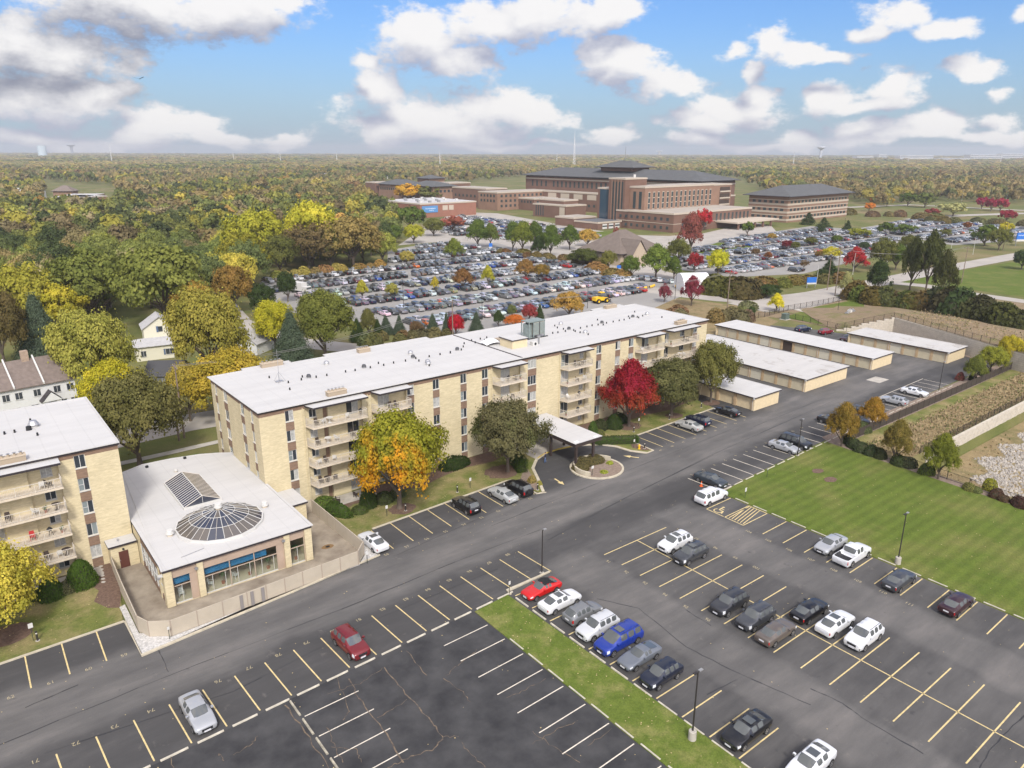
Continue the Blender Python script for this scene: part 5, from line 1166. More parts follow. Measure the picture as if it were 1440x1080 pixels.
# ring: p0 centre bottom(0), 1..7 ; segments: 0 bottom, 1 sill, 2 lower side, 3 upper side, 4 glass side, 5 roof edge, 6 top
CM = [M_PAINT, M_CGL, M_TRIM, M_HL, M_TL]
def split_mesh(name, vs, fs, cl, cls, smooth=True, sel=None):
 mb = MB(); idx = {}
 for f, c in zip(fs, cl):
  if c in cls and (sel is None or sel(f)):
   g = []
   for i in f:
    if i not in idx: idx[i] = len(mb.v); mb.v.append(vs[i])
    g.append(idx[i])
   mb.f.append(tuple(g)); mb.m.append(mb.mi(CM[c]))
 if not mb.f: return None
 me = bpy.data.meshes.new(name); me.from_pydata(mb.v, [], mb.f)
 for m in mb.mats: me.materials.append(m)
 me.polygons.foreach_set('material_index', mb.m); me.polygons.foreach_set('use_smooth', [smooth] * len(mb.f)); me.update(); return me
def smooth_shell(vs, fs, cl):
 me = bpy.data.meshes.new('t'); me.from_pydata(vs, [], fs)
 for m in CM: me.materials.append(m)
 me.polygons.foreach_set('material_index', cl)
 o = bpy.data.objects.new('t', me); COL.objects.link(o); md = o.modifiers.new('s', 'SUBSURF'); md.levels = 1; md.render_levels = 1
 cr = me.attributes.new('crease_edge', 'FLOAT', 'EDGE')
 ed = {tuple(sorted(e.vertices)): e.index for e in me.edges}; n = 14
 cv = [0.0] * len(me.edges)
 fcl = {}
 for f, c in zip(fs, cl):
  for a, b in zip(f, f[1:] + f[:1]):
   fcl.setdefault(tuple(sorted((a, b))), set()).add(c)
 for k_, s in fcl.items():
  cv[ed[k_]] = .75 if len(s) > 1 else .25
 cr.data.foreach_set('value', cv)
 dg = bpy.context.evaluated_depsgraph_get(); m2 = bpy.data.meshes.new_from_object(o.evaluated_get(dg)); bpy.data.objects.remove(o)
 return [tuple(v.co) for v in m2.vertices], [tuple(p.vertices) for p in m2.polygons], [p.material_index for p in m2.polygons]
CAR_MESH = {}
def wheel_meshes(r, alloy=True):
 key = ('w', round(r, 2))
 if key in CAR_MESH: return CAR_MESH[key]
 t = MB(); n = 20; prof = [(-.10, r * .70), (-.10, r * .93), (-.07, r), (.07, r), (.10, r * .93), (.10, r * .70)]
 vs = []
 for y, rr in prof: vs += [(rr * math.cos(2 * math.pi * i / n), y, rr * math.sin(2 * math.pi * i / n)) for i in range(n)]
 t.add(vs, [(k * n + i, k * n + (i + 1) % n, (k + 1) * n + (i + 1) % n, (k + 1) * n + i) for k in range(5) for i in range(n)], M_TYRE)
 rm = MB();
 for sgn in (1, -1):
  rm.disc((0, .055 * sgn, 0), (0, sgn, 0), r * .70, M_TRIM, n)
  rm.add([(rr * math.cos(2 * math.pi * i / n), y * sgn, rr * math.sin(2 * math.pi * i / n)) for rr, y in ((r * .71, .098), (r * .60, .088)) for i in range(n)], [(i, (i + 1) % n, n + (i + 1) % n, n + i) for i in range(n)], M_RIM)
  for k in range(5):
   a = 2 * math.pi * k / 5; d = .30
   rm.add([(r * .1 * math.cos(a - 1.2), .092 * sgn, r * .1 * math.sin(a - 1.2)), (r * .63 * math.cos(a - .17), .092 * sgn, r * .63 * math.sin(a - .17)), (r * .63 * math.cos(a + .17), .092 * sgn, r * .63 * math.sin(a + .17)), (r * .1 * math.cos(a + 1.2), .092 * sgn, r * .1 * math.sin(a + 1.2))], [(0, 1, 2, 3)], M_RIM)
  rm.disc((0, .095 * sgn, 0), (0, sgn, 0), r * .16, M_RIM, 8)
 def bm_(mb, name):
  me = bpy.data.meshes.new(name); me.from_pydata(mb.v, [], mb.f)
  for m in mb.mats: me.materials.append(m)
  me.polygons.foreach_set('material_index', mb.m); me.update(); return me
 CAR_MESH[key] = (bm_(t, 'tyre'), bm_(rm, 'rim')); return CAR_MESH[key]
def mesh_of(mb, name, smooth=False):
 me = bpy.data.meshes.new(name); me.from_pydata(mb.v, [], mb.f)
 for m in mb.mats: me.materials.append(m)
 me.polygons.foreach_set('material_index', mb.m); me.polygons.foreach_set('use_smooth', [smooth] * len(mb.f)); me.update(); return me
def kit(kind):
 if kind in CAR_MESH: return CAR_MESH[kind]
 k = KINDS[kind]; vs, fs, cl = smooth_shell(*car_shell(k)); out = {}
 # wheel arches as dark discs just proud of the side
 out['body'] = split_mesh('body', vs, fs, cl, (0, 2)); out['windows'] = split_mesh('windows', vs, fs, cl, (1,))
 for s, nm in ((1, 'l'), (-1, 'r')):
  out['hl' + nm] = split_mesh('headlight', vs, fs, cl, (3,), sel=lambda f: vs[f[0]][1] * s > 0); out['tl' + nm] = split_mesh('taillight', vs, fs, cl, (4,), sel=lambda f: vs[f[0]][1] * s > 0)
 W = k['W'] / 2; L_ = k['L']; r = k['r']; out['axles'] = (L_ / 2 - .88 - (r - .33), -(L_ / 2 - .95 - (.15 if kind == 'pickup' else 0)))
 m = MB()
 for x in out['axles']:
  for s in (1, -1):
   m.add([(x + (r + .055) * math.cos(2 * math.pi * i / 16), s * (W + .004), r + (r + .055) * math.sin(2 * math.pi * i / 16)) for i in range(16) if r + (r + .055) * math.sin(2 * math.pi * i / 16) > .2], [tuple(range(sum(1 for i in range(16) if r + (r + .055) * math.sin(2 * math.pi * i / 16) > .2)))], M_TRIM)
 out['arch'] = mesh_of(m, 'wheel_arch')
 m = MB(); m.box(-.09, .09, 0, .2, 0, .14, M_PAINT); m.box(-.095, -.09, .02, .18, .02, .12, M_CGL); out['mirror'] = mesh_of(m, 'mirror')
 m = MB(); m.box(-.015, .015, -.26, .26, 0, .14, M_PLATE); out['plate'] = mesh_of(m, 'licence_plate')
 m = MB(); hz = k['hood']; m.box(L_ / 2 - .05, L_ / 2 + .012, -.42, .42, hz - .48, hz - .27, M_TRIM); m.box(L_ / 2 - .04, L_ / 2 + .018, -.44, .44, hz - .26, hz - .235, M_CHR); out['grille'] = mesh_of(m, 'grille')
 m = MB()
 c0, c1, c2, c3 = k['cab']
 if k.get('rails'):
  for s in (1, -1): m.tube((L_ / 2 - c1 - .15, s * (W - k['ti'] - .08), k['roof'] + .05), (L_ / 2 - c2 + .15, s * (W - k['ti'] - .08), k['roof'] + .05), .02, .02, M_TRIM, 5)
  out['rails'] = mesh_of(m, 'roof_rail')
 CAR_MESH[kind] = out; return out
def add_child(me, name, parent, loc=(0, 0, 0), rot=(0, 0, 0), col=None):
 o = bpy.data.objects.new(name, me); COL.objects.link(o); o.parent = parent; o.location = loc; o.rotation_euler = rot
 if col: o.color = col
 return o
NEAR_CARS = []
def car(kind, col, p, heading, label, cat='car', sunroof=False, top=None, extra=None, group=None, name=None):
 k = KINDS[kind]; K_ = kit(kind); col = (*col, 1)
 r_ = empty(name or {'suv': 'parked_suv', 'minivan': 'parked_minivan', 'pickup': 'pickup_truck', 'wagon': 'parked_wagon'}.get(kind, 'parked_car'), (p[0], p[1], .005), heading, label, cat, group)
 add_child(K_['body'], 'body', r_, col=col); add_child(K_['windows'], 'windows', r_)
 for a in ('hll', 'hlr'):
  if K_[a]: add_child(K_[a], 'headlight', r_)
 for a in ('tll', 'tlr'):
  if K_[a]: add_child(K_[a], 'taillight', r_)
 add_child(K_['arch'], 'wheel_arch', r_); add_child(K_['grille'], 'grille', r_)
 W = k['W'] / 2; ty, rm = wheel_meshes(k['r'])
 for x in K_['axles']:
  for s in (1, -1):
   w = add_child(ty, 'wheel', r_, (x, s * (W - .085), k['r'] - .005)); add_child(rm, 'rim', w)
 for s in (1, -1): add_child(K_['mirror'], 'mirror', r_, (k['L'] / 2 - k['cab'][0] - .42, s * (W - .03) if s > 0 else -(W - .03), k['belt'] + .02), (0, 0, 0 if s > 0 else math.pi), col)
 add_child(K_['plate'], 'licence_plate', r_, (-k['L'] / 2 - .008, 0, k['deck'] - .42)); add_child(K_['plate'], 'licence_plate', r_, (k['L'] / 2 + .02, 0, .36))
 if 'rails' in K_: add_child(K_['rails'], 'roof_rail', r_)
 c0, c1, c2, c3 = k['cab'];
 if sunroof:
  m = MB(); m.box(k['L'] / 2 - c1 - .95, k['L'] / 2 - c1 - .25, -.42, .42, k['roof'] + .012, k['roof'] + .034, M_CGL); add_child(mesh_of(m, 'sunroof'), 'sunroof', r_)
 if top:   # cloth top: dark shell over the cabin
  m = MB(); x0, x1 = k['L'] / 2 - c1 + .02, k['L'] / 2 - c3 + .35; w = W - k['ti'] + .01; z = k['roof'] + .03
  m.add([(x0, -w, z - .06), (x0, w, z - .06), ((x0 + x1) / 2 + .3, -w, z + .03), ((x0 + x1) / 2 + .3, w, z + .03), (k['L'] / 2 - c2 - .1, -w, z - .05), (k['L'] / 2 - c2 - .1, w, z - .05), (x1, -w + .02, k['deck'] + .06), (x1, w - .02, k['deck'] + .06)] , [(0, 1, 3, 2), (2, 3, 5, 4), (4, 5, 7, 6)], mat('black_cloth_top', (.012, .012, .013), .8)); add_child(mesh_of(m, 'soft_top'), 'soft_top', r_)
 if extra == 'spare':
  m = MB(); m.cyl(0, 0, 0, .2, .36, .36, M_TYRE, 18); add_child(mesh_of(m, 'spare_wheel'), 'spare_wheel', r_, (-k['L'] / 2 + .02, .1, .95), (0, -math.pi / 2, 0))
 NEAR_CARS.append(r_); return r_
BLK, DGR, GRY, SIL, WHT = (.008, .008, .010), (.045, .048, .054), (.13, .135, .145), (.36, .37, .385), (.70, .71, .72)
NAVY, RED, MAR, TAU, BLU, BRED = (.010, .014, .035), (.16, .012, .016), (.035, .010, .014), (.115, .095, .08), (.012, .035, .26), (.55, .012, .012)
Zc = lambda x, y: (840 + x / 2.4, 660 + y / 2.4)
def cpos(px, py, z=.72): g = G(px, py, z); return (g.x, g.y)
EU, WU, NV, SV = ANG, ANG + math.pi, ANG + math.pi / 2 + .04, ANG - math.pi / 2 + .04     # heading: +u, -u, +v, -v
spec = [
 ('suv', WHT, Zc(262, 243), WU, 'white compact SUV with a dark sunroof at the head of the middle double row', 'SUV', dict(sunroof=True)),
 ('suv', DGR, Zc(315, 281), WU, 'slate grey crossover parked right beside the white sunroof SUV', 'SUV', dict(sunroof=True)),
 ('suv', (.03, .031, .036), Zc(446, 446), WU, 'black-sided SUV with grey roof, first of the cluster in the middle double row', 'SUV', {}),
 ('suv', (.05, .053, .06), Zc(534, 494), WU, 'charcoal SUV between the black-sided SUV and the taupe sedan', 'SUV', {}),
 ('sedan', TAU, Zc(603, 546), EU, 'taupe brown sedan with its tail out, beside the charcoal SUV', 'car', {}),
 ('sedan', BLK, Zc(716, 473), EU, 'glossy black sedan across the spine line from the taupe sedan', 'car', {}),
 ('sedan', WHT, Zc(803, 516), EU, 'white sedan with sunroof between the black sedan and a white SUV', 'car', dict(sunroof=True)),
 ('suv', WHT, Zc(900, 556), WU, 'white SUV with its nose to the lane, last of the middle cluster', 'SUV', {}),
 ('sedan', SIL, Zc(788, 250), WU, 'silver sedan in the lawn row beside the white pickup', 'car', {}),
 ('pickup', WHT, Zc(861, 283), EU, 'white pickup truck with an open dark bed backed out from the lawn', 'pickup truck', {}),
 ('sedan', DGR, Zc(1019, 371), EU, 'dark grey sedan in the lawn row under the lawn lamp post', 'car', {}),
 ('sedan', MAR, Zc(1212, 451), EU, 'very dark maroon sedan alone near the lawn edge', 'car', {}),
 ('coupe', BRED, (761.5, 826), WU, 'bright red convertible with a black cloth top under the lamp post', 'car', dict(top=True)),
 ('sedan', WHT, (787.5, 844), EU, 'white sedan next to the red convertible', 'car', dict(sunroof=True)),
 ('hatchback', (.17, .175, .18), (819.5, 860.5), EU, 'grey hatchback between the white sedan and the silver-white SUV', 'car', {}),
 ('suv', (.55, .56, .57), (840.5, 879), WU, 'silver-white SUV beside the bright blue minivan', 'SUV', {}),
 ('minivan', BLU, (870, 897), WU, 'bright blue minivan in the row along the grass median', 'minivan', dict(sunroof=True)),
 ('coupe', (.14, .155, .18), (899.5, 920), WU, 'old blue-grey coupe between the blue minivan and the retro hatchback', 'car', {}),
 ('hatchback', (.010, .014, .03), (930, 946.5), WU, 'midnight blue retro hatchback with a black top, last of the row of seven', 'car', dict(top=False)),
 ('sedan', BLK, (1050, 1025), WU, 'black older sedan by the concrete-based lamp post on the median', 'car', dict(sunroof=True)),
 ('sedan', WHT, (1140, 1071), WU, 'white sedan cut by the bottom edge of the view', 'car', dict(sunroof=True)),
 ('sedan', SIL, (277.7, 1000), SV, 'silver sedan with its nose at a wheel stop in the lower numbered row', 'car', {}),
 ('suv', RED, (493, 902), SV, 'dark red crossover alone in the lower numbered row', 'SUV', {}),
 ('sedan', WHT, (524.5, 760.5), NV, 'white older sedan with sunroof by the tan courtyard fence', 'car', dict(sunroof=True)),
 ('suv', BLK, (655, 708.5), NV, 'black SUV with its tail out, near the spreading olive tree', 'SUV', {}),
 ('sedan', (.40, .41, .40), (707, 694.5), NV, 'silver sedan between two black SUVs near the entrance', 'car', {}),
 ('suv', BLK, (729, 684.5), NV, 'black SUV with a spare wheel on its tailgate beside the entrance kerb', 'SUV', dict(extra='spare')),
 ('sedan', (.42, .42, .40), (969, 597.5), NV, 'silver sedan beside the navy crossover, in the stalls before the red maple', 'car', {}),
 ('suv', NAVY, (981.5, 590), NV, 'navy blue crossover under the spreading dark green tree', 'SUV', {}),
 ('sedan', (.014, .014, .016), (1023, 577.5), NV, 'black sedan beside the short cream garage', 'car', {}),
 ('sedan', (.035, .045, .055), (999.5, 673.5), SV, 'slate blue sedan next to the orange cone by the lawn corner', 'car', {}),
 ('minivan', (.74, .74, .75), (1000.5, 696), EU, 'white minivan in the accessible stall at the lawn corner', 'minivan', {}),
 ('sedan', SIL, (1103, 627.5), SV, 'silver sedan with a small spoiler by the lamp post north of the lawn', 'car', {}),
 ('minivan', (.012, .014, .018), (1119, 620.5), SV, 'black minivan beside the silver spoiler sedan', 'minivan', {}),
 ('sedan', (.02, .02, .022), (1170, 591), SV, 'dark sedan half hidden behind the bronze tree at the planting bed', 'car', {}),
 ('suv', (.022, .026, .024), (1203, 590), SV, 'dark green-black SUV between the two bronze trees', 'SUV', {}),
 ('sedan', (.016, .018, .02), (1209, 576.5), SV, 'black sedan beyond the second bronze tree', 'car', {}),
 ('wagon', SIL, (1257.5, 562.5), NV, 'silver wagon in the stalls facing the garages', 'car', {}),
 ('sedan', WHT, (1286.5, 550.5), SV, 'white sedan beside the silver wagon near the far lamp post', 'car', {}),
 ('suv', (.01, .018, .045), (1129.5, 462), EU - .2, 'dark blue SUV parked behind the long garage row', 'SUV', {}),
 ('hatchback', (.20, .008, .02), (1161.5, 466), EU - .2, 'crimson hatchback behind the long garage row', 'car', {}),
 ('sedan', (.05, .008, .01), (1192, 475), WU, 'dark red car peeking out behind the farthest garage', 'car', {}),
]
for kind, col, (px, py), h, lab, cat, ex in spec:
 car(kind, col, cpos(px, py, .8 if kind in ('suv', 'minivan', 'pickup') else .68), h + random.uniform(-.012, .012), lab, cat, **ex)
# one-mesh cars for the hospital lots (too small for parts)
def simple_car_arrays(kind):
 k = KINDS[kind]; vs, fs, cl = car_shell(k, lod=1)
 mb = MB(); mats = [M_PAINT, M_CGL, M_TRIM, M_HL, M_TL]
 for f, c in zip(fs, cl): mb.f.append(f); mb.m.append(mb.mi(mats[c]))
 mb.v = list(vs); W = k['W'] / 2
 for x in (k['L'] / 2 - .9, -k['L'] / 2 + .95):
  for s in (1, -1):
   mb.disc((x, s * (W + .01), k['r']), (0, s, 0), k['r'] + .03, M_TYRE, 10); mb.disc((x, s * (W + .02), k['r']), (0, s, 0), k['r'] * .6, M_RIM, 8)
 return mb
FARMB = {k: simple_car_arrays(k) for k in ('sedan', 'suv', 'hatchback', 'minivan', 'pickup', 'wagon')}
FARME = {k: mesh_of(v, 'far_' + k) for k, v in FARMB.items()}
for me_ in FARME.values(): me_.polygons.foreach_set('use_smooth', [False] * len(me_.polygons))
def inside(p, poly):
 x, y = p; c = False; n = len(poly)
 for i in range(n):
  x0, y0 = poly[i]; x1, y1 = poly[(i + 1) % n]
  if (y0 > y) != (y1 > y) and x < (x1 - x0) * (y - y0) / (y1 - y0) + x0: c = not c
 return c
PAL = [('white', (.62, .63, .64), 25), ('black', (.01, .01, .012), 20), ('dark grey', (.05, .053, .058), 17), ('silver', (.38, .39, .40), 14), ('grey', (.15, .155, .165), 9), ('navy blue', (.012, .02, .06), 5),
  ('dark red', (.12, .01, .015), 3), ('bright red', (.40, .015, .012), 1), ('blue', (.02, .07, .28), 2), ('beige', (.30, .25, .18), 2), ('bronze', (.12, .07, .035), 1), ('orange', (.55, .13, .02), .6)]
crnd = random.Random(2024)
def pick():
 t = crnd.random() * sum(p[2] for p in PAL)
 for p in PAL:
  t -= p[2]
  if t <= 0: return p
 return PAL[0]
def pxpoly(pp): return [tuple(guv(*p)) for p in pp]
lotA = pxpoly([(372, 392), (545, 374), (562, 352), (625, 343), (700, 352), (735, 362), (905, 395), (905, 425), (905, 440), (800, 450), (700, 466), (590, 462), (500, 437), (455, 432), (375, 408)])
lotA2 = pxpoly([(540, 374), (545, 352), (620, 343), (650, 345), (665, 356), (640, 372)])
lotC = pxpoly([(940, 364), (985, 347), (1058, 332), (1140, 322), (1235, 329), (1270, 340), (1190, 364), (1120, 382), (1035, 386), (965, 378)])
lotD = pxpoly([(1205, 322), (1290, 310), (1440, 320), (1440, 336), (1340, 342), (1300, 336)])
lotE = pxpoly([(600, 322), (650, 304), (770, 318), (860, 336), (820, 345), (700, 336), (640, 332)])
far = []
v0 = guv(620, 429).y
def rows(poly, vbase, pitch, n0, n1, tag_, du=2.68, pairs=True, fill=.95, skipu=(), straight=4.8):
 us_ = [p[0] for p in poly]; a, b = min(us_), max(us_)
 for r in range(n0, n1):
  for side in ((0, 1) if pairs else (0,)):
   v = vbase + r * pitch + (straight if side else 0)
   u = a + 1; idx = 0
   while u < b:
    if inside((u, v), poly) and crnd.random() < fill and not any(abs(u - s) < 2.6 for s in skipu):
     idx += 1; far.append((u + crnd.uniform(-.12, .12), v + crnd.uniform(-.12, .12), (math.pi / 2 if crnd.random() < .62 else -math.pi / 2) + crnd.uniform(-.02, .02), tag_, r, side, idx))
    u += du
rows(lotA, v0 - 3.0, 18.2, -1, 12, 'A')
rows(lotC, guv(1035, 384).y, 16.5, -3, 26, 'C', fill=.9)
rows(lotD, guv(1300, 336).y, 17.5, -14, 25, 'D', fill=.9)
rows(lotE, guv(640, 332).y, 16.5, -3, 26, 'E', fill=.85)
# strip rows beside the internal road
def line_cars(p0, p1, n, tag_, rot=math.pi / 2):
 a, b = guv(*p0), guv(*p1)
 for i in range(n):
  q = a.lerp(b, (i + .5) / n); far.append((q.x, q.y, rot, tag_, 0, 0, i + 1))
line_cars((588 + 42, 361), (735, 372), 0, 'S')
line_cars((706, 359), (838, 384), 0, 'S')
line_cars((762, 365), (815, 374), 0, 'S')
line_cars((704, 360), (735, 364), 4, 'S1', 1.2); line_cars((745, 365), (795, 373), 9, 'S2', 1.2); line_cars((820, 378), (842, 381), 3, 'S3', 1.2)
line_cars((887, 392), (948, 399), 7, 'S4', 1.0)
far2 = []
for (u, v, a, t_, r, s, i) in far:
 w = S(u, v)
 if t_ in 'ACDE' and len(t_) == 1:
  pass
 far2.append((math.hypot(w.x, w.y), w, a, t_, r, s, i))
far2.sort(key=lambda x: x[0])
NIND = 256
kinds_w = ['sedan'] * 8 + ['suv'] * 8 + ['hatchback'] * 2 + ['minivan'] * 2 + ['wagon'] + ['pickup']
names = {'sedan': 'sedan', 'suv': 'SUV', 'hatchback': 'hatchback', 'minivan': 'minivan', 'pickup': 'pickup', 'wagon': 'wagon'}
rowid = {}
for d in far2[:NIND]: rowid.setdefault((d[3], d[4], d[5]), []).append(d)
order = sorted(rowid, key=lambda k_: min(x[0] for x in rowid[k_]))
rown = {k_: i for i, k_ in enumerate(order)}
for k_ in order:
 lst = sorted(rowid[k_], key=lambda x: x[1].x)
 for j, (dist, w, a, t_, r, s, i) in enumerate(lst):
  kd = crnd.choice(kinds_w); cn_, cc, _ = pick(); cc = tuple(c * crnd.uniform(.8, 1.15) for c in cc)
  o = bpy.data.objects.new('distant_car', FARME[kd]); COL.objects.link(o); o.location = (w.x, w.y, .035); o.rotation_euler = (0, 0, ANG + a); o.color = (*cc, 1)
  rowname = f'{nth(rown[k_] + 1)} row from apartments'
  tag(o, f'{cn_} {names[kd]}, {nth(j + 1)} from west, {rowname}, hospital lot', 'car', 'cars in the crowded hospital lot')
# the remaining few hundred cars as one object
V, Fc, MI, CC = [], [], [], []
allm = [M_PAINTA, M_CGL, M_TRIM, M_HL, M_TL, M_TYRE, M_RIM]
for dist, w, a, t_, r, s, i in far2[NIND:]:
 kd = crnd.choice(kinds_w); mbk = FARMB[kd]; cc = pick()[1]; c_, s_ = math.cos(ANG + a), math.sin(ANG + a); o0 = len(V)
 V += [(w.x + x * c_ - y * s_, w.y + x * s_ + y * c_, z + .055) for x, y, z in mbk.v]
 for f, m in zip(mbk.f, mbk.m):
  Fc.append(tuple(q + o0 for q in f)); mm_ = mbk.mats[m]; MI.append(allm.index(M_PAINTA if mm_ is M_PAINT else mm_)); CC.append(cc)
me = bpy.data.meshes.new('parked_cars_far_lots'); me.from_pydata(V, [], Fc)
for m in allm: me.materials.append(m)
me.polygons.foreach_set('material_index', MI)
at_ = me.attributes.new('carcol', 'FLOAT_COLOR', 'FACE'); at_.data.foreach_set('color', [x for c in CC for x in (*c, 1.0)])
o = bpy.data.objects.new('distant_cars', me); COL.objects.link(o); tag(o, kind='stuff')
print('far cars', len(far2))
M_POLE = mat('dark_pole', (0.030, 0.026, 0.024), .5); M_WOOD = mat('weathered_pole_wood', (0.20, 0.15, 0.115), .9, noise_amt=.2, noise_scale=3)
def lamp(p, h, label, base=False, heads=1, col=None, name='lamp_post', cat='lamp post', z=0, hd=0):
 m = col or M_POLE
 r = empty(name, (p[0], p[1], z), ANG, label, cat, 'parking lot lamp posts')
 b0 = 0.0
 if base: mb = MB(); mb.cyl(0, 0, 0, .85, .33, .31, M_CONC, 18); mb.cyl(0, 0, .85, .9, .31, .26, M_CONC, 18); mb.build('base', r); b0 = .9
 else: mb = MB(); mb.box(-.2, .2, -.2, .2, 0, .12, M_CONC); mb.build('base', r); b0 = .12
 mb = MB(); mb.tube((0, 0, b0), (0, 0, h), .075, .055, m, 8); mb.build('pole', r)
 for k in range(heads):
  s = 1 if k == 0 else -1; mb = MB(); mb.tube((0, 0, h - .1), (.2 * s, 0, h), .03, .03, m, 5); mb.box(.12 * s, .5 * s, -.11, .11, h - .02, h + .06, m if k else M_GREYM); mb.box(.16 * s, .46 * s, -.08, .08, h - .045, h - .02, M_WHITE); o = mb.build('lamp_head', r)
  if hd: o.rotation_euler = (0, 0, hd)
 return r
gx = lambda px, py, z=0: (lambda g: (g.x, g.y))(G(px, py, z))
lamp(gx(762, 806), 5.3, 'lamp post rising behind the red convertible', base=False, heads=1)
lamp(gx(973, 1040), 6.4, 'lamp post on a round concrete base in the grass median', base=True, heads=2)
lamp(gx(1262, 793), 6.3, 'lamp post on a round concrete base at the lawn edge above the dark grey sedan', base=True, heads=2)
lamp(gx(1121.5, 641), 5.9, 'lamp post beside the silver spoiler sedan', heads=2)
lamp(gx(1320, 550), 5.9, 'lamp post near the white sedan at the far stalls', heads=1)
lamp(gx(1178, 439), 6.2, 'thin lamp post on the small fenced lawn behind the garages', heads=1)
def signpost(p, h, label, w=.32, hh=.45, txt=None, face=0.0, m=None, z=.07):
 r = empty('parking_sign', (p[0], p[1], z), ANG + face, label, 'sign', 'parking signs')
 mb = MB(); mb.box(-.025, .025, -.02, .02, 0, h, m or mat('green_post', (.03, .045, .03), .6)); mb.build('post', r)
 mb = MB(); mb.box(-w / 2, w / 2, -.045, -.022, h - hh, h, M_WHITE); o = mb.build('panel', r)
 if txt:
  me = text_mesh(txt, .11, mat('sign_green', (.02, .12, .04), .6)); t = add_child(me, 'lettering', o, (0, -.047, h - hh * .45), (math.pi / 2, 0, 0))
 return r
Y1 = lambda x, y, ox, oy, s: (ox + x / s, oy + y / s)
signpost(gx(*Y1(142, 305, 0, 800, 3)), 1.9, 'white sign on a post in the grass by the west block', .4, .5)
signpost(gx(*Y1(318, 190, 500, 700, 7.2)), 1.5, 'small sign on the grass beside the orange maple')
signpost(gx(*Y1(473, 668, 600, 600, 7.717)), 1.5, 'small sign on the grass near the silver sedan by the entrance')
signpost(gx(*Y1(150, 432, 860, 540, 4.8)), 1.4, 'white sign beside the yellow fire hydrant', .3, .42)
signpost(gx(*Y1(182, 290, 860, 540, 4.8)), 1.5, 'small sign under the red maple')
signpost(gx(*Y1(812, 715, 720, 570, 7.2)), 1.5, 'white sign standing in the planted entrance island', .45, .4)
signpost(gx(*Y1(900, 772, 860, 540, 4.8)), 1.5, 'sign on the lawn corner by the accessible stall', .35, .55)
signpost(gx(*Y1(1048, 632, 860, 540, 4.8)), 1.4, 'narrow dark sign post at the lawn edge by the wheel stops', .12, .3)
signpost(gx(*Y1(692, 420, 460, 680, 2.7)), 1.5, 'small sign at the tip of the grass median', .25, .4)
signpost(gx(*Y1(153, 305, 460, 680, 2.7)), 1.6, 'sign post in the gravel by the fence and the white old sedan', .25, .5)
signpost(gx(*Y1(717, 300, 0, 800, 3)), 1.4, 'post in the gravel at the fence corner by the drive', .2, .3)
def bollard(p, label, z=.07):
 r = empty('bollard_light', (p[0], p[1], z), 0, label, 'bollard', 'low bollard lights')
 mb = MB(); mb.cyl(0, 0, 0, .75, .09, .09, M_POLE, 12); mb.cyl(0, 0, .9, 1.0, .12, .10, M_POLE, 12); mb.build('post', r)
 mb = MB(); mb.cyl(0, 0, .75, .9, .08, .08, mat('diffuser', (.7, .68, .6), .4), 12); mb.build('lamp_head', r); mb = MB(); mb.cyl(0, 0, -.05, .03, .2, .2, M_CONC, 12); mb.build('base', r)
bollard(gx(*Y1(160, 305, 0, 800, 3)), 'dark bollard light beside the white sign at the west lawn')
bollard(gx(*Y1(508, 135, 500, 700, 7.2)), 'dark bollard light in the mulch under the orange maple')
bollard(gx(*Y1(333, 715, 600, 600, 7.717)), 'bollard light at the kerb before the black SUV')
bollard(gx(*Y1(1204, 690, 600, 600, 7.717)), 'bollard light in the bed at the entrance kerb')
bollard(gx(*Y1(150, 325, 860, 540, 4.8)), 'bollard light at the kerb under the red maple')
bollard(gx(*Y1(390, 240, 860, 540, 4.8)), 'bollard light beside the trunk of the dark green tree')
bollard(gx(*Y1(605, 160, 860, 540, 4.8)), 'bollard light near the short cream garage')
bollard(gx(*Y1(222, 438, 860, 540, 4.8)), 'bollard light beside the yellow hydrant')
mb = MB(); MY = mat('hydrant_yellow', (.75, .45, .02), .5); h = empty('fire_hydrant', (*gx(*Y1(186, 442, 860, 540, 4.8)), .1), ANG, 'yellow fire hydrant on the tip of the planted strip', 'hydrant')
mb.cyl(0, 0, 0, .08, .2, .2, MY, 12); mb.cyl(0, 0, .08, .62, .13, .13, MY, 12); mb.cyl(0, 0, .62, .78, .16, .04, MY, 12); mb.cyl(0, 0, .78, .85, .05, .05, MY, 6); mb.build('body', h)
for a in (0, 2.1, 4.2): mb = MB(); mb.tube((.1 * math.cos(a), .1 * math.sin(a), .48), (.23 * math.cos(a), .23 * math.sin(a), .48), .07, .07, MY, 8); mb.build('nozzle', h)
mb = MB(); MO = mat('cone_orange', (.75, .12, .02), .6); cnn = empty('traffic_cone', (*gx(*Y1(605, 690, 860, 540, 4.8)), .005), .3, 'orange traffic cone beside the slate blue sedan', 'traffic cone')
mb.box(-.2, .2, -.2, .2, 0, .04, MO); mb.cyl(0, 0, .04, .75, .15, .03, MO, 14); mb.build('body', cnn); mb = MB(); mb.cyl(0, 0, .38, .52, .100, .077, M_WHITE, 14, cap=False); mb.build('reflective_band', cnn)
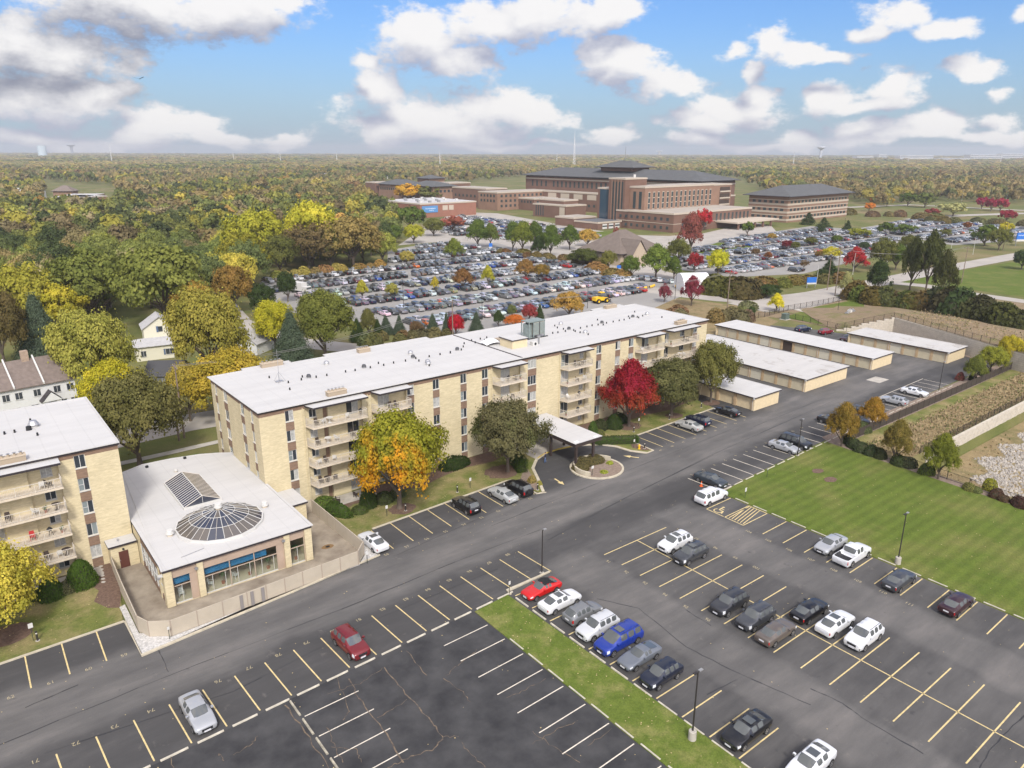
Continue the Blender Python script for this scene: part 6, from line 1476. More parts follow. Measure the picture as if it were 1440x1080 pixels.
# fences
M_FB = mat('black_brown_fence', (.030, .024, .020), .7)
def mesh_fence(name, label, pts, h, m, post=2.4, solid=True, zf=None, slats=False):
 r = empty(name, S(0, 0), ANG, label, 'fence'); zf = zf or (lambda a, b: 0.05)
 pn = MB(); k_all = []
 for i in range(len(pts) - 1):
  a, b = Vector(pts[i][:2]), Vector(pts[i + 1][:2]); n = max(1, round((b - a).length / post)); t = (b - a).normalized(); q = Vector((-t.y, t.x))
  for k in range(n):
   p, p2 = a.lerp(b, k / n), a.lerp(b, (k + 1) / n); z, z2 = zf(p.x, p.y), zf(p2.x, p2.y); k_all.append((p, z))
   if solid:
    pn.quad((p.x, p.y, z + .05), (p2.x, p2.y, z2 + .05), (p2.x, p2.y, z2 + h - .05), (p.x, p.y, z + h - .05), m)
   else:
    for zz in (.1, h - .04): pn.tube((p.x, p.y, z + zz), (p2.x, p2.y, z2 + zz), .025, .025, m, 4)
    nb = max(2, int((p2 - p).length / .16))
    for j in range(1, nb):
     w = p.lerp(p2, j / nb); zz = z + (z2 - z) * j / nb; pn.box(w.x - .008, w.x + .008, w.y - .008, w.y + .008, zz + .1, zz + h - .04, m)
 k_all.append((Vector(pts[-1][:2]), zf(*pts[-1][:2])))
 pn.build('fence_panel', r)
 for p, z in k_all[:95]:
  mb = MB(); mb.box(p.x - .045, p.x + .045, p.y - .045, p.y + .045, z - .1, z + h + .03, m); mb.build('fence_post', r)
 return r
mesh_fence('screen_fence', 'dark screened fence between the garage yard and the grassy bank', [(81.6, -31.9), (100, -31.75), (130, -31.6), (160, -31.3)], 1.6, mat('screen_fence', (.050, .038, .030), .8))
mesh_fence('chain_fence', 'thin black chain fence between the mown lawn and the retention basin', [(81.6, -31.9), (80.9, -41), (80.2, -48), (79.6, -57), (78.0, -72), (77.4, -84)], 1.25, M_FB, post=2.6, solid=False)
mesh_fence('chain_fence', 'low dark fence along the top of the basin wall', [(87, -41.2), (100, -41.2), (130, -41.2), (165, -41.2)], 1.2, M_FB, post=2.4, solid=False)
tw = lambda a, b: 4.05 if a > 150 and b < 0 else 2.0
bf = [(155.2, 11.2), (160, 6.4), (165.0, 1.2), (157.8, -16.5), (150.6, -34), (146, -44)]
bz = {0: .2, 1: 2.1, 2: 3.9, 3: 4.0, 4: 4.0, 5: 4.0}
def zb_(a, b):
 best = 0;
 for i in range(5):
  p, q = Vector(bf[i]), Vector(bf[i + 1]); t = max(0, min(1, (Vector((a, b)) - p).dot(q - p) / (q - p).length_squared))
  if (p.lerp(q, t) - Vector((a, b))).length < .4: best = bz[i] + (bz[i + 1] - bz[i]) * t
 return best
mesh_fence('chain_fence', 'thin dark fence on top of the wall behind the farthest garage', bf, 1.3, M_FB, post=2.5, solid=False, zf=zb_)
gg = lambda *pp: [tuple(guv(*p)) for p in pp]
mesh_fence('yard_fence', 'black picket fence around the small lawn behind the garages', gg((1040, 451), (1075, 446), (1108, 437), (1150, 430), (1205, 419)), 1.6, M_FB, post=2.6, solid=False)
mesh_fence('yard_fence', 'black picket fence between the small lawn and the back stalls', gg((1108, 447), (1150, 457), (1190, 466)), 1.5, M_FB, post=2.6, solid=False)
# equipment behind the garages
e = empty('utility_cabinet', (*gx(1195, 448), .05), ANG, 'cluster of white generator cabinets and pipes on a concrete pad', 'generator')
mb = MB(); mb.box(-2.4, 2.6, -1.6, 1.6, 0, .12, M_CONC); mb.build('pad', e)
for k, (x, y, hh) in enumerate([(-1.4, .2, 1.9), (0, .3, 2.4), (1.2, .1, 2.3)]): mb = MB(); mb.box(x - .5, x + .5, y - .5, y + .5, .12, hh, M_ALU if k != 1 else M_WHITE); mb.cyl(x, y, hh, hh + .35, .2, .2, M_ALU, 10); mb.build('cabinet', e)
e = empty('transformer_box', (*gx(1104, 449), .05), ANG, 'grey-green transformer cabinet by the black fence corner', 'transformer')
mb = MB(); mb.box(-.9, .9, -.7, .7, 0, 1.5, mat('transformer_green', (.10, .13, .11), .6)); mb.box(-.95, .95, -.75, .75, 1.5, 1.58, mat('transformer_green')); mb.build('cabinet', e)
mb = MB(); mb.box(-1.3, 1.3, -1.1, 1.1, -.05, .04, M_CONC); mb.build('pad', e)
SK = mat('skin', (.42, .26, .19), .6); HAIR = mat('dark_hair', (.03, .02, .015), .8)
def person(p, face, label, top, legs, h=1.72, stride=.18, arm=.15, z=.005):
 r = empty('person', (p[0], p[1], z), face, label, 'person'); s = h / 1.72
 J = {'pel': (0, 0, .92), 'wst': (0, 0, 1.05), 'chs': (.01, 0, 1.30), 'nck': (.01, 0, 1.45), 'hd0': (.02, 0, 1.54), 'hd1': (.025, 0, 1.62), 'hd2': (.02, 0, 1.69),
   'sl': (.0, .19, 1.40), 'el': (-.03 - arm * .3, .24, 1.13), 'wl': (.10 - arm, .25, .90), 'sr': (.0, -.19, 1.40), 'er': (-.03 + arm * .3, -.24, 1.13), 'wr': (.12 + arm, -.24, .90),
   'hl': (0, .09, .88), 'kl': (stride * .5 + .03, .10, .48), 'al': (stride * .6, .10, .09), 'tl': (stride * .6 + .16, .11, .035), 'hr': (0, -.09, .88), 'kr': (-stride * .2 + .03, -.10, .48), 'ar': (-stride, -.10, .10), 'tr': (-stride + .16, -.11, .035)}
 Rr = {'pel': .13, 'wst': .115, 'chs': .14, 'nck': .055, 'hd0': .075, 'hd1': .095, 'hd2': .07, 'sl': .065, 'el': .045, 'wl': .032, 'sr': .065, 'er': .045, 'wr': .032, 'hl': .095, 'kl': .062, 'al': .042, 'tl': .035, 'hr': .095, 'kr': .062, 'ar': .042, 'tr': .035}
 E_ = [('pel', 'wst'), ('wst', 'chs'), ('chs', 'nck'), ('nck', 'hd0'), ('hd0', 'hd1'), ('hd1', 'hd2'), ('chs', 'sl'), ('sl', 'el'), ('el', 'wl'), ('chs', 'sr'), ('sr', 'er'), ('er', 'wr'), ('pel', 'hl'), ('hl', 'kl'), ('kl', 'al'), ('al', 'tl'), ('pel', 'hr'), ('hr', 'kr'), ('kr', 'ar'), ('ar', 'tr')]
 # five short fingers on each hand
 for sd_, w in (('l', 'wl'), ('r', 'wr')):
  x, y, z_ = J[w]; J['p' + sd_] = (x + .015, y, z_ - .07); Rr['p' + sd_] = .030; E_.append((w, 'p' + sd_))
  for f in range(4): J[f'f{f}{sd_}'] = (x + .045 - .025 * f, y, z_ - .155 + .008 * abs(f - 1)); Rr[f'f{f}{sd_}'] = .009; E_.append(('p' + sd_, f'f{f}{sd_}'))
  J['t' + sd_ + 'h'] = (x + .07, y, z_ - .09); Rr['t' + sd_ + 'h'] = .010; E_.append(('p' + sd_, 't' + sd_ + 'h'))
 ks = list(J); me = bpy.data.meshes.new('person_body'); me.from_pydata([tuple(c * s for c in J[k]) for k in ks], [(ks.index(a), ks.index(b)) for a, b in E_], [])
 o = bpy.data.objects.new('t', me); COL.objects.link(o); o.modifiers.new('k', 'SKIN'); sk_ = me.skin_vertices[0].data
 for i, k in enumerate(ks): sk_[i].radius = (Rr[k] * s, Rr[k] * s)
 sk_[0].use_root = True; md = o.modifiers.new('s', 'SUBSURF'); md.levels = 1; md.render_levels = 1
 m2 = bpy.data.meshes.new_from_object(o.evaluated_get(bpy.context.evaluated_depsgraph_get())); bpy.data.objects.remove(o)
 m2.materials.clear()
 for m in (SK, top, legs, M_TRIM): m2.materials.append(m)
 for pl in m2.polygons:
  c = pl.center / s; pl.use_smooth = True
  pl.material_index = 3 if c.z < .09 else (2 if c.z < .96 and abs(c.y) < .19 else (1 if c.z < 1.44 and (abs(c.y) < .19 or c.z > .93) else 0))
 b = bpy.data.objects.new('body', m2); COL.objects.link(b); b.parent = r
 hm = MB(); vs = []
 for i in range(5):
  for j in range(10):
   ph = i / 4 * 1.5; th = j / 10 * 6.283; vs.append((.01 * s - .015 + .10 * s * math.sin(ph) * math.cos(th), .088 * s * math.sin(ph) * math.sin(th), 1.635 * s + .115 * s * math.cos(ph)))
 hm.add(vs, [(i * 10 + j, i * 10 + (j + 1) % 10, (i + 1) * 10 + (j + 1) % 10, (i + 1) * 10 + j) for i in range(4) for j in range(10)], HAIR); hm.build('hair', r, smooth=True)
 fm_ = MB();
 for sy in (1, -1): fm_.box(.108 * s, .118 * s, sy * .033 * s - .012, sy * .033 * s + .012, 1.615 * s, 1.63 * s, HAIR)
 fm_.box(.11 * s, .135 * s, -.01, .01, 1.575 * s, 1.61 * s, SK); fm_.box(.105 * s, .115 * s, -.022, .022, 1.553 * s, 1.56 * s, mat('lips', (.3, .1, .09), .6)); fm_.build('face', r)
 return r
person(gx(*Y1(337, 582, 720, 570, 7.2)), ANG + 2.2, 'person in a navy top and blue jeans walking off the entrance walk', mat('navy_cloth', (.015, .02, .05), .9), mat('blue_jeans', (.07, .14, .30), .9), stride=.1)
person(gx(*Y1(1172, 138, 860, 330, 6)), ANG, 'person in dark clothes walking along the far hospital lawn', mat('dark_cloth', (.02, .02, .022), .9), mat('dark_cloth'))
M_PLW = mat('white_plastic', (.68, .67, .64), .5); M_BRW = mat('dark_wicker', (.05, .035, .028), .8); M_REDC = mat('red_cushion', (.42, .03, .03), .8); M_BLKF = mat('black_cover', (.02, .02, .022), .8)
def chair_mesh(m, key):
 mb = MB(); mb.box(-.25, .25, -.25, .25, .38, .43, m)
 for x in (-.22, .22):
  for y in (-.22, .22): mb.box(x - .02, x + .02, y - .02, y + .02, 0, .38 if y < 0 else .38, m)
 mb.add([(-.25, .24, .43), (.25, .24, .43), (.22, .36, .92), (-.22, .36, .92), (-.25, .20, .43), (.25, .20, .43), (.22, .32, .92), (-.22, .32, .92)], [(0, 1, 2, 3), (4, 7, 6, 5), (3, 2, 6, 7), (0, 3, 7, 4), (1, 5, 6, 2)], m)
 for x in (-.27, .23): mb.box(x, x + .04, -.22, .26, .6, .64, m); mb.box(x, x + .04, -.22, -.18, .43, .6, m)
 return mesh_of(mb, key)
def table_mesh(m):
 mb = MB(); mb.cyl(0, 0, .68, .72, .45, .45, m, 18); mb.cyl(0, 0, .05, .68, .04, .04, m, 8); mb.cyl(0, 0, 0, .05, .25, .2, m, 10); return mesh_of(mb, 'patio_table')
def grill_mesh():
 mb = MB(); mb.cyl(0, 0, .55, .75, .18, .3, M_BLKF, 12); mb.cyl(0, 0, .75, .98, .3, .1, M_BLKF, 12)
 for k in range(3): mb.tube((.1 * math.cos(k * 2.1), .1 * math.sin(k * 2.1), .58), (.28 * math.cos(k * 2.1), .28 * math.sin(k * 2.1), 0), .02, .02, M_BLKF, 4)
 return mesh_of(mb, 'covered_grill')
def plant_mesh(col, key, seed=1):
 mb = MB(); mb.cyl(0, 0, 0, .3, .13, .17, mat('clay_pot', (.30, .12, .07), .8), 10); rn = random.Random(seed); m = mat(key, col, .8)
 for i in range(60):
  a = rn.uniform(0, 6.28); r = rn.uniform(0, .22); z = .32 + rn.uniform(0, .4); s = .06; x, y = r * math.cos(a), r * math.sin(a)
  mb.add([(x - s, y, z), (x, y - s, z + .03), (x + s, y, z), (x, y + s, z + .05)], [(0, 1, 2, 3)], m)
 return mesh_of(mb, 'potted_plant')
FU = {'white chair': ('patio_chair', chair_mesh(M_PLW, 'wc'), 'chair'), 'dark wicker chair': ('patio_chair', chair_mesh(M_BRW, 'bc'), 'chair'), 'red cushioned chair': ('patio_chair', chair_mesh(M_REDC, 'rc'), 'chair'),
  'round white table': ('patio_table', table_mesh(M_PLW), 'table'), 'dark round table': ('patio_table', table_mesh(M_BRW), 'table'), 'black covered grill': ('barbecue_grill', grill_mesh(), 'grill'),
  'green potted plant': ('potted_plant', plant_mesh((.05, .09, .02), 'pot_leaf'), 'plant'), 'yellow potted plant': ('potted_plant', plant_mesh((.6, .4, .03), 'pot_yellow', 2), 'plant')}
FLN = ['top', 'third-storey', 'second-storey', 'lowest']
BN = {0: 'the wide balcony nearest the pavilion', 1: 'the narrow balcony behind the orange maple', 2: 'the balcony above the olive tree', 3: 'the balcony beside the canopy', 4: 'the balcony above the red maple', 5: 'the wide balcony at the east end', 'B': 'a west block balcony'}
furn = [(0, 0, [('dark wicker chair', 7.0, 0), ('white chair', 7.9, 3.5), ('round white table', 8.8, 0), ('white chair', 11.3, 2.8), ('black covered grill', 13.2, 0)]),
  (0, 1, [('dark wicker chair', 7.0, 0), ('round white table', 8.4, 0), ('white chair', 9.6, 2.0), ('dark wicker chair', 11.9, 0), ('yellow potted plant', 13.2, 0)]),
  (0, 2, [('white chair', 7.0, 3.0), ('dark wicker chair', 7.9, .2), ('white chair', 9.1, 2.6)]), (0, 3, [('dark wicker chair', 7.0, 0), ('dark round table', 7.9, 0), ('dark wicker chair', 9.0, 3), ('dark wicker chair', 11.2, 1)]),
  (1, 0, [('dark wicker chair', 17.7, 0), ('dark wicker chair', 18.6, .3)]), (1, 1, [('white chair', 16.8, 1), ('round white table', 18.0, 0)]),
  (2, 0, [('white chair', 36.9, 2), ('black covered grill', 38.0, 0), ('dark round table', 39.4, 0), ('green potted plant', 40.3, 0)]), (2, 1, [('green potted plant', 36.6, 0), ('dark wicker chair', 38.8, 1)]),
  (3, 0, [('dark wicker chair', 51.9, 0), ('dark round table', 52.7, 0), ('dark wicker chair', 53.5, 3)]), (3, 1, [('green potted plant', 50.2, 0), ('dark wicker chair', 52.3, 1), ('white chair', 54.0, 2)]), (3, 2, [('white chair', 50.4, 0), ('black covered grill', 52.8, 0)]), (3, 3, [('green potted plant', 50.0, 0), ('black covered grill', 52.6, 0)]),
  (4, 0, [('white chair', 67.6, 1), ('dark wicker chair', 69.4, 0), ('green potted plant', 71.4, 0)]), (4, 1, [('white chair', 67.5, 0), ('round white table', 68.5, 0), ('dark wicker chair', 70.8, 2)]),
  (5, 0, [('green potted plant', 75.3, 0), ('dark wicker chair', 79.2, 0), ('dark round table', 80.1, 0)]), (5, 1, [('round white table', 78.0, 0), ('white chair', 79.2, 1)])]
for b_, f_, L_ in furn:
 seen = {}
 for kind, x, a in L_:
  n_, me_, cat_ = FU[kind]; seen[kind] = seen.get(kind, 0) + 1; tot = sum(1 for q in L_ if q[0] == kind)
  o = bpy.data.objects.new(n_, me_); COL.objects.link(o); o.location = S(x, -.75, FLOORZ[f_] + .004); o.rotation_euler = (0, 0, ANG + a)
  pre = '' if tot == 1 else nth(seen[kind]) + ' '
  tag(o, f'{pre}{kind} on the {FLN[f_]} level of {BN[b_]}', cat_, 'furniture on the balconies')
for f_, L_ in ((0, [('white chair', -7.6, 3), ('dark wicker chair', -7.0, 2)]), (1, [('white chair', -8.6, 2), ('green potted plant', -7.7, 0), ('dark wicker chair', -11, 0), ('dark round table', -6.7, 0)]), (2, [('red cushioned chair', -9.3, 0), ('black covered grill', -7.7, 0), ('green potted plant', -6.6, 0)]), (3, [('dark wicker chair', -8.4, 0), ('white chair', -7.2, 3), ('dark round table', -6.6, 0)])):
 for kind, x, a in L_:
  n_, me_, cat_ = FU[kind]; o = bpy.data.objects.new(n_, me_); COL.objects.link(o); o.location = S(-15.62 + x, -.95, FLOORZ[f_] + .004); o.rotation_euler = (0, 0, ANG + a)
  tag(o, f'{kind} on the {FLN[f_]} balcony of the cut-off west block', cat_, 'furniture on the balconies')
for kind, x, y, a, w in (('dark round table', 7.6, -2.2, 0, 'round dark table on the ground patio under the wide balcony'), ('dark wicker chair', 8.6, -2.0, 1, 'wicker chair beside the round dark table on the ground patio'), ('dark wicker chair', 6.8, -1.8, 4, 'wicker chair nearest the corner on the ground patio'), ('dark wicker chair', 11.2, -1.9, 2, 'lone wicker chair on the ground patio by the cone shrub'), ('white chair', -20.3, -1.4, 1, 'pale chair on the ground patio of the west block')):
 n_, me_, cat_ = FU[kind]; o = bpy.data.objects.new(n_, me_); COL.objects.link(o); o.location = S(x, y, .09); o.rotation_euler = (0, 0, ANG + a); tag(o, w, cat_, 'furniture on the ground patios')
uvsheet('patio', [(6.1, -.1), (6.1, -2.9), (13.9, -2.9), (13.9, -.1)], .086, M_CONC); uvsheet('patio', [(-29, -.3), (-29, -2.4), (-19.3, -2.4), (-19.3, -.3)], .086, M_CONC)
# potted palms and chairs behind the pavilion glass
for k, (x, s, w) in enumerate([(-9.6, 1.7, 'potted palm behind the pavilion glass at the first mullion'), (-6.75, 2.2, 'taller potted palm in the middle of the pavilion window'), (-4.7, 1.6, 'potted palm behind the east part of the wide pavilion window'), (-1.5, 2.3, 'potted palm in the narrow end window of the pavilion')]):
 mb = MB(); mb.cyl(0, 0, 0, .3, .16, .2, mat('clay_pot'), 10); mb.tube((0, 0, .3), (.03, 0, s * .62), .03, .02, M_WOOD, 5); ml = mat('palm_leaf', (.03, .08, .02), .7)
 for i in range(14):
  a = i * 2.4; l = s * .28; z = s * .62; u_ = Vector((math.cos(a), math.sin(a), 0)); q = Vector((-u_.y, u_.x, 0)) * .05
  p1 = Vector((0, 0, z)); p2 = u_ * l * .6 + Vector((0, 0, z + .2)); p3 = u_ * l + Vector((0, 0, z - .12)); mb.add([p1 - q * .4, p1 + q * .4, p2 + q, p2 - q, p3], [(0, 1, 2, 3), (3, 2, 4)], ml)
 o = mb.build('potted_palm'); o.location = S(x, Y0 + 1.1, .125); tag(o, w, 'plant', 'palms in the pavilion')
for k, (x, w) in enumerate([(-13.8, 'white metal chair behind the corner window of the pavilion'), (-10.8, 'white metal chair left of the first palm in the pavilion'), (-8.2, 'white metal chair between the first two palms in the pavilion')]):
 o = bpy.data.objects.new('patio_chair', FU['white chair'][1]); COL.objects.link(o); o.location = S(x, Y0 + 1.4, .125); o.rotation_euler = (0, 0, ANG + k); tag(o, w, 'chair', 'chairs in the pavilion')
def leaf_mat(name, mode='obj', c2=None, amt=.35, grad=None):
 m = bpy.data.materials.new(name); m.use_nodes = True; nt = m.node_tree; N, L = nt.nodes, nt.links; N.clear()
 out = N.new('ShaderNodeOutputMaterial')
 if mode == 'obj': s = N.new('ShaderNodeObjectInfo').outputs['Color']
 elif mode == 'attr': a = N.new('ShaderNodeAttribute'); a.attribute_name = 'leafcol'; s = a.outputs['Color']
 else:
  r = N.new('ShaderNodeRGB'); r.outputs[0].default_value = (*mode, 1); s = r.outputs[0]
 tc = N.new('ShaderNodeTexCoord')
 if c2:
  n = N.new('ShaderNodeTexNoise'); n.inputs['Scale'].default_value = grad[0] if grad else 1.2; n.inputs['Detail'].default_value = 3; L.new(tc.outputs['Object'], n.inputs['Vector'])
  v = n.outputs['Fac']
  if grad:
   sp = N.new('ShaderNodeSeparateXYZ'); L.new(tc.outputs['Object'], sp.inputs[0])
   ma = N.new('ShaderNodeMath'); ma.operation = 'MULTIPLY_ADD'; L.new(sp.outputs[2], ma.inputs[0]); ma.inputs[1].default_value = grad[1]; L.new(v, ma.inputs[2]); v = ma.outputs[0]
   if len(grad) > 4:
    mb_ = N.new('ShaderNodeMath'); mb_.operation = 'MULTIPLY_ADD'; L.new(sp.outputs[1], mb_.inputs[0]); mb_.inputs[1].default_value = grad[4]; L.new(v, mb_.inputs[2]); v = mb_.outputs[0]
  mr = N.new('ShaderNodeMapRange'); L.new(v, mr.inputs[0]); mr.inputs[1].default_value = grad[2] if grad else .5; mr.inputs[2].default_value = grad[3] if grad else .62
  mx = N.new('ShaderNodeMix'); mx.data_type = 'RGBA'; L.new(mr.outputs[0], mx.inputs[0]); L.new(s, mx.inputs[6]); mx.inputs[7].default_value = (*c2, 1); s = mx.outputs[2]
 t = N.new('ShaderNodeAttribute'); t.attribute_name = 'tint'
 hs = N.new('ShaderNodeHueSaturation'); L.new(s, hs.inputs['Color'])
 h = N.new('ShaderNodeMapRange'); L.new(t.outputs['Fac'], h.inputs[0]); h.inputs[3].default_value = .51; h.inputs[4].default_value = .488; L.new(h.outputs[0], hs.inputs['Hue'])
 v = N.new('ShaderNodeMapRange'); L.new(t.outputs['Fac'], v.inputs[0]); v.inputs[3].default_value = .68; v.inputs[4].default_value = 1.42; L.new(v.outputs[0], hs.inputs['Value'])
 d = N.new('ShaderNodeBsdfDiffuse'); L.new(hs.outputs[0], d.inputs[0]); tr = N.new('ShaderNodeBsdfTranslucent'); L.new(hs.outputs[0], tr.inputs[0])
 ms = N.new('ShaderNodeMixShader'); ms.inputs[0].default_value = .3; L.new(d.outputs[0], ms.inputs[1]); L.new(tr.outputs[0], ms.inputs[2]); L.new(ms.outputs[0], out.inputs[0])
 return m
M_LEAF = leaf_mat('foliage'); M_LEAFA = leaf_mat('foliage_mass', 'attr')
M_LEAF_MAPLE = leaf_mat('maple_leaves', (.25, .25, .028), (.60, .28, .02), grad=(3.2, -.40, .27, .58, -.22))
M_LEAF_RED = leaf_mat('red_maple_leaves', (.25, .020, .026), (.29, .068, .026), grad=(1.4, -1.5, -.62, -.10))
M_LEAF_OLIVE = leaf_mat('olive_leaves', (.135, .125, .056), (.115, .125, .045))
M_BARK = mat('bark', (.11, .085, .065), .95, noise_amt=.3, noise_scale=6)
def crown_arrays(shape, ncl, nleaf, ls, seed, cb=.24, core=False):
 rg = np.random.default_rng(seed)
 # clump centres in a unit crown (radius 1, z 0..1)
 d = rg.normal(size=(ncl, 3)); d /= np.linalg.norm(d, axis=1)[:, None]; d[:, 2] = np.where(d[:, 2] < -.5, -d[:, 2], d[:, 2])
 rad = rg.uniform(.30, .90, ncl) ** .6
 if shape == 'cone':
  z = rg.random(ncl) ** 1.25; rr = (1 - z) * rg.uniform(.55, 1.0, ncl) + .03; a = rg.uniform(0, 6.283, ncl)
  c = np.stack([rr * np.cos(a), rr * np.sin(a), z * .97], 1); cr = .10 + .20 * (1 - z)
 else:
  c = d * rad[:, None]; wid = {'round': 1.0, 'oval': 1.0, 'spread': 1.0, 'egg': 1.0, 'column': 1.0}[shape]
  zz = c[:, 2] * .5 + .5
  if shape == 'oval': f = np.interp(zz, [0, .3, .7, 1], [1.0, 1.05, .72, .45])
  elif shape == 'egg': f = np.interp(zz, [0, .3, .75, 1], [1.2, 1.1, .6, .25])
  elif shape == 'spread': f = np.interp(zz, [0, .5, 1], [1.05, 1.1, .8])
  else: f = np.ones(ncl)
  lob = 1 + .15 * np.sin(3 * np.arctan2(c[:, 1], c[:, 0]) + seed + 3 * zz) + .10 * rg.normal(size=ncl)
  c[:, 0] *= f * lob; c[:, 1] *= f * lob; c[:, 2] = zz; cr = rg.uniform(.11, .21, ncl) * (1 if ncl > 60 else 1.35)
 ci = rg.integers(0, ncl, nleaf); dd = rg.normal(size=(nleaf, 3)); dd /= np.linalg.norm(dd, axis=1)[:, None]; dd[:, 2] = np.where(rg.random(nleaf) < .55, np.abs(dd[:, 2]), dd[:, 2])
 rr = cr[ci] * rg.uniform(.55, 1.08, nleaf); p = c[ci] + dd * rr[:, None] * np.array([1, 1, .62 if shape != 'cone' else .28])
 p += rg.normal(size=(nleaf, 3)) * np.where(rg.random(nleaf) < .25, .06, .01)[:, None]; p[:, 2] = np.clip(p[:, 2], -.05, 1.05)
 nrm = dd * .8 + (p - np.array([0, 0, .45])) * np.array([.6, .6, .9]) + rg.normal(size=(nleaf, 3)) * .36; nrm[:, 2] += .1
 if shape == 'cone': nrm[:, 2] += .6
 nrm /= np.linalg.norm(nrm, axis=1)[:, None]
 t = np.cross(nrm, rg.normal(size=(nleaf, 3))); t /= np.linalg.norm(t, axis=1)[:, None] + 1e-9; b = np.cross(nrm, t)
 s = ls * rg.uniform(.6, 1.3, nleaf)[:, None]; sy = s * rg.uniform(.55, .9, nleaf)[:, None]; Z = np.array([1, 1, 1 / 1.35])
 q = np.stack([p + (t * s) * Z, p + (b * sy) * Z, p - (t * s) * Z, p - (b * sy) * Z], 1)
 q[:, :, 2] = cb + q[:, :, 2] * (1 - cb)
 tint = np.clip(.5 + .20 * rg.normal(size=ncl)[ci] + .16 * rg.normal(size=nleaf), 0, 1)
 return q.reshape(-1, 3), tint
def quads_mesh(name, V, tint, m):
 n = len(V) // 4; me = bpy.data.meshes.new(name); me.vertices.add(n * 4); me.loops.add(n * 4); me.polygons.add(n)
 me.vertices.foreach_set('co', V.astype(np.float32).ravel()); me.loops.foreach_set('vertex_index', np.arange(n * 4, dtype=np.int32))
 me.polygons.foreach_set('loop_start', np.arange(0, n * 4, 4, dtype=np.int32)); me.polygons.foreach_set('loop_total', np.full(n, 4, dtype=np.int32))
 me.materials.append(m); me.update(); me.validate(); a = me.attributes.new('tint', 'FLOAT', 'FACE'); a.data.foreach_set('value', tint.astype(np.float32)); return me
def trunk_mesh(shape, seed, cb=.24, thin=1.0):
 rn = random.Random(seed); mb = MB(); tr = .055 * thin
 if shape == 'cone': mb.tube((0, 0, -.01), (0, 0, .95), .06, .008, M_BARK, 8)
 else:
  mb.tube((0, 0, -.01), (0, 0, .04), tr * 1.5, tr, M_BARK, 9); mb.tube((0, 0, .04), (.01, 0, cb + .08), tr, tr * .8, M_BARK, 9)
  for i in range(7):
   a = i * 2.4 + rn.uniform(-.4, .4); z0 = cb + rn.uniform(-.04, .10); r1 = rn.uniform(.25, .45); z1 = z0 + rn.uniform(.16, .3)
   p1 = (r1 * math.cos(a), r1 * math.sin(a), z1); mb.tube((0, 0, z0), p1, tr * .5, tr * .28, M_BARK, 6)
   for k in range(2):
    a2 = a + rn.uniform(-.7, .7); mb.tube(p1, (p1[0] + .35 * math.cos(a2), p1[1] + .35 * math.sin(a2), z1 + rn.uniform(.08, .22)), tr * .26, tr * .08, M_BARK, 5)
  mb.tube((.01, 0, cb + .05), (.03, .02, .80), tr * .7, tr * .2, M_BARK, 7)
 return mesh_of(mb, 'trunk')
TPL = {}
def tpl(shape, lod, var, m=None):
 key = (shape, lod, var, m.name if m else '')
 if key not in TPL:
  ncl, nl, ls = {0: (230, 34000, .027), 1: (140, 12000, .038), 2: (70, 2800, .076), 3: (20, 420, .18)}[lod]
  if shape == 'cone': ncl = int(ncl * 2.2); ls *= .75; nl = int(nl * 1.1)
  cb = .06 if shape == 'cone' else (.13 if lod else .15)
  V, t = crown_arrays(shape, ncl, nl, ls, 100 * var + 7 * len(shape) + lod, cb)
  TPL[key] = (quads_mesh('crown', V, t, m or M_LEAF), trunk_mesh(shape, var, cb))
 return TPL[key]
COLS = dict(olive=(.115, .115, .032), green=(.085, .115, .024), dgreen=(.042, .060, .020), ygreen=(.225, .225, .030), yellow=(.43, .36, .035), gold=(.36, .24, .05), orange=(.50, .19, .025), rust=(.20, .085, .035), red=(.36, .025, .022), dred=(.155, .028, .032), brown=(.15, .10, .05), bronze=(.21, .135, .035), spruce=(.075, .095, .062), pale=(.30, .28, .12))
NTREE = [0]
trnd = random.Random(77)
def tree_at(p, r, h, shape, col, label=None, lod=None, m=None, group=None, rot=None, name='tree', cat='tree', thin=1.0):
 D = math.hypot(p[0], p[1]); lod = lod if lod is not None else (0 if D < 200 else 1 if D < 430 else 2)
 c, t = tpl(shape, lod, NTREE[0] % 3 + 1, m); NTREE[0] += 1
 bf_ = 1.15 if math.hypot(p[0], p[1]) > 150 else 1.0; c0_ = COLS[col] if isinstance(col, str) else col; q_ = trnd.uniform(.92, 1.12) * bf_; gr = c0_[0] < 1.45 * c0_[1]; cc = (c0_[0] * q_ * (1.0 if gr else 1), c0_[1] * q_ * (1.05 if gr else 1), c0_[2] * q_)
 o = empty(name, (p[0], p[1], p[2] if len(p) > 2 else 0), rot if rot is not None else trnd.uniform(0, 6.28), label, cat, group); o.scale = (r, r, h)
 k = bpy.data.objects.new('crown', c); COL.objects.link(k); k.parent = o; k.color = (*cc, 1)
 k = bpy.data.objects.new('trunk', t); COL.objects.link(k); k.parent = o
 return o
def tree_px(cx, yt, yb, w, shape, col, label, **kw):
 g = G(cx, yb); D = math.hypot(g.x, g.y); d = ray(cx, yt); h = HC + d.z / math.hypot(d.x, d.y) * D; sl = math.hypot(D, HC - h / 2)
 name = {'cone': 'conifer_tree'}.get(shape, 'broadleaf_tree')
 return tree_at((g.x, g.y, 0), ((1.25 if D > 200 else 1.02) if shape == 'cone' else .88 if shape in ('round', 'spread') and D < 300 else 1) * w / 2 / F * sl * (1.0 if D < 150 else .98 if D < 240 else 1.12), max(1.5, h), shape, col, label, name=name, **kw)
tree_px(562, 583, 715, 146, 'round', 'ygreen', 'broad maple turning from green to bright orange in front of the apartments', m=M_LEAF_MAPLE, rot=0.0)
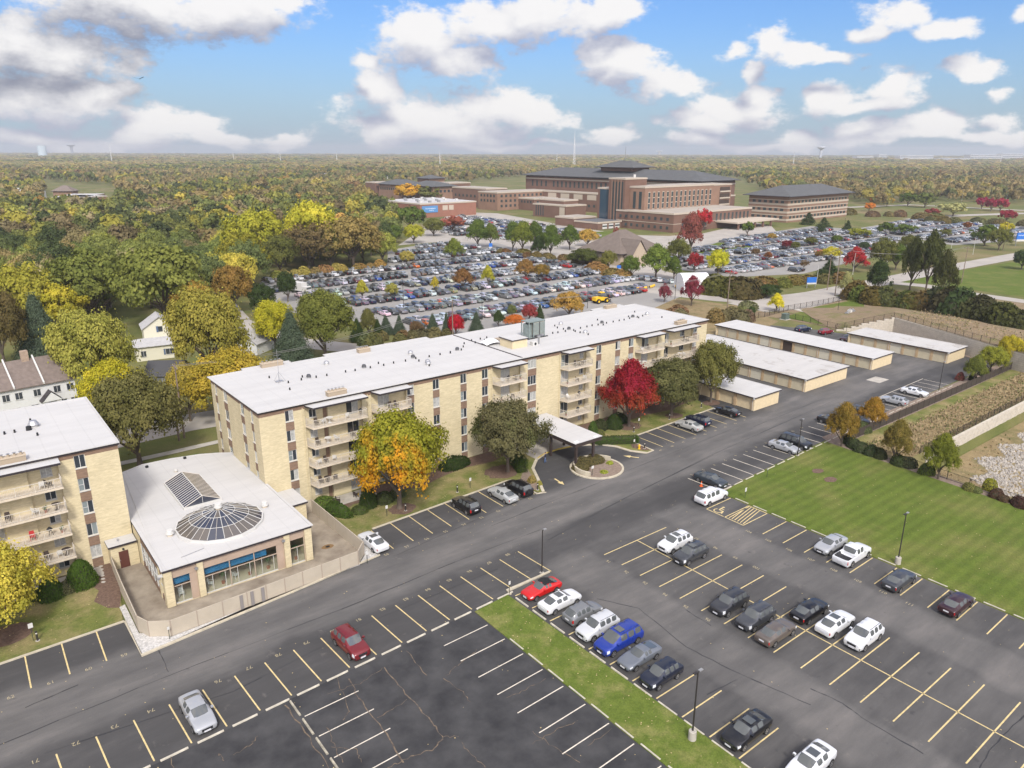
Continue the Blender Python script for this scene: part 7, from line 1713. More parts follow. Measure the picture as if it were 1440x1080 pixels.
tree_px(714, 565, 664, 106, 'spread', 'olive', 'spreading brownish olive tree left of the entrance canopy', m=M_LEAF_OLIVE)
tree_px(884, 509, 600, 80, 'egg', 'red', 'crimson maple with orange lower leaves in front of the apartments', m=M_LEAF_RED)
tree_px(944, 506, 585, 90, 'round', (.120, .115, .045), 'dense dark green-brown tree right of the crimson maple')
tree_px(999, 480, 566, 72, 'round', (.150, .140, .042), 'taller green-brown tree beside the short cream garage')
tree_px(197, 526, 653, 124, 'round', (.145, .130, .045), 'big olive-brown tree in the gap between the two apartment blocks')
tree_px(-8, 768, 896, 128, 'spread', (.46, .38, .06), 'yellow-leaved tree at the lower west edge before the west block')
T = [(136, 436, 562, 104, 'round', (.25, .23, .05), 'large yellow-green tree behind the white townhouses'), (168, 508, 606, 92, 'spread', (.40, .34, .03), 'vivid yellow tree behind the roof of the west block'),
 (62, 414, 508, 60, 'cone', 'spruce', 'grey-green spruce behind the townhouse roof'), (300, 407, 540, 112, 'round', (.26, .22, .045), 'yellowing tree between the cream house and the apartments'),
 (413, 439, 514, 58, 'cone', 'spruce', 'blue-grey spruce behind the roof of the long block'), (458, 409, 504, 92, 'round', (.14, .145, .035), 'bushy green tree right of the blue-grey spruce'), (388, 423, 494, 64, 'round', (.38, .34, .03), 'bright yellow-green tree left of the blue-grey spruce'),
 (332, 492, 585, 120, 'spread', (.38, .28, .04), 'golden tree hugging the back corner of the long block'), (268, 512, 592, 66, 'round', (.34, .26, .05), 'golden tree above the street gap'),
 (235, 344, 466, 140, 'round', (.15, .155, .038), 'broad green tree in the woods behind the cream house'), (135, 350, 455, 118, 'round', (.13, .14, .035), 'green tree with a leaning trunk in the west woods'), (40, 372, 470, 96, 'round', (.26, .23, .035), 'yellow-green tree at the west edge behind the townhouses'), (8, 405, 520, 70, 'round', (.12, .09, .035), 'brown-leaved tree at the far west edge'), (85, 398, 470, 70, 'round', (.32, .27, .03), 'yellow tree between spruce and green tree'),
 (280, 396, 470, 60, 'round', 'gold', 'gold tree above the cream house'), (330, 372, 440, 60, 'round', 'bronze', 'bronze tree at the corner of the woods'), (372, 399, 446, 42, 'round', 'dgreen', 'dark pine-green tree at the near corner of the hospital lot'), (405, 382, 425, 30, 'round', 'dgreen', 'dark bushy tree by the west end of the hospital lot'),
 (367, 294, 378, 72, 'round', (.27, .25, .03), 'yellow-green tree at the west wood edge'), (440, 284, 374, 66, 'round', (.36, .32, .035), 'yellow-topped tree at the wood edge'), (435, 316, 380, 62, 'round', (.14, .10, .045), 'brown tree at the lot side of the wood'), (497, 304, 376, 78, 'round', (.22, .16, .055), 'tan-brown tree overhanging the upper hospital lot'), (465, 322, 378, 36, 'round', 'olive', 'olive tree between the brown and tan trees'), (345, 330, 400, 60, 'round', (.25, .22, .03), 'yellowish tree at the bend of the woods'), (395, 330, 388, 50, 'round', 'olive', 'olive tree behind the lot verge'),
 (638, 336, 367, 27, 'egg', (.14, .16, .03), 'green tree inside the upper hospital lot'), (572, 353, 372, 19, 'round', (.3, .24, .06), 'small yellow tree in the upper rows of the lot'), (510, 394, 421, 19, 'egg', (.34, .30, .04), 'narrow yellow-green tree low in the hospital lot'), (552, 398, 420, 21, 'round', (.28, .25, .06), 'thin yellowing tree right of the narrow one in the lot'), (612, 389, 411, 11, 'egg', (.42, .33, .04), 'slender yellow tree amid the parked rows'), (651, 378, 408, 30, 'egg', (.20, .11, .04), 'rust-brown tree in the middle of the hospital lot'), (686, 374, 401, 18, 'egg', (.30, .27, .03), 'small yellow-green tree right of the rust-brown one'), (739, 364, 393, 29, 'egg', (.22, .13, .04), 'bronze tree in the east of the lot'), (761, 371, 393, 24, 'round', (.24, .16, .035), 'gold-bronze tree touching the bronze one'),
 (721, 311, 353, 24, 'oval', 'green', 'first green tree of the avenue above the lot'), (735, 311, 355, 30, 'oval', (.15, .17, .03), 'second, lighter tree of the avenue'), (752, 312, 351, 24, 'oval', 'green', 'third tree of the avenue above the lot'), (757, 333, 362, 22, 'egg', 'dgreen', 'small dark tree before the avenue'), (774, 316, 361, 28, 'oval', 'green', 'tall green tree in the middle of the avenue'), (801, 317, 351, 29, 'egg', 'green', 'pointed green tree near the end of the avenue'), (826, 322, 346, 25, 'round', 'gold', 'golden tree ending the avenue'), (820, 350, 373, 38, 'round', (.08, .09, .025), 'wide dark green tree at the lot entrance'), (855, 352, 381, 22, 'round', (.15, .14, .035), 'olive tree right of the lot entrance'), (866, 320, 343, 14, 'egg', (.22, .08, .05), 'small rust-pink tree by the hospital garden'),
 (887, 360, 391, 26, 'round', 'green', 'green tree left of the big pointed one near the brown-roofed hall'), (922, 344, 392, 42, 'egg', (.12, .155, .03), 'big pointed green tree before the brown-roofed hall'), (947, 361, 393, 22, 'egg', 'green', 'small pointed green tree right of the big one'), (906, 345, 366, 14, 'round', 'red', 'scarlet tree peeking beside the brown-roofed hall'), (971, 300, 357, 34, 'oval', (.24, .08, .06), 'tall dusty red tree before the hospital entrance'), (988, 294, 324, 20, 'round', 'red', 'red tree touching the hospital front'), (953, 336, 371, 30, 'round', 'olive', 'olive tree behind the small pointed one'), (976, 355, 383, 22, 'round', (.30, .03, .03), 'crimson tree between hall and yellow tree'), (1009, 351, 387, 30, 'round', (.45, .42, .03), 'bright lemon yellow tree beside the second lot'), (934, 399, 425, 20, 'egg', (.20, .05, .06), 'thin maroon tree at the verge by the snow ploughs'), (972, 388, 430, 32, 'egg', (.18, .035, .045), 'maroon tree in front of the white dome tent'), (1051, 312, 331, 15, 'round', 'green', 'small green tree by the hospital entrance drive'), (937, 302, 323, 22, 'round', 'gold', 'gold tree against the hospital podium'),
 (800, 411, 447, 52, 'spread', (.33, .21, .05), 'wide amber tree behind the roof beside the yellow loader'), (641, 443, 473, 27, 'round', (.42, .02, .025), 'scarlet tree right behind the roof of the long block'), (670, 439, 468, 22, 'cone', 'spruce', 'spruce right of the scarlet tree'), (628, 440, 470, 14, 'cone', 'spruce', 'narrow spruce left of the scarlet tree'), (701, 437, 460, 18, 'egg', 'dgreen', 'small dark tree behind the cooling unit'), (720, 429, 447, 16, 'round', (.12, .13, .05), 'grey-green bushy tree behind the roof'), (744, 428, 453, 26, 'round', (.24, .05, .045), 'dusky red tree behind the roof by the verge'), (759, 428, 451, 12, 'cone', 'dgreen', 'thin dark conifer beside the dusky red tree'), (724, 443, 459, 32, 'spread', (.45, .15, .03), 'low orange tree behind the roof'),
 (519, 435, 476, 28, 'egg', (.13, .12, .04), 'olive conical tree at the start of the conifer row'), (543, 444, 470, 22, 'cone', 'spruce', 'second conifer of the row behind the roof'), (562, 444, 471, 20, 'cone', 'spruce', 'third conifer of the row behind the roof'), (609, 442, 474, 24, 'cone', 'spruce', 'broad spruce of the row behind the roof'), (586, 452, 476, 22, 'round', 'brown', 'brown bushy tree within the conifer row'), (503, 448, 480, 24, 'cone', 'dgreen', 'dark conifer nearest the bushy green tree'), (532, 450, 478, 20, 'cone', 'dgreen', 'dark conifer squeezed in the row'),
 (1200, 348, 382, 29, 'egg', (.34, .035, .03), 'scarlet tree at the east edge of the second lot'), (1169, 347, 366, 22, 'round', (.40, .34, .03), 'yellow tree left of the scarlet one'), (1164, 366, 394, 28, 'cone', 'dgreen', 'dark spruce by the blue sign'), (1232, 366, 419, 28, 'oval', 'dgreen', 'dark drooping evergreen at the road fork'), (1279, 332, 408, 30, 'egg', (.06, .065, .022), 'tall ragged evergreen left of the pair'), (1301, 325, 413, 36, 'egg', (.055, .06, .02), 'tallest ragged evergreen by the road'), (1322, 353, 424, 28, 'egg', (.065, .065, .022), 'third ragged evergreen above the hedge'), (1240, 335, 380, 32, 'round', 'olive', 'olive tree behind the drooping evergreen'), (1259, 343, 380, 27, 'round', 'green', 'green tree behind the ragged evergreens'), (1276, 330, 357, 22, 'round', 'olive', 'olive tree farther behind the evergreens'),
 (1245, 313, 331, 21, 'round', 'green', 'green tree on the divider of the second lot'), (1272, 315, 331, 21, 'round', 'green', 'second green tree on that divider'), (1207, 321, 334, 24, 'round', 'ygreen', 'yellow-green tree on the west of the divider'), (1136, 299, 316, 15, 'cone', 'dgreen', 'dark spruce by the hip-roofed brick office'), (1158, 306, 321, 14, 'cone', 'dgreen', 'smaller dark spruce by the brick office'), (1191, 310, 325, 10, 'cone', 'dgreen', 'dark little conifer between the lots'), (1106, 338, 351, 14, 'round', 'dred', 'dark red round tree in the second lot'), (1140, 334, 345, 16, 'round', 'olive', 'olive round tree in the second lot'), (1091, 413, 438, 23, 'egg', (.50, .42, .03), 'small bright yellow tree at the road end'), (1056, 431, 449, 13, 'round', 'dgreen', 'small dark tree by the garages and the black fence'), (1078, 400, 418, 40, 'round', 'dgreen', 'wide dark green thicket tree by the road end'), (1187, 383, 418, 16, 'egg', 'pale', 'thin golden tree beside the utility pole'),
 (1384, 316, 346, 26, 'round', 'green', 'green tree near the blue hospital sign at the east'), (1404, 321, 352, 24, 'round', (.13, .13, .03), 'olive tree near the blue hospital sign at the east'), (1413, 313, 330, 16, 'round', 'yellow', 'yellow tree behind the east olive one'), (1436, 352, 379, 20, 'round', 'dgreen', 'dark tree at the east edge by the road'), (1380, 277, 294, 13, 'round', (.28, .03, .06), 'first red tree of the three along the far road'), (1393, 279, 297, 12, 'round', (.25, .03, .05), 'second red tree of the three along the far road'), (1406, 279, 297, 15, 'round', (.28, .03, .05), 'third red tree of the three along the far road'), (1415, 295, 312, 16, 'round', (.24, .03, .04), 'red tree below the three far ones'), (1276, 271, 290, 19, 'round', 'green', 'green tree on the far road verge'), (1300, 271, 292, 21, 'round', (.13, .15, .04), 'wider green tree on the far road verge'), (1340, 285, 304, 28, 'round', 'pale', 'pale yellow-green tree above the far lot'), (1230, 277, 288, 12, 'round', 'rust', 'rust tree near the brick office'), (1222, 285, 297, 13, 'round', 'orange', 'orange tree near the brick office'), (1247, 277, 290, 13, 'round', 'gold', 'gold tree near the brick office'), (1310, 293, 305, 16, 'round', (.22, .05, .04), 'reddish tree over the far lot'),
 (1183, 567, 628, 42, 'egg', (.25, .17, .035), 'bronze tree nearest the lawn corner in the planting bed'), (1225, 559, 602, 34, 'egg', (.30, .18, .03), 'gold-bronze tree behind the screened fence'), (1258, 591, 652, 38, 'egg', (.19, .145, .04), 'greenish bronze tree by the lawn fence'), (1319, 610, 674, 42, 'egg', (.17, .18, .03), 'green-yellow tree by the lawn fence above the rocks'), (1369, 500, 538, 27, 'egg', (.12, .13, .03), 'green-gold tree at the fenced bed beyond the far stalls'), (1392, 487, 524, 38, 'round', (.20, .20, .03), 'yellow-green tree beyond the far stalls'), (1417, 472, 515, 36, 'round', (.38, .31, .03), 'golden tree at the top of the fenced bed'),
 (915, 250, 262, 14, 'round', 'olive', 'olive tree behind the great hospital roof'), (575, 259, 283, 40, 'round', (.48, .28, .03), 'amber tree before the grey-roofed clinic'), (605, 262, 284, 30, 'round', 'olive', 'green tree between amber tree and brick store'), (577, 290, 324, 36, 'round', 'green', 'green tree at the corner of the brick store'), (610, 307, 332, 26, 'round', 'olive', 'dark bushy tree before the brick store'), (582, 316, 342, 26, 'round', (.32, .30, .03), 'bright yellow-green tree before the brick store'), (555, 316, 342, 20, 'round', 'green', 'small green tree left of the bright one'), (637, 304, 326, 32, 'round', (.24, .08, .05), 'dusty pink-red tree before the brick store'), (672, 308, 348, 30, 'oval', 'green', 'green tree at the west end of the avenue'), (690, 315, 348, 22, 'oval', (.11, .13, .03), 'darker tree beside it at the avenue end')]
T += [(px, yt, yb, w, 'round', c, f'small {a} tree {q} in the second hospital lot') for px, yt, yb, w, c, a, q in [(1062, 349, 361, 11, 'brown', 'brown', 'nearest the entrance lawn'), (1080, 354, 366, 10, 'rust', 'rust', 'right of the brown one'), (1118, 340, 352, 12, 'olive', 'olive', 'west of the centre'), (1152, 352, 364, 10, 'bronze', 'bronze', 'south of the centre'), (1176, 331, 342, 12, 'green', 'green', 'north of the centre'), (1130, 365, 378, 10, 'brown', 'thin brown', 'near the road corner'), (1215, 340, 352, 12, 'dgreen', 'dark', 'beyond the scarlet tree'), (1085, 328, 338, 11, 'gold', 'gold', 'by the entrance drive'), (1330, 322, 334, 12, 'olive', 'olive', 'on the far east rows'), (1360, 312, 323, 10, 'rust', 'rust', 'on the far east rows'), (1155, 318, 329, 10, 'dgreen', 'dark', 'under the brick office')]]
for t in T: tree_px(*t[:6], t[6])
NEXP = NTREE[0]
# seedlings on the lawn, bare shrubs
# random woodland
def inpx(x, y, pl): return inside((x, y), pl)
def project(X, Y, Z=0.0):
 Z -= HC; zc = Y * math.cos(PITCH) - Z * math.sin(PITCH); yc = Y * math.sin(PITCH) + Z * math.cos(PITCH)
 if zc < 1: return None
 x, y = F * X / zc, F * yc / zc; c, s = math.cos(-ROLL), math.sin(-ROLL)
 return CX + c * x - s * y, CY - (s * x + c * y)
W1 = [(-160, 296), (555, 296), (556, 338), (545, 345), (540, 374), (375, 390), (345, 412), (322, 440), (250, 452), (130, 470), (-160, 500)]
NOT = [[(170, 500), (170, 440), (265, 440), (265, 560), (200, 560)], [(60, 470), (190, 430), (300, 440), (300, 470), (60, 520)][:0] or [(0, 0)] * 3,
  [(505, 262), (548, 290), (560, 306), (560, 345), (1100, 345), (1110, 318), (1215, 310), (1235, 296), (1205, 284), (1098, 281), (1062, 264), (1045, 252), (900, 247), (740, 248), (660, 258), (600, 255)],
  [(1195, 322), (1240, 292), (1290, 283), (1600, 290), (1600, 380), (1100, 400), (1100, 330)], [(60, 255), (160, 262), (175, 300), (60, 300)], [(1240, 215), (1600, 215), (1600, 233), (1240, 233)]]
cand = []
wr = np.random.default_rng(12)
PALW = [((.17, .18, .05), 22), ((.13, .15, .045), 24), ((.23, .23, .05), 18), ((.30, .27, .05), 9), ((.34, .28, .05), 4), ((.18, .145, .07), 7), ((.22, .17, .07), 5), ((.095, .11, .04), 14), ((.34, .22, .06), 2), ((.06, .075, .03), 8), ((.24, .20, .10), 6)]
PALR = [((.24, .19, .08), 22), ((.21, .165, .07), 20), ((.17, .145, .065), 14), ((.27, .21, .07), 8), ((.15, .15, .055), 16), ((.19, .18, .06), 14), ((.11, .12, .045), 8), ((.26, .22, .05), 6), ((.20, .13, .06), 2)]
def pickw(P_):
 t = wr.random() * sum(p[1] for p in P_)
 for c, w in P_:
  t -= w
  if t <= 0: return c
 return P_[0][0]
ROOFS = []
y = 150.0
while y < 1650:
 sp = 9.5 if y < 420 else 10.5 if y < 650 else 12.5 if y < 1000 else 17
 half = y * .78 + 60; x = -half
 while x < half:
  X, Y = x + wr.uniform(-.42, .42) * sp, y + wr.uniform(-.42, .42) * sp; x += sp
  p = project(X, Y)
  if not p or p[0] < -110 or p[0] > 1550: continue
  ok = inpx(*p, W1) or p[1] < 300; cl = noise.noise(Vector((X * .011, Y * .006, 3.0))); ns = noise.noise(Vector((X * .008, Y * .0035, 0)))
  if not ok or any(inpx(*p, q) for q in NOT): continue
  if 300 > p[1] > 276 and p[0] > 520 and p[0] < 1130: continue
  if cl > .33 and Y > 330:
   if wr.random() < .10 and len(ROOFS) < 24 and not any(math.hypot(X - a, Y - b) < 40 for a, b in ROOFS): ROOFS.append((X, Y))
   if wr.random() < .75: continue
  pal = PALR if (p[0] > 1130 and p[1] < 300 and p[1] > 234) or ns > (.25 if Y < 600 else -.05) else PALW
  h = wr.uniform(8.0, 16.5) * (1 + .3 * noise.noise(Vector((X * .02, Y * .01, 9)))) * (.92 if Y < 600 else .85); cand.append((math.hypot(X, Y), X, Y, h, h * wr.uniform(.36, .52), tuple((1.15 + .35 * ns) * x for x in pickw(pal))))
 y += sp * .92
cand.sort(key=lambda c: c[0])
EXPL = [(o.location.x, o.location.y, o.scale[0]) for o in COL.objects if o.type == 'EMPTY' and 'category' in o and o['category'] == 'tree']
cand = [c for c in cand if not any((c[1] - a) ** 2 + (c[2] - b) ** 2 < (r * .75 + 3) ** 2 for a, b, r in EXPL)]
NI = max(0, 292 - NEXP)
def cname(c):
 r, g, b = c
 if r > .33: return 'amber' if g < .26 else 'yellow'
 if r > .26: return 'yellow-green' if g > .22 else 'golden brown'
 if g > r * .93: return ('olive green' if r > .13 else 'green') if r > .09 else 'dark green'
 return 'tan brown' if r > .2 else ('rusty' if g < .08 else 'brown')
band = {}
for c in cand[:NI]: band.setdefault(int(c[2] // 11), []).append(c)
bk_ = sorted(band); shp = ['round', 'round', 'spread', 'egg', 'round']
for bi, k in enumerate(bk_):
 for j, c in enumerate(sorted(band[k], key=lambda c: c[1])):
  n = cname(c[5]); tree_at((c[1], c[2], 0), c[4], c[3], shp[(j + bi) % 5], c[5], f'{n} tree, {nth(j + 1)} from the west in the {nth(bi + 1)} rank of the west woods', lod=0 if c[0] < 200 else 1 if c[0] < 430 else 2, group='trees of the west woods', name='woodland_tree')
rest = cand[NI:]
VV, TT, CCL = [], [], []
LT = {L_: [crown_arrays(s, *{2: (44, 1700, .088), 3: (22, 460, .155), 4: (12, 110, .30)}[L_], seed=s_, cb=.12) for s, s_ in (('round', 31), ('spread', 32), ('egg', 33))] for L_ in (2, 3, 4)}
for D, X, Y, h, r, c in rest:
 L_ = 2 if D < 430 else 3 if D < 850 else 4; V, t = LT[L_][wr.integers(0, 3)]; a = wr.uniform(0, 6.28); ca, sa = math.cos(a), math.sin(a)
 q = V.copy(); x = q[:, 0] * r * 1.1; y_ = q[:, 1] * r * 1.1; q[:, 0] = X + x * ca - y_ * sa; q[:, 1] = Y + x * sa + y_ * ca; q[:, 2] = q[:, 2] * h
 VV.append(q); TT.append(.5 + (t - .5) * .65); CCL.append(np.tile(np.array([*c, 1.0]) * np.array([*((wr.uniform(.85, 1.15) * np.array([1.0, 1.0, 1.03]))), 1]), (len(t), 1)))
# very far canopy, out to the horizon
y = 1650.0
while y < 8500:
 sp = y * .0125; half = y * .75; x = -half
 while x < half:
  X, Y = x + wr.uniform(-.5, .5) * sp, y + wr.uniform(-.5, .5) * sp; x += sp
  p = project(X, Y)
  if wr.random() < .06: continue
  V, t = LT[4][wr.integers(0, 3)]; h = wr.uniform(9, 15) * (1 + .25 * (Y > 3000) * wr.random()); r = sp * .62; k = 36;
  q = V[:k * 4].copy() * np.array([1.15, 1.15, 1]); q[:, 0] = X + q[:, 0] * r; q[:, 1] = Y + q[:, 1] * r; q[:, 2] = q[:, 2] * h
  VV.append(q); TT.append(.5 + (t[:k] - .5) * .5); ns = noise.noise(Vector((X * .003, Y * .0012, 0))); c = tuple((1.25 + .5 * ns) * x for x in pickw(PALR if ns > -.1 else PALW)); CCL.append(np.tile(np.array([*c, 1.0]), (k, 1)))
 y += sp * .9
V = np.concatenate(VV); TT = np.concatenate(TT); CC_ = np.concatenate(CCL)
me = quads_mesh('distant_woods', V, TT, M_LEAFA); a = me.attributes.new('leafcol', 'FLOAT_COLOR', 'FACE'); a.data.foreach_set('color', CC_.astype(np.float32).ravel())
o = bpy.data.objects.new('distant_woods', me); COL.objects.link(o); tag(o, kind='stuff'); print('woods faces', len(TT), 'explicit', NEXP, 'cand', len(cand))
def shrub_mesh(shape, seed, n=1500, ls=.075):
 key = ('shrub', shape, seed, n)
 if key in TPL: return TPL[key]
 rg = np.random.default_rng(seed); d = rg.normal(size=(n, 3)); d /= np.linalg.norm(d, axis=1)[:, None]; d[:, 2] = np.abs(d[:, 2]) if shape != 'cone' else d[:, 2]
 wob = 1 + .07 * np.sin(4 * d[:, 0] + seed) + .06 * np.sin(5 * d[:, 1] + 2 * seed) + rg.normal(size=n) * .035
 if shape == 'cone': z = rg.random(n) ** 1.1; a = rg.uniform(0, 6.283, n); rr = np.sqrt(np.clip(1 - z ** 1.5, 0, 1)) * wob; p = np.stack([rr * np.cos(a), rr * np.sin(a), z], 1); d = np.stack([np.cos(a), np.sin(a), np.full(n, .5)], 1)
 elif shape == 'box':
  f = rg.integers(0, 5, n); u, v = rg.uniform(-1, 1, n), rg.uniform(-1, 1, n); w = (v + 1) / 2
  p = np.where((f == 0)[:, None], np.stack([u, v, np.ones(n)], 1), np.where((f == 1)[:, None], np.stack([u, -np.ones(n), w], 1), np.where((f == 2)[:, None], np.stack([u, np.ones(n), w], 1), np.where((f == 3)[:, None], np.stack([-np.ones(n), u, w], 1), np.stack([np.ones(n), u, w], 1))))) + rg.normal(size=(n, 3)) * .035
  d = p - np.array([0, 0, .5]); d /= np.linalg.norm(d, axis=1)[:, None]
 else: p = d * wob[:, None]; p[:, 2] = p[:, 2] * 1.0
 nn = d + rg.normal(size=(n, 3)) * .5; nn /= np.linalg.norm(nn, axis=1)[:, None]; t = np.cross(nn, rg.normal(size=(n, 3))); t /= np.linalg.norm(t, axis=1)[:, None]; b = np.cross(nn, t)
 s = ls * rg.uniform(.6, 1.3, n)[:, None]; q = np.stack([p + t * s, p + b * s * .7, p - t * s, p - b * s * .7], 1).reshape(-1, 3)
 tint = np.clip(.5 + .2 * rg.normal(size=n) + .12 * np.sin(p[:, 0] * 6 + p[:, 2] * 5), 0, 1)
 TPL[key] = quads_mesh('leaves', q, tint, M_LEAF); return TPL[key]
def shrub(p, r, h, shape, col, label, ry=None, rot=0.0, name='shrub', cat='shrub', n=1500, ls=.075, z=.07):
 o = empty(name, (p[0], p[1], z), rot, label, cat, 'shrubs and hedges')
 k = bpy.data.objects.new('leaves', shrub_mesh(shape, NTREE[0] % 4 + 1, n, ls)); NTREE[0] += 1; COL.objects.link(k); k.parent = o; k.scale = (r, ry or r, h); k.color = (*(COLS[col] if isinstance(col, str) else col), 1)
 # dark twiggy body inside so the hedge is not hollow
 mb = MB(); vs = []
 for i in range(6):
  for j in range(12):
   ph = i / 5 * 1.5708; th = j / 12 * 6.283
   if shape == 'box': x, y_ = max(-.9, min(.9, 1.4 * math.cos(th))), max(-.9, min(.9, 1.4 * math.sin(th))); zz = [0, .5, .9, .9, .9, .9][i]; s = [1, 1, 1, .7, .3, .01][i]; vs.append((x * s, y_ * s, zz))
   else: zz = i / 5 * .92; s = math.sqrt(max(0, 1 - (i / 5) ** (1.5 if shape == 'cone' else 2))) * .9; vs.append((s * math.cos(th), s * math.sin(th), zz))
 mb.add(vs, [(i * 12 + j, i * 12 + (j + 1) % 12, (i + 1) * 12 + (j + 1) % 12, (i + 1) * 12 + j) for i in range(5) for j in range(12)], mat('twigs', (.045, .045, .02), .95)); t = mb.build('branches', o); t.scale = (r, ry or r, h)
 return o
sv = lambda u, v: tuple(S(u, v))[:2]
W4 = lambda x, y: guv(x / 4.5, 700 + y / 4.5)
c = W4(535, 575); shrub(S(c.x, c.y + .9), 1.5, 2.9, 'cone', (.065, .11, .02), 'tall clipped green yew at the corner of the west block', n=3500, ls=.05)
c = W4(335, 655); shrub(S(c.x, c.y + .8), 1.2, 2.4, 'cone', (.06, .10, .02), 'smaller clipped yew half hidden by the yellow tree', n=3000, ls=.055)
c = W4(430, 605); shrub(S(c.x, c.y + .4), .95, 1.0, 'round', (.16, .16, .07), 'loose grey-green shrub between the two clipped yews')
c = W4(200, 650); shrub(S(c.x, c.y + .4), 1.1, 1.0, 'round', (.10, .12, .04), 'low shrub under the yellow tree by the west block')
shrub(S(11.3, -5.3), 1.15, 3.0, 'cone', (.045, .07, .018), 'dark cone shrub under the wide balcony', n=3000, ls=.055)
shrub(S(6.9, -1.5), 1.8, 1.1, 'round', (.10, .15, .03), 'wide feathery shrub behind the courtyard fence', ry=1.2, rot=ANG)
shrub(S(7.2, -4.9), 2.2, 1.5, 'round', (.06, .10, .02), 'dark hedge along the courtyard fence', ry=.9, rot=ANG - 1.2, n=2600, ls=.06)
shrub(S(9.6, -6.1), 1.0, .8, 'round', (.08, .11, .03), 'low round shrub before the dark cone shrub')
shrub(S(13.6, -5.2), 1.4, 1.2, 'round', (.06, .075, .03), 'low dark shrub right of the cone shrub')
shrub(S(15.9, -4.8), 1.2, 1.0, 'round', (.10, .12, .05), 'pale low shrub behind the orange maple trunk')
shrub(S(27.3, -1.6), 2.6, 1.6, 'round', (.035, .055, .016), 'long dark hedge at the wall left of the olive tree', ry=1.3, rot=ANG, n=3000, ls=.055)
shrub(S(34.6, -7.4), .8, 1.9, 'box', (.075, .12, .025), 'tall clipped hedge at the entrance curve', ry=2.2, rot=ANG - .35, n=3000, ls=.055)
shrub(S(32.9, -12.6), .6, .9, 'round', (.32, .25, .08), 'straw-coloured grass tuft at the entrance kerb')
shrub(S(33.2, -14.0), .4, .6, 'round', (.35, .32, .07), 'small yellowish tuft at the tip of the entrance kerb')
shrub(S(51.2, -5.9), .95, 3.0, 'cone', (.075, .12, .03), 'slim green arborvitae right of the canopy', n=2600, ls=.055)
shrub(S(53.2, -5.4), .8, 1.0, 'round', (.16, .17, .05), 'small light green shrub beside the arborvitae')
shrub(S(55.2, -3.4), 1.4, 1.6, 'round', (.05, .06, .025), 'dark round shrub at the wall behind the crimson maple')
shrub(S(57.6, -4.4), 1.4, 2.4, 'cone', (.045, .07, .02), 'dark dense yew left of the crimson maple', n=2800, ls=.055)
shrub(S(60.4, -3.0), 1.4, 1.5, 'round', (.04, .06, .02), 'dark shrub behind the crimson maple trunk')
hc_ = guv(*Y1(1040, 385, 720, 570, 7.2)); shrub(S(hc_.x, hc_.y), 3.6, 1.0, 'box', (.06, .10, .022), 'long clipped hedge along the walk right of the canopy', ry=.75, rot=math.radians(38.1 - 32), n=4500, ls=.04)
for k, (dx, dy, r, w) in enumerate([(-2.3, 1.0, 1.3, 'brownish shrub at the west of the entrance island'), (-.6, 2.1, 1.5, 'brownish shrub at the back of the entrance island'), (1.5, 1.9, 1.4, 'brownish shrub at the east back of the entrance island')]): shrub(S(ic[0] + dx, ic[1] + dy), r, .95, 'round', (.13, .11, .045), w)
for dx, dy, w in ((1.2, -1.9, 'lime green hosta at the front of the entrance island'), (2.6, -.1, 'lime green hosta at the east of the entrance island')): shrub(S(ic[0] + dx - 1.6 * (dy < -1), ic[1] + dy), .55, .4, 'round', (.34, .38, .05), w, name='hosta', cat='plant')
# bed along the fence: dark shrubs
BB = lambda x, y: guv(1140 + x / 4.8, 540 + y / 4.8)
for k, (x, y_, r, h, c, w) in enumerate([(245, 400, .9, 1.3, 'dgreen', 'dark shrub at the foot of the bronze tree'), (290, 430, 1.1, 1.5, (.07, .09, .04), 'first grey-green shrub of the fence bed'), (335, 455, 1.1, 1.5, (.07, .09, .04), 'second grey-green shrub of the fence bed'), (405, 480, 1.1, 1.5, (.05, .07, .03), 'third, darker shrub of the fence bed'), (465, 500, 1.0, 1.5, (.06, .07, .03), 'fourth shrub of the fence bed'), (590, 545, 1.1, 1.5, (.06, .08, .03), 'green shrub under the greenish bronze tree'), (650, 555, 1.3, 1.4, (.09, .10, .05), 'grey-green shrub right of the greenish bronze tree'), (780, 605, 1.2, 1.5, (.10, .13, .03), 'green shrub under the green-yellow tree'), (1070, 715, .9, .9, (.20, .20, .06), 'light green low shrub at the lawn fence'), (1120, 730, .7, .7, (.15, .17, .06), 'small shrub next to the light green one'), (1205, 715, .9, 1.6, (.28, .28, .04), 'yellow-green upright shrub behind the lawn fence'), (1250, 765, 1.0, 1.1, (.10, .06, .04), 'dark reddish shrub at the lawn edge'), (1415, 825, 1.2, 1.2, (.09, .05, .04), 'dark reddish shrub at the east frame edge'), (345, 320, 1.5, 1.6, (.10, .12, .05), 'grey-green bush between the bronze trees'), (1300, 790, .7, .8, (.12, .08, .05), 'small brownish shrub near the dark reddish one')]):
 c0 = BB(x, y_); shrub(S(c0.x, c0.y), r, h, 'round', c, w)
for k, (x, y_, r, h, c, w) in enumerate([(355, 925, .9, 1.4, (.24, .08, .06), 'pink-red shrub at the end of the far stalls'), (465, 930, .8, 1.3, 'dgreen', 'small dark shrub by the screened fence'), (555, 890, 1.0, 1.3, (.06, .08, .04), 'blue-green shrub under the yellow-green tree'), (400, 600, .7, 1.0, (.14, .13, .04), 'small weed shrub at the foot of the block wall')]):
 c0 = guv(1290 + x / 6, 380 + y_ / 6); shrub(S(c0.x, c0.y), r, h, 'round', c, w)
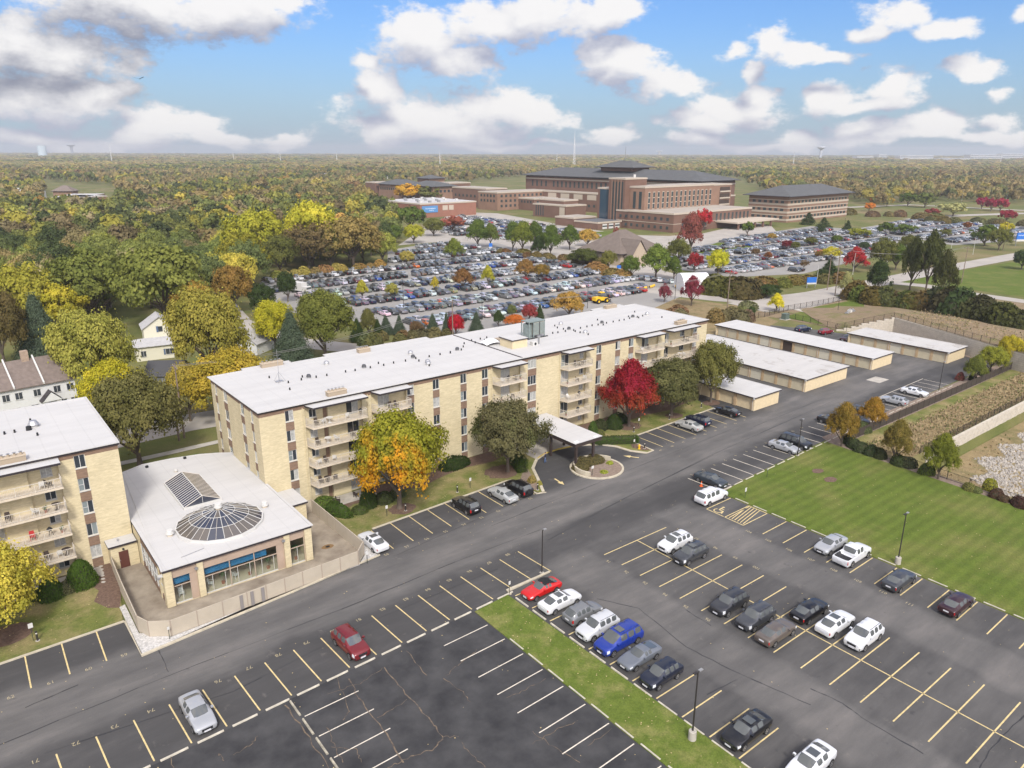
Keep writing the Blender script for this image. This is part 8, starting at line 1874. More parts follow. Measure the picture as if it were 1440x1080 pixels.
# tall field hedge in segments, scrub along the road and verge
rgs = random.Random(41)
def scrub_line(p0, p1, n, r, h, col, what, grp, jit=1.5):
 a, b = G(*p0), G(*p1)
 for i in range(n):
  q = a.lerp(b, (i + .5) / n); s = rgs.uniform(.8, 1.2); cc = tuple(x * rgs.uniform(.8, 1.25) for x in (COLS[col] if isinstance(col, str) else col))
  o = shrub((q.x + rgs.uniform(-jit, jit), q.y + rgs.uniform(-jit, jit)), r * s, h * s, 'round', cc, f'{nth(i + 1)} {what}', n=900, ls=.13, z=0.0)
scrub_line((1308, 436), (1440, 470), 12, 5.0, 6.5, (.055, .065, .022), 'clump from the west in the tall dark field hedge', 'h')
scrub_line((1195, 420), (1300, 436), 9, 4.0, 4.5, (.10, .10, .03), 'clump from the west in the scrub hedge before the evergreens', 'h')
scrub_line((1012, 414), (1066, 420), 5, 5.0, 5.5, (.085, .085, .03), 'thicket from the west beside the dome tent and road end', 'h', 3)
scrub_line((890, 448), (1040, 436), 10, 2.4, 2.0, (.20, .15, .07), 'dry bush from the west on the verge behind the apartments', 'h', 6)
scrub_line((990, 455), (1060, 448), 5, 2.2, 2.6, (.17, .12, .06), 'dry bush from the west beside the garage row end', 'h', 3)
scrub_line((540, 378), (380, 394), 12, 2.6, 3.0, (.26, .22, .06), 'verge bush from the east along the top of the hospital lot', 'h', 1.5)
scrub_line((500, 483), (640, 476), 9, 2.2, 2.4, (.13, .12, .05), 'low bush from the west under the conifer row', 'h', 2)
scrub_line((1060, 405), (1180, 396), 8, 3.6, 3.0, (.16, .12, .045), 'amber bush from the west on the second lot verge', 'h', 3)
scrub_line((1180, 300), (1330, 312), 12, 5, 4.0, (.17, .14, .06), 'brushy clump from the west above the far lot', 'h', 10)
scrub_line((1300, 312), (1440, 318), 10, 4.5, 3.5, (.15, .12, .05), 'scrub clump from the west below the red trees', 'h', 6)
scrub_line((830, 380), (880, 392), 5, 3.5, 2.6, (.24, .17, .05), 'bush from the west on the lot divider', 'h', 1)
scrub_line((700, 355), (880, 378), 12, 3.0, 2.4, (.16, .12, .05), 'hedge clump from the west along the avenue verge', 'h', 3)
def brick_far(name, c, band=None):
 return mat(name, c, .9, noise_amt=.10, noise_scale=.15, detail=5)
M_HB = brick_far('hospital_brick', (.165, .093, .066)); M_HB2 = brick_far('hospital_brick_light', (.245, .148, .100)); M_HC = mat('hospital_stone', (.46, .39, .31), .85)
M_HR = mat('slate_roof', (.088, .090, .090), .8, noise_amt=.12, noise_scale=.3); M_HF = mat('flat_gravel_roof', (.36, .32, .27), .9, noise_amt=.1, noise_scale=.1); M_HG = mat('hospital_glass', (.04, .055, .06), .1, spec=.7)
M_HGB = mat('blue_glass', (.03, .06, .09), .1, spec=.7)
HA = R(41.0)
def bldg(name, p, rot, label, cat='building', z=0): return empty(name, (p[0], p[1], z), rot, label, cat)
def block(root, x0, x1, y0, y1, z0, z1, m=None, trim=True, roof=M_HF, name='wall'):
 mb = MB(); mb.box(x0, x1, y0, y1, z0, z1, m or M_HB); o = mb.build(name, root)
 mb = MB()
 if trim: mb.box(x0 - .25, x1 + .25, y0 - .25, y1 + .25, z1 - .9, z1 + .004, M_HC); mb.box(x0 + .3, x1 - .3, y0 + .3, y1 - .3, z1, z1 + .08, roof); mb.build('roof', root)
 return o
def winrow(root, axis_, fixed, a0, a1, z, h, w, n, m=None, out=-1, stone=False, name='window_row'):
 """n windows in a row on a wall; axis 'x': wall at y = fixed, axis 'y': wall at x = fixed"""
 for i in range(n):
  mb = MB(); c = a0 + (a1 - a0) * (i + .5) / n
  e0, e1 = (fixed + out * .12, fixed + out * .02)
  q = [(c - w / 2, c + w / 2, z, z + h, m or M_HG, 0)]
  if stone: q.append((c - w / 2 - .3, c + w / 2 + .3, z - .45, z - .02, M_HC, .03))
  for s0, s1, za, zb, mm_, d in q:
   if axis_ == 'x': mb.box(s0, s1, e0 + out * d, e1, za, zb, mm_)
   else: mb.box(e0 + out * d, e1, s0, s1, za, zb, mm_)
  mb.build('window', root)
def band_(root, x0, x1, y0, y1, z0, z1, m, sides='fl', name='stone_band'):
 mb = MB(); mb.box(x0 - .1, x1 + .1, y0 - .1, y0 - .02, z0, z1, m); mb.box(x0 - .1, x0 - .02, y0 - .02, y1, z0, z1, m); mb.build(name, root)
def hip(root, x0, x1, y0, y1, z0, h, over=1.6, m=None, name='hip_roof'):
 x0 -= over; x1 += over; y0 -= over; y1 += over; ins = min(x1 - x0, y1 - y0) / 2 * .999
 if x1 - x0 > y1 - y0: rid = [(x0 + ins, (y0 + y1) / 2, z0 + h), (x1 - ins, (y0 + y1) / 2, z0 + h)]
 else: rid = [((x0 + x1) / 2, y0 + ins, z0 + h), ((x0 + x1) / 2, y1 - ins, z0 + h)]
 vs = [(x0, y0, z0), (x1, y0, z0), (x1, y1, z0), (x0, y1, z0)] + rid
 fs = [(0, 1, 5, 4), (1, 2, 5), (2, 3, 4, 5), (3, 0, 4)] if x1 - x0 > y1 - y0 else [(0, 1, 4), (1, 2, 5, 4), (2, 3, 5), (3, 0, 4, 5)]
 mb = MB(); mb.add(vs, fs, m or M_HR); mb.box(x0, x1, y0, y1, z0 - .35, z0 - .004, M_COPE); return mb.build(name, root)
def frame_at(px, py, z=0, rot=HA):
 g = G(px, py, z); return (g.x, g.y)
def loc_xy(o, px, py, z):
 """local x, y in the frame (o, HA) of the point seen at px, py at height z"""
 g = G(px, py, z); dx, dy = g.x - o[0], g.y - o[1]; return dx * math.cos(HA) + dy * math.sin(HA), -dx * math.sin(HA) + dy * math.cos(HA)
o1 = G(946, 327.5); O1 = (o1.x, o1.y)       # near corner of the entrance podium
def H(x, y): return (O1[0] + x * math.cos(HA) - y * math.sin(HA), O1[1] + x * math.sin(HA) + y * math.cos(HA))
def wing(x0, x1, y0, y1, z, label, m=None, fr=(), sd=(), roof=M_HF, name='hospital_block', cat='hospital wing', z0=0):
 """box wing; fr / sd: (z, height, width, count) window rows on the south-east and south-west faces"""
 r = bldg(name, H(x0, y0), HA, label, cat); block(r, 0, x1 - x0, 0, y1 - y0, z0, z, m, roof=roof)
 for q in fr: winrow(r, 'x', 0, 2, x1 - x0 - 2, *q)
 for q in sd: winrow(r, 'y', 0, 2, y1 - y0 - 2, *q)
 return r
h = bldg('hospital', O1, HA, 'large brick hospital with a long slate hip roof, stair tower and tall-windowed wing', 'hospital')
PX = 80
block(h, 0, PX, 0, 34, 0, 10.9); block(h, .5, 12, 34.02, 43.5, 0, 10.7)
winrow(h, 'x', 0, 6, 34, 2.2, 5.2, 1.6, 5, stone=True); winrow(h, 'x', 0, 40, 78, 4.6, 4.2, 1.7, 9, stone=True)
for z in (1.6, 6.4): winrow(h, 'y', 0, 2, 42, z, 1.7, 1.7, 9)
band_(h, 0, PX, 0, 43, 4.6, 4.9, M_HC)
mb = MB(); mb.box(42, PX + 8, -15, -.1, 3.6, 4.5, M_HC)
for i in range(5): mb.box(44 + i * 9, 45 + i * 9, -14.5, -13.5, 0, 3.6, M_HB)
mb.build('entrance_canopy', h)
WX0, WX1, WY = 5.4, 75, 26.3
block(h, WX0, WX1, WY, WY + 18, 10.9, 24.5, M_HB2)
for i in range(15):
 c = WX0 + 2 + (WX1 - WX0 - 3) * (i + .5) / 15
 for z in (11.4, 14.7, 18.0): mb = MB(); mb.box(c - .8, c + .8, WY - .14, WY - .06, z + .2, z + 3.0, M_HG); mb.build('window', h)
 mb = MB(); mb.box(c - 1.0, c + 1.0, WY - .05, WY - .015, 11.2, 21.4, M_HC); mb.build('window_surround', h)
for c in (28.5, 33): mb = MB(); mb.box(WX0 - .12, WX0 - .02, c, c + 2, 11.5, 21.5, M_HG); mb.build('window', h)
block(h, WX1, WX1 + 22, WY + 1, WY + 18, 0, 24.2, M_HB2)
for z in (11.4, 15.6, 19.8): mb = MB(); mb.box(WX1 + 9, WX1 + 20, WY + .6, WY + .98, z, z + 2.4, mat('painted_recess_shade')); mb.box(WX1 + 8.6, WX1 + 20.4, WY + .3, WY + .58, z - .9, z - .02, M_HC); mb.build('terrace', h)  # dark panels carry the shade of the recessed terraces as colour
block(h, WX1 + 22, WX1 + 38, WY + 8, WY + 24, 0, 16)
block(h, 1, 21, 38, 51, 0, 29.2, M_HB)
for i in range(4): mb = MB(); mb.box(.86, .98, 39.5 + i * 2.4, 40.6 + i * 2.4, 3, 27, M_HG); mb.box(.6, .85, 40.9 + i * 2.4, 41.5 + i * 2.4, 2, 28.4, M_HB2); mb.build('stair_window', h)
mb = MB(); mb.box(3, 3.2, 52, 60, 2, 22, M_HGB); mb.build('glass_bay', h); block(h, 3.3, 16, 51, 62, 0, 23)
mb = MB(); mb.cyl(14, 42, 29.3, 31, .8, .8, M_WHITE, 12); mb.build('radome', h)
# long ward slab under the slate roof, running away to the north-west
sl_ = bldg('hospital_ward', H(88, 46), HA, 'long upper ward block of the hospital under the great slate roof', 'hospital')
block(sl_, 0, 42, 0, 178, 0, 24.2, M_HB, trim=False); hip(sl_, 0, 42, 0, 178, 25.4, 6.2, 3)
mb = MB(); mb.box(.3, 42, .3, 177.7, 24.2, 25.0, M_COPE); mb.box(-.35, -.02, -.3, 178, 22.2, 23.2, M_HC); mb.box(-.3, 42, -.35, -.02, 22.2, 23.2, M_HC); mb.build('stone_band', sl_)
winrow(sl_, 'y', 0, 60, 146, 16.6, 4.6, 1.9, 18); winrow(sl_, 'y', 0, 150, 172, 16.6, 4.6, 1.9, 4); winrow(sl_, 'y', 0, 22, 56, 16.2, 5.0, 1.8, 5); winrow(sl_, 'y', 0, 4, 174, 24.3, .6, 3.6, 26)
block(sl_, 11, 31, 70, 102, 30, 32.6, M_HB, trim=False); hip(sl_, 11, 31, 70, 102, 33.0, 4.6, 4)
mb = MB(); mb.tube((21, 86, 38.8), (21, 86, 48), .25, .1, M_GREYM, 6); mb.build('mast', sl_)
r = wing(76, 87.7, 112, 190, 14, 'middle hospital wing with five square stone panels', sd=[(3.5, 1.9, 2.2, 14)])
for i in range(5): mb = MB(); mb.box(-.14, -.02, 4 + i * 14.5, 13.5 + i * 14.5, 8.8, 12.6, M_HC); mb.build('stone_panel', r)
wing(28, 87.7, 190.2, 214, 14, 'west hospital wing with rows of small windows', M_HB2, [(2.5, 1.9, 2.0, 12), (6.3, 1.9, 2.0, 12), (10.1, 1.9, 2.0, 12)], [(6.3, 1.9, 2, 5), (10.1, 1.9, 2, 5)])
wing(50, 75.8, 172, 190, 9.3, 'lower hospital wing in the corner behind the staff cars', None, [(2, 1.8, 1.9, 6), (5.6, 1.8, 1.9, 6)], [(5.6, 1.8, 1.9, 4)])
r = wing(17, 37, 104, 137, 9.0, 'flat brick hospital block with a white stone corner'); block(r, 6, 20, 8, 33, 9.02, 12, M_HB)
for k in range(4): mb = MB(); mb.box(-.14, -.02, 22 + k * 2.4, 23 + k * 2.4, 1, 8, M_HG); mb.build('window', r)
mb = MB(); mb.box(-.18, -.02, 1, 6, 1, 7.6, M_HC); mb.build('stone_panel', r)
wing(-18, 2, 62, 78, 5.5, 'low hospital link roof behind the grey-roofed pavilion')
r = wing(-21.5, -.6, 38.4, 57.6, 4.5, 'low grey-roofed hospital pavilion with three garage doors', roof=mat('dark_flat_roof', (.12, .12, .125), .8))
for k in range(3): mb = MB(); mb.box(4 + k * 5.6, 8 + k * 5.6, -.14, -.02, .3, 3.2, M_WHITE); mb.box(4 + k * 5.6, 8 + k * 5.6, -.2, -.15, 1.5, 2.3, M_HG); mb.build('garage_door', r)
wing(76, 101, 318, 340, 16, 'brick hospital tower block at the west'); wing(38, 60, 216, 262, 15.5, 'brown hospital block right of the west tower', None, (), [(8, 2, 2, 8)])
r = wing(-56.6, -7.5, 172, 225, 9.8, 'reddish brick store with a blue banner and a cluttered white roof', mat('store_brick', (.27, .125, .085), .9, noise_amt=.08, noise_scale=.3), name='brick_store', cat='building', roof=mat('white_gravel_roof', (.45, .44, .43), .9, noise_amt=.15, noise_scale=.4))
mb = MB(); mb.box(1.5, 14.8, -.25, -.02, 3.4, 8.0, mat('banner_blue', (.09, .24, .48), .6)); bn = mb.build('banner', r)
add_child(text_mesh('Northwestern', 1.45, mat('banner_white', (.8, .85, .9), .6)), 'lettering', bn, (8.6, -.27, 6.2), (math.pi / 2, 0, 0)); add_child(text_mesh('Medicine', 1.1, mat('banner_white')), 'lettering', bn, (9.4, -.27, 4.8), (math.pi / 2, 0, 0))
mb = MB(); mb.box(19, 23.5, -.14, -.02, 4.5, 7.8, M_HC); mb.box(24.5, 28.6, -.14, -.02, 4.5, 7.8, M_HC); mb.build('window', r)
for k in range(16): mb = MB(); x = 3 + 41 * ((k * 37) % 16) / 16; y = 4 + ((k * 13) % 7) * 6.6; mb.box(x, x + 1.8, y, y + 1.6, 9.9, 11.2, M_GREYM if k % 3 else M_WHITE); mb.build('roof_unit', r)
def hipwing(x0, x1, y0, y1, z, rh, label, m=None, fr=(), sd=(), over=1.8, mr=None, name='clinic_building', cat='building'):
 r = bldg(name, H(x0, y0), HA, label, cat); block(r, 0, x1 - x0, 0, y1 - y0, 0, z, m, trim=False); hip(r, 0, x1 - x0, 0, y1 - y0, z + .4, rh, over, m=mr)
 for q in fr: winrow(r, 'x', 0, 2, x1 - x0 - 2, *q)
 for q in sd: winrow(r, 'y', 0, 2, y1 - y0 - 2, *q)
 return r
hipwing(42, 68, 346, 388, 13.5, 4.5, 'west half of the grey hip-roofed brick clinic', M_HB2, (), [(8.5, 2.2, 2.2, 10)])
hipwing(46, 72, 302, 344, 13.5, 4.2, 'east half of the grey hip-roofed brick clinic', M_HB2, [(8.5, 2.2, 2.2, 5)], [(8.5, 2.2, 2.2, 10)])
hipwing(70, 88, 342, 362, 19, 3, 'small raised grey pyramid roof over the clinic', M_HB2); wing(40, 60, 392, 410, 15, 'brick end tower of the clinic', name='brick_block')
of = hipwing(109.7, 193, -8, 21, 16.5, 6.0, 'three-storey banded brick office with a large grey hip roof', M_HB2, [(z, 1.7, 2.6, 17) for z in (2.4, 7.2, 12.2)], [(z, 1.7, 2.2, 6) for z in (2.4, 7.2, 12.2)], 3.2, name='office_building', cat='office building')
for z in (2.4, 7.2, 12.2):
 for q in ((z - 1.3, z - .05), (z + 1.8, z + 2.3)): mb = MB(); mb.box(-.1, 83.4, -.12, -.02, *q, M_HC); mb.box(-.12, -.02, -.02, 29, *q, M_HC); mb.build('stone_band', of)
def blk(pxL, pyL, pxR, pyR, z, depth, label, m=None, rows_=(), n=8, name='brick_hall', cat='building', roof=M_HF):
 a, b = G(pxL, pyL, z), G(pxR, pyR, z); L_ = (b - a).length; r = bldg(name, (a.x, a.y), math.atan2(b.y - a.y, b.x - a.x), label, cat); block(r, 0, L_, 0, depth, 0, z, m, roof=roof)
 for zz in rows_: winrow(r, 'x', 0, 2, L_ - 2, zz, 1.7, 1.5, n)
 return r, L_
# brown-roofed hall among the trees
r = hipwing(-122, -96, -67, -45, 4.6, 8, 'small stone hall with steep brown roofs among the trees', mat('hall_stone', (.42, .34, .25), .9), [(1.2, 2.0, 1.5, 6)], (), 1.2, mat('brown_shingle', (.15, .12, .10), .9, noise_amt=.15, noise_scale=.6), 'stone_hall')
mb = MB(); mb.add([(2, -4, 0), (12, -4, 0), (12, 0, 0), (2, 0, 0), (2, -4, 4), (12, -4, 4), (7, -4, 10), (7, 6, 10), (2, 6, 4), (12, 6, 4)], [(0, 1, 5, 6, 4), (0, 4, 8, 3), (1, 2, 9, 5)], mat('hall_stone')); mb.add([(1.5, -4.5, 3.6), (7, -4.5, 10.4), (7, 6, 10.4), (1.5, 6, 3.6), (12.5, -4.5, 3.6), (12.5, 6, 3.6)], [(0, 1, 2, 3), (1, 4, 5, 2)], mat('brown_shingle')); mb.build('gable', r)
# white hoop tent, snow ploughs, yellow loader
ta, tb = G(962, 411), G(1000, 410); td = (tb - ta); tn = bldg('dome_tent', (ta.x, ta.y), math.atan2(td.y, td.x), 'white rounded fabric salt shed behind the maroon tree', 'shed')
mb = MB(); L_ = td.length; n = 14; vs = []
for x in (0, L_):
 for i in range(n + 1): a = math.pi * i / n; vs.append((x, 5 - 5 * math.cos(a), 5.6 * math.sin(a)))
mb.add(vs, [(i, i + 1, n + 2 + i, n + 1 + i) for i in range(n)] + [tuple(range(n, -1, -1)), tuple(range(n + 1, 2 * n + 2))], mat('white_fabric', (.72, .72, .72), .7)); mb.build('cover', tn)
for k, (px, py, a) in enumerate([(884, 411, .3), (895, 409, .3), (908, 407, .35), (917, 405, .35), (952, 404, .3), (864, 417, .3)]):
 g = G(px, py); r = empty('snow_plough', (g.x, g.y, .04), ANG + a, f'{nth(k + 1)} yellow and black snow plough blade from the loader', 'snow plough', 'snow plough blades')
 mb = MB(); mb.add([(-2.2, 0, .05), (2.2, 0, .05), (2.2, -.25, .55), (-2.2, -.25, .55), (2.2, 0, 1.05), (-2.2, 0, 1.05)], [(0, 1, 2, 3), (3, 2, 4, 5)], MY); mb.build('blade', r); mb = MB(); mb.box(-.5, .5, .02, 1.2, .05, .5, M_BLACK); mb.box(-2.2, 2.2, .0, .12, .0, .05, M_BLACK); mb.build('hitch', r)
g = G(845, 426); r = empty('wheel_loader', (g.x, g.y, .03), ANG - .1, 'yellow wheel loader parked behind the roof of the apartments', 'loader')
mb = MB(); mb.box(-2.8, .2, -.9, .9, .9, 2.0, MY); mb.box(.2, 2.2, -.7, .7, .8, 1.5, MY); mb.build('body', r); mb = MB(); mb.box(-.6, .7, -.75, .75, 2.0, 3.2, M_CGL); mb.box(-.7, .8, -.85, .85, 3.2, 3.35, MY); mb.build('cab', r)
for x in (-1.7, 1.5):
 for s in (1, -1): mb = MB(); mb.tube((x, s * .7, .75), (x, s * 1.25, .75), .75, .75, M_TYRE, 16); mb.tube((x, s * 1.2, .75), (x, s * 1.27, .75), .35, .35, MY, 10); mb.build('wheel', r)
mb = MB(); mb.tube((1.2, -.5, 1.6), (3.0, -.5, .9), .14, .12, MY, 5); mb.tube((1.2, .5, 1.6), (3.0, .5, .9), .14, .12, MY, 5); mb.add([(3.0, -1.3, .1), (3.0, 1.3, .1), (3.9, 1.3, .15), (3.9, -1.3, .15), (2.9, -1.3, 1.1), (2.9, 1.3, 1.1)], [(0, 1, 2, 3), (0, 4, 5, 1)], M_GREYM); mb.build('bucket', r)
# white box truck in the crowded lot
g = G(423, 412); r = empty('box_truck', (g.x, g.y, .04), ANG - 1.2, 'white box truck among the cars at the near west corner of the hospital lot', 'truck')
mb = MB(); mb.box(-4.2, 1.8, -1.2, 1.2, .9, 3.5, M_WHITE); mb.build('cargo_box', r); mb = MB(); mb.box(1.9, 3.8, -1.1, 1.1, .5, 2.3, M_WHITE); mb.box(3.0, 3.82, -1.0, 1.0, 1.5, 2.15, M_CGL); mb.build('cab', r)
for x in (-2.6, 2.9):
 for s in (1, -1): mb = MB(); mb.tube((x, s * .85, .5), (x, s * 1.15, .5), .5, .5, M_TYRE, 14); mb.build('wheel', r)
M_SHB = mat('shingle_brown', (.17, .135, .115), .9, noise_amt=.18, noise_scale=1.5, detail=7); M_SHG = mat('shingle_grey', (.40, .39, .38), .9, noise_amt=.12, noise_scale=1.5); M_SIDE = mat('white_siding', (.62, .62, .60), .8, noise_amt=.05, noise_scale=2); M_CRS = mat('cream_siding', (.62, .59, .46), .8); M_GRS = mat('grey_siding', (.20, .21, .215), .8)
def gable_house(p, rot, L_, W, hw, hr, label, mw, mr, name='house', wins=(), over=.4, z=0, cat='house'):
 r = bldg(name, p, rot, label, cat, z); mb = MB(); mb.box(0, L_, 0, W, 0, hw, mw); mb.add([(0, 0, hw), (0, W, hw), (0, W / 2, hw + hr - .1), (L_, 0, hw), (L_, W, hw), (L_, W / 2, hw + hr - .1)], [(0, 1, 2), (3, 5, 4)], mw); mb.build('wall', r)
 mb = MB(); s = hr / (W / 2); o_ = over
 for th in (0, -.12):
  pass
 A = [(-o_, -o_, hw - o_ * s), (L_ + o_, -o_, hw - o_ * s), (L_ + o_, W / 2, hw + hr), (-o_, W / 2, hw + hr), (-o_, W + o_, hw - o_ * s), (L_ + o_, W + o_, hw - o_ * s)]
 B_ = [(x, y, zz + .14) for x, y, zz in A]; mb.add(B_ + A, [(0, 1, 2, 3), (3, 2, 5, 4), (6, 7, 1, 0), (11, 10, 4, 5), (6, 0, 3, 9), (9, 3, 4, 10), (1, 7, 8, 2), (2, 8, 11, 5)], mr); mb.build('roof', r)
 for side, a, zz, w, hh in wins:
  mb = MB()
  if side == 'f': mb.box(a, a + w, -.06, -.02, zz, zz + hh, M_GL1); mb.box(a - .1, a + w + .1, -.10, -.061, zz - .12, zz - .02, M_WHITE); mb.box(a - .1, a + w + .1, -.1, -.061, zz + hh + .02, zz + hh + .12, M_WHITE); mb.box(a + w / 2 - .03, a + w / 2 + .03, -.1, -.061, zz, zz + hh, M_WHITE)
  elif side == 'r': mb.box(L_ + .02, L_ + .06, a, a + w, zz, zz + hh, M_GL1); mb.box(L_ + .061, L_ + .1, a - .1, a + w + .1, zz - .12, zz - .02, M_WHITE)
  else: mb.box(-.06, -.02, a, a + w, zz, zz + hh, M_GL1); mb.box(-.1, -.061, a - .1, a + w + .1, zz - .12, zz - .02, M_WHITE)
  mb.build('window', r)
 return r
# townhouses: front eave seen from (0, 553) to (105, 527)
e0, e1 = G(-60, 560, 6.0), G(104, 530, 6.0); rt = math.atan2(e1.y - e0.y, e1.x - e0.x); LT_ = (e1 - e0).length
r = gable_house((e0.x, e0.y), rt, LT_, 9.5, 6.0, 3.4, 'white two-storey townhouse row with a brown shingle roof behind the west block', M_SIDE, M_SHB, 'townhouse', [('f', LT_ * k, 3.9, 1.0, 1.1) for k in (.35, .46, .62, .8, .92)] + [('f', LT_ * k, 1.2, 1.0, 1.2) for k in (.3, .42, .58, .84, .94)])
for k in (.46, .72): mb = MB(); x = LT_ * k; mb.add([(x - .12, -.45, 5.85), (x + .12, -.45, 5.85), (x + .12, 4.75, 9.75), (x - .12, 4.75, 9.75), (x - .12, -.45, 6.2), (x + .12, -.45, 6.2), (x + .12, 4.75, 10.05), (x - .12, 4.75, 10.05)], [(4, 5, 6, 7), (0, 4, 7, 3), (1, 2, 6, 5), (0, 1, 5, 4)], M_WHITE); mb.build('fire_wall', r)
mb = MB(); x = LT_ * .62; mb.box(x, x + 1.1, 4.2, 5.1, 8.8, 11.0, mat('chimney_brick', (.36, .27, .2), .9, noise_amt=.2, noise_scale=3)); mb.build('chimney', r)
mb = MB(); x = LT_ * .75; mb.box(x - 1.4, x + 1.4, -1.6, 0, 0, 3.0, M_SIDE); mb.add([(x - 1.7, -1.8, 2.9), (x, -1.8, 4.7), (x + 1.7, -1.8, 2.9), (x - 1.7, 0, 2.9), (x, 0, 4.7), (x + 1.7, 0, 2.9)], [(0, 1, 4, 3), (1, 2, 5, 4)], M_COPE); mb.add([(x - 1.5, -1.75, 2.95), (x + 1.5, -1.75, 2.95), (x, -1.75, 4.5)], [(0, 1, 2)], M_SIDE); mb.box(x - .8, x + .8, -1.66, -1.604, .1, 2.3, M_GREYM); mb.disc((x, -1.65, 2.3), (0, -1, 0), .8, M_GREYM, 16); mb.build('porch', r)
p = G(193, 509); r = gable_house((p.x, p.y), R(30), 7.6, 7.6, 3.2, .9, 'cream cottage with a pale grey roof and blue shutters', M_CRS, M_SHG, 'cottage', [('f', 6.0, 1.0, 1.6, 1.2), ('f', 1.0, 1.0, 1.0, 1.2)])
mb = MB()
for x in (5.55, 7.65): mb.box(x, x + .35, -.09, -.02, .95, 2.25, mat('blue_shutter', (.08, .12, .2), .7))
mb.build('shutter', r)
mb = MB(); mb.box(2.5, 9.5, 7.7, 14.2, 0, 5.6, M_CRS); mb.add([(6, 7.7, 7.9), (2.5, 7.7, 5.6), (9.5, 7.7, 5.6)], [(0, 1, 2)], M_CRS); mb.box(5.6, 6.5, 7.6, 7.69, 4.6, 5.8, M_GL1); mb.box(5.2, 5.58, 7.6, 7.68, 4.5, 5.9, mat('blue_shutter')); mb.build('upper_storey', r)
mb = MB(); mb.add([(2.1, 7.3, 5.4), (6, 7.3, 8.05), (9.9, 7.3, 5.4), (2.1, 14.6, 5.4), (6, 14.6, 8.05), (9.9, 14.6, 5.4)], [(0, 1, 4, 3), (1, 2, 5, 4)], M_SHG); mb.build('upper_roof', r)
p = G(207, 546); r = gable_house((p.x, p.y), R(5), 6.5, 6.5, 2.6, 2.0, 'small dark grey garage with white trim beside the cottage', M_GRS, mat('shingle_dark', (.07, .07, .075), .9), 'cottage_garage', [('f', 1.2, 1.2, .8, .8), ('f', 3.6, .9, .8, .8)])
p = G(362, 500); gable_house((p.x, p.y), R(75), 7, 6, 2.8, 2.2, 'little grey-roofed garage glimpsed over the back roof edge', M_SIDE, M_SHG, 'cottage_garage')
p = G(52, 352); gable_house((p.x, p.y), R(-10), 12, 9, 3.2, 2.6, 'dark-roofed house hidden in the west woods', M_SIDE, mat('shingle_dark'), 'house', [('f', 5, 1, 1.2, 1.2)])
p = G(126, 350); gable_house((p.x, p.y), R(60), 8, 6, 3.0, 2.6, 'grey-gabled house among the west trees', M_GRS, M_SHG, 'house')
p = G(150, 356); gable_house((p.x, p.y), R(12), 14, 8, 3.0, 1.6, 'white low house with a pale roof in the west woods', M_SIDE, M_SHG, 'house')
p = G(537, 325); gable_house((p.x, p.y), R(20), 9, 8, 4.2, 3.4, 'tan-roofed little house left of the brick store', M_CRS, mat('shingle_tan', (.26, .2, .15), .9), 'house', [('f', 3, 1.5, 1, 1.2)])
for k, (px, py, a, w, lab) in enumerate([(192, 264, 0, 11, 'white-gabled house far in the west woods'), (258, 270, .3, 12, 'grey-roofed house far in the west woods'), (172, 236, 0, 12, 'pale roof in the distant woods'), (20, 282, .2, 22, 'wide white roof left of the brick hall'), (355, 266, .2, 12, 'white house showing over the mid woods'), (452, 254, .1, 16, 'pale roof above the mid woods'), (350, 222, 0, 30, 'far white roof under the horizon'), (105, 300, 0, 10, 'small pale house roof in the woods'), (1130, 226, .1, 22, 'distant pale roof behind the brick office woods')]):
 p = G(px, py); gable_house((p.x, p.y), a, w, w * .7, 7.5, 3.2, lab, M_SIDE, M_SHG if k % 2 else M_SHB, 'house')
r, L_ = blk(83, 276, 121, 277, 10, 20, 'red brick hall with a white flat roof in the west woods', m=mat('store_brick'), rows_=(3, 6.5), n=7, roof=mat('white_gravel_roof')); blk(121, 277, 147, 272, 10, 24, 'east wing of the red brick hall in the woods', m=mat('store_brick'), rows_=(3, 6.5), n=4, roof=mat('white_gravel_roof'))
p = G(76, 280); r = bldg('house', (p.x, p.y), .1, 'brown hip-roofed house beside the red brick hall', 'house'); block(r, 0, 17, 0, 13, 0, 7, M_HB2, trim=False); hip(r, 0, 17, 0, 13, 7.3, 5, 1.2, m=M_SHB)
for k, (X, Y) in enumerate(sorted(ROOFS)): gable_house((X, Y), trnd.uniform(-.8, .8), 15, 10, 4.5, 3, f'{nth(k + 1)} small house roof from the west in the gaps of the far woods', M_SIDE, (M_SHG, M_SHB, M_SHG)[k % 3], 'house')
# far office blocks on the east horizon
for k, (px0, px1, py, z, lab) in enumerate([(1265, 1312, 228, 26, 'white banded office block on the east horizon'), (1320, 1363, 229, 18, 'low pale office on the east horizon'), (1363, 1408, 228, 30, 'glass-fronted office on the east horizon'), (1408, 1437, 227, 34, 'tall pale office at the east edge of the horizon'), (1235, 1247, 225, 28, 'bright slab tower left of the banded office'), (1205, 1228, 226, 20, 'grey office near the water tower')]):
 a, b = G(px0, py, 0), G(px1, py, 0); sc_ = 1.0; r = bldg('office_building', (a.x, a.y), math.atan2(b.y - a.y, b.x - a.x), lab, 'office building'); L_ = (b - a).length
 mb = MB(); mb.box(0, L_, 0, 40, 0, z * 1.15, mat('pale_office', (.6, .6, .6), .6)); mb.build('wall', r)
 for q in range(4): mb = MB(); mb.box(.5, L_ - .5, -.3, -.02, z * (.22 + .24 * q), z * (.33 + .24 * q), M_HGB); mb.build('window_band', r)
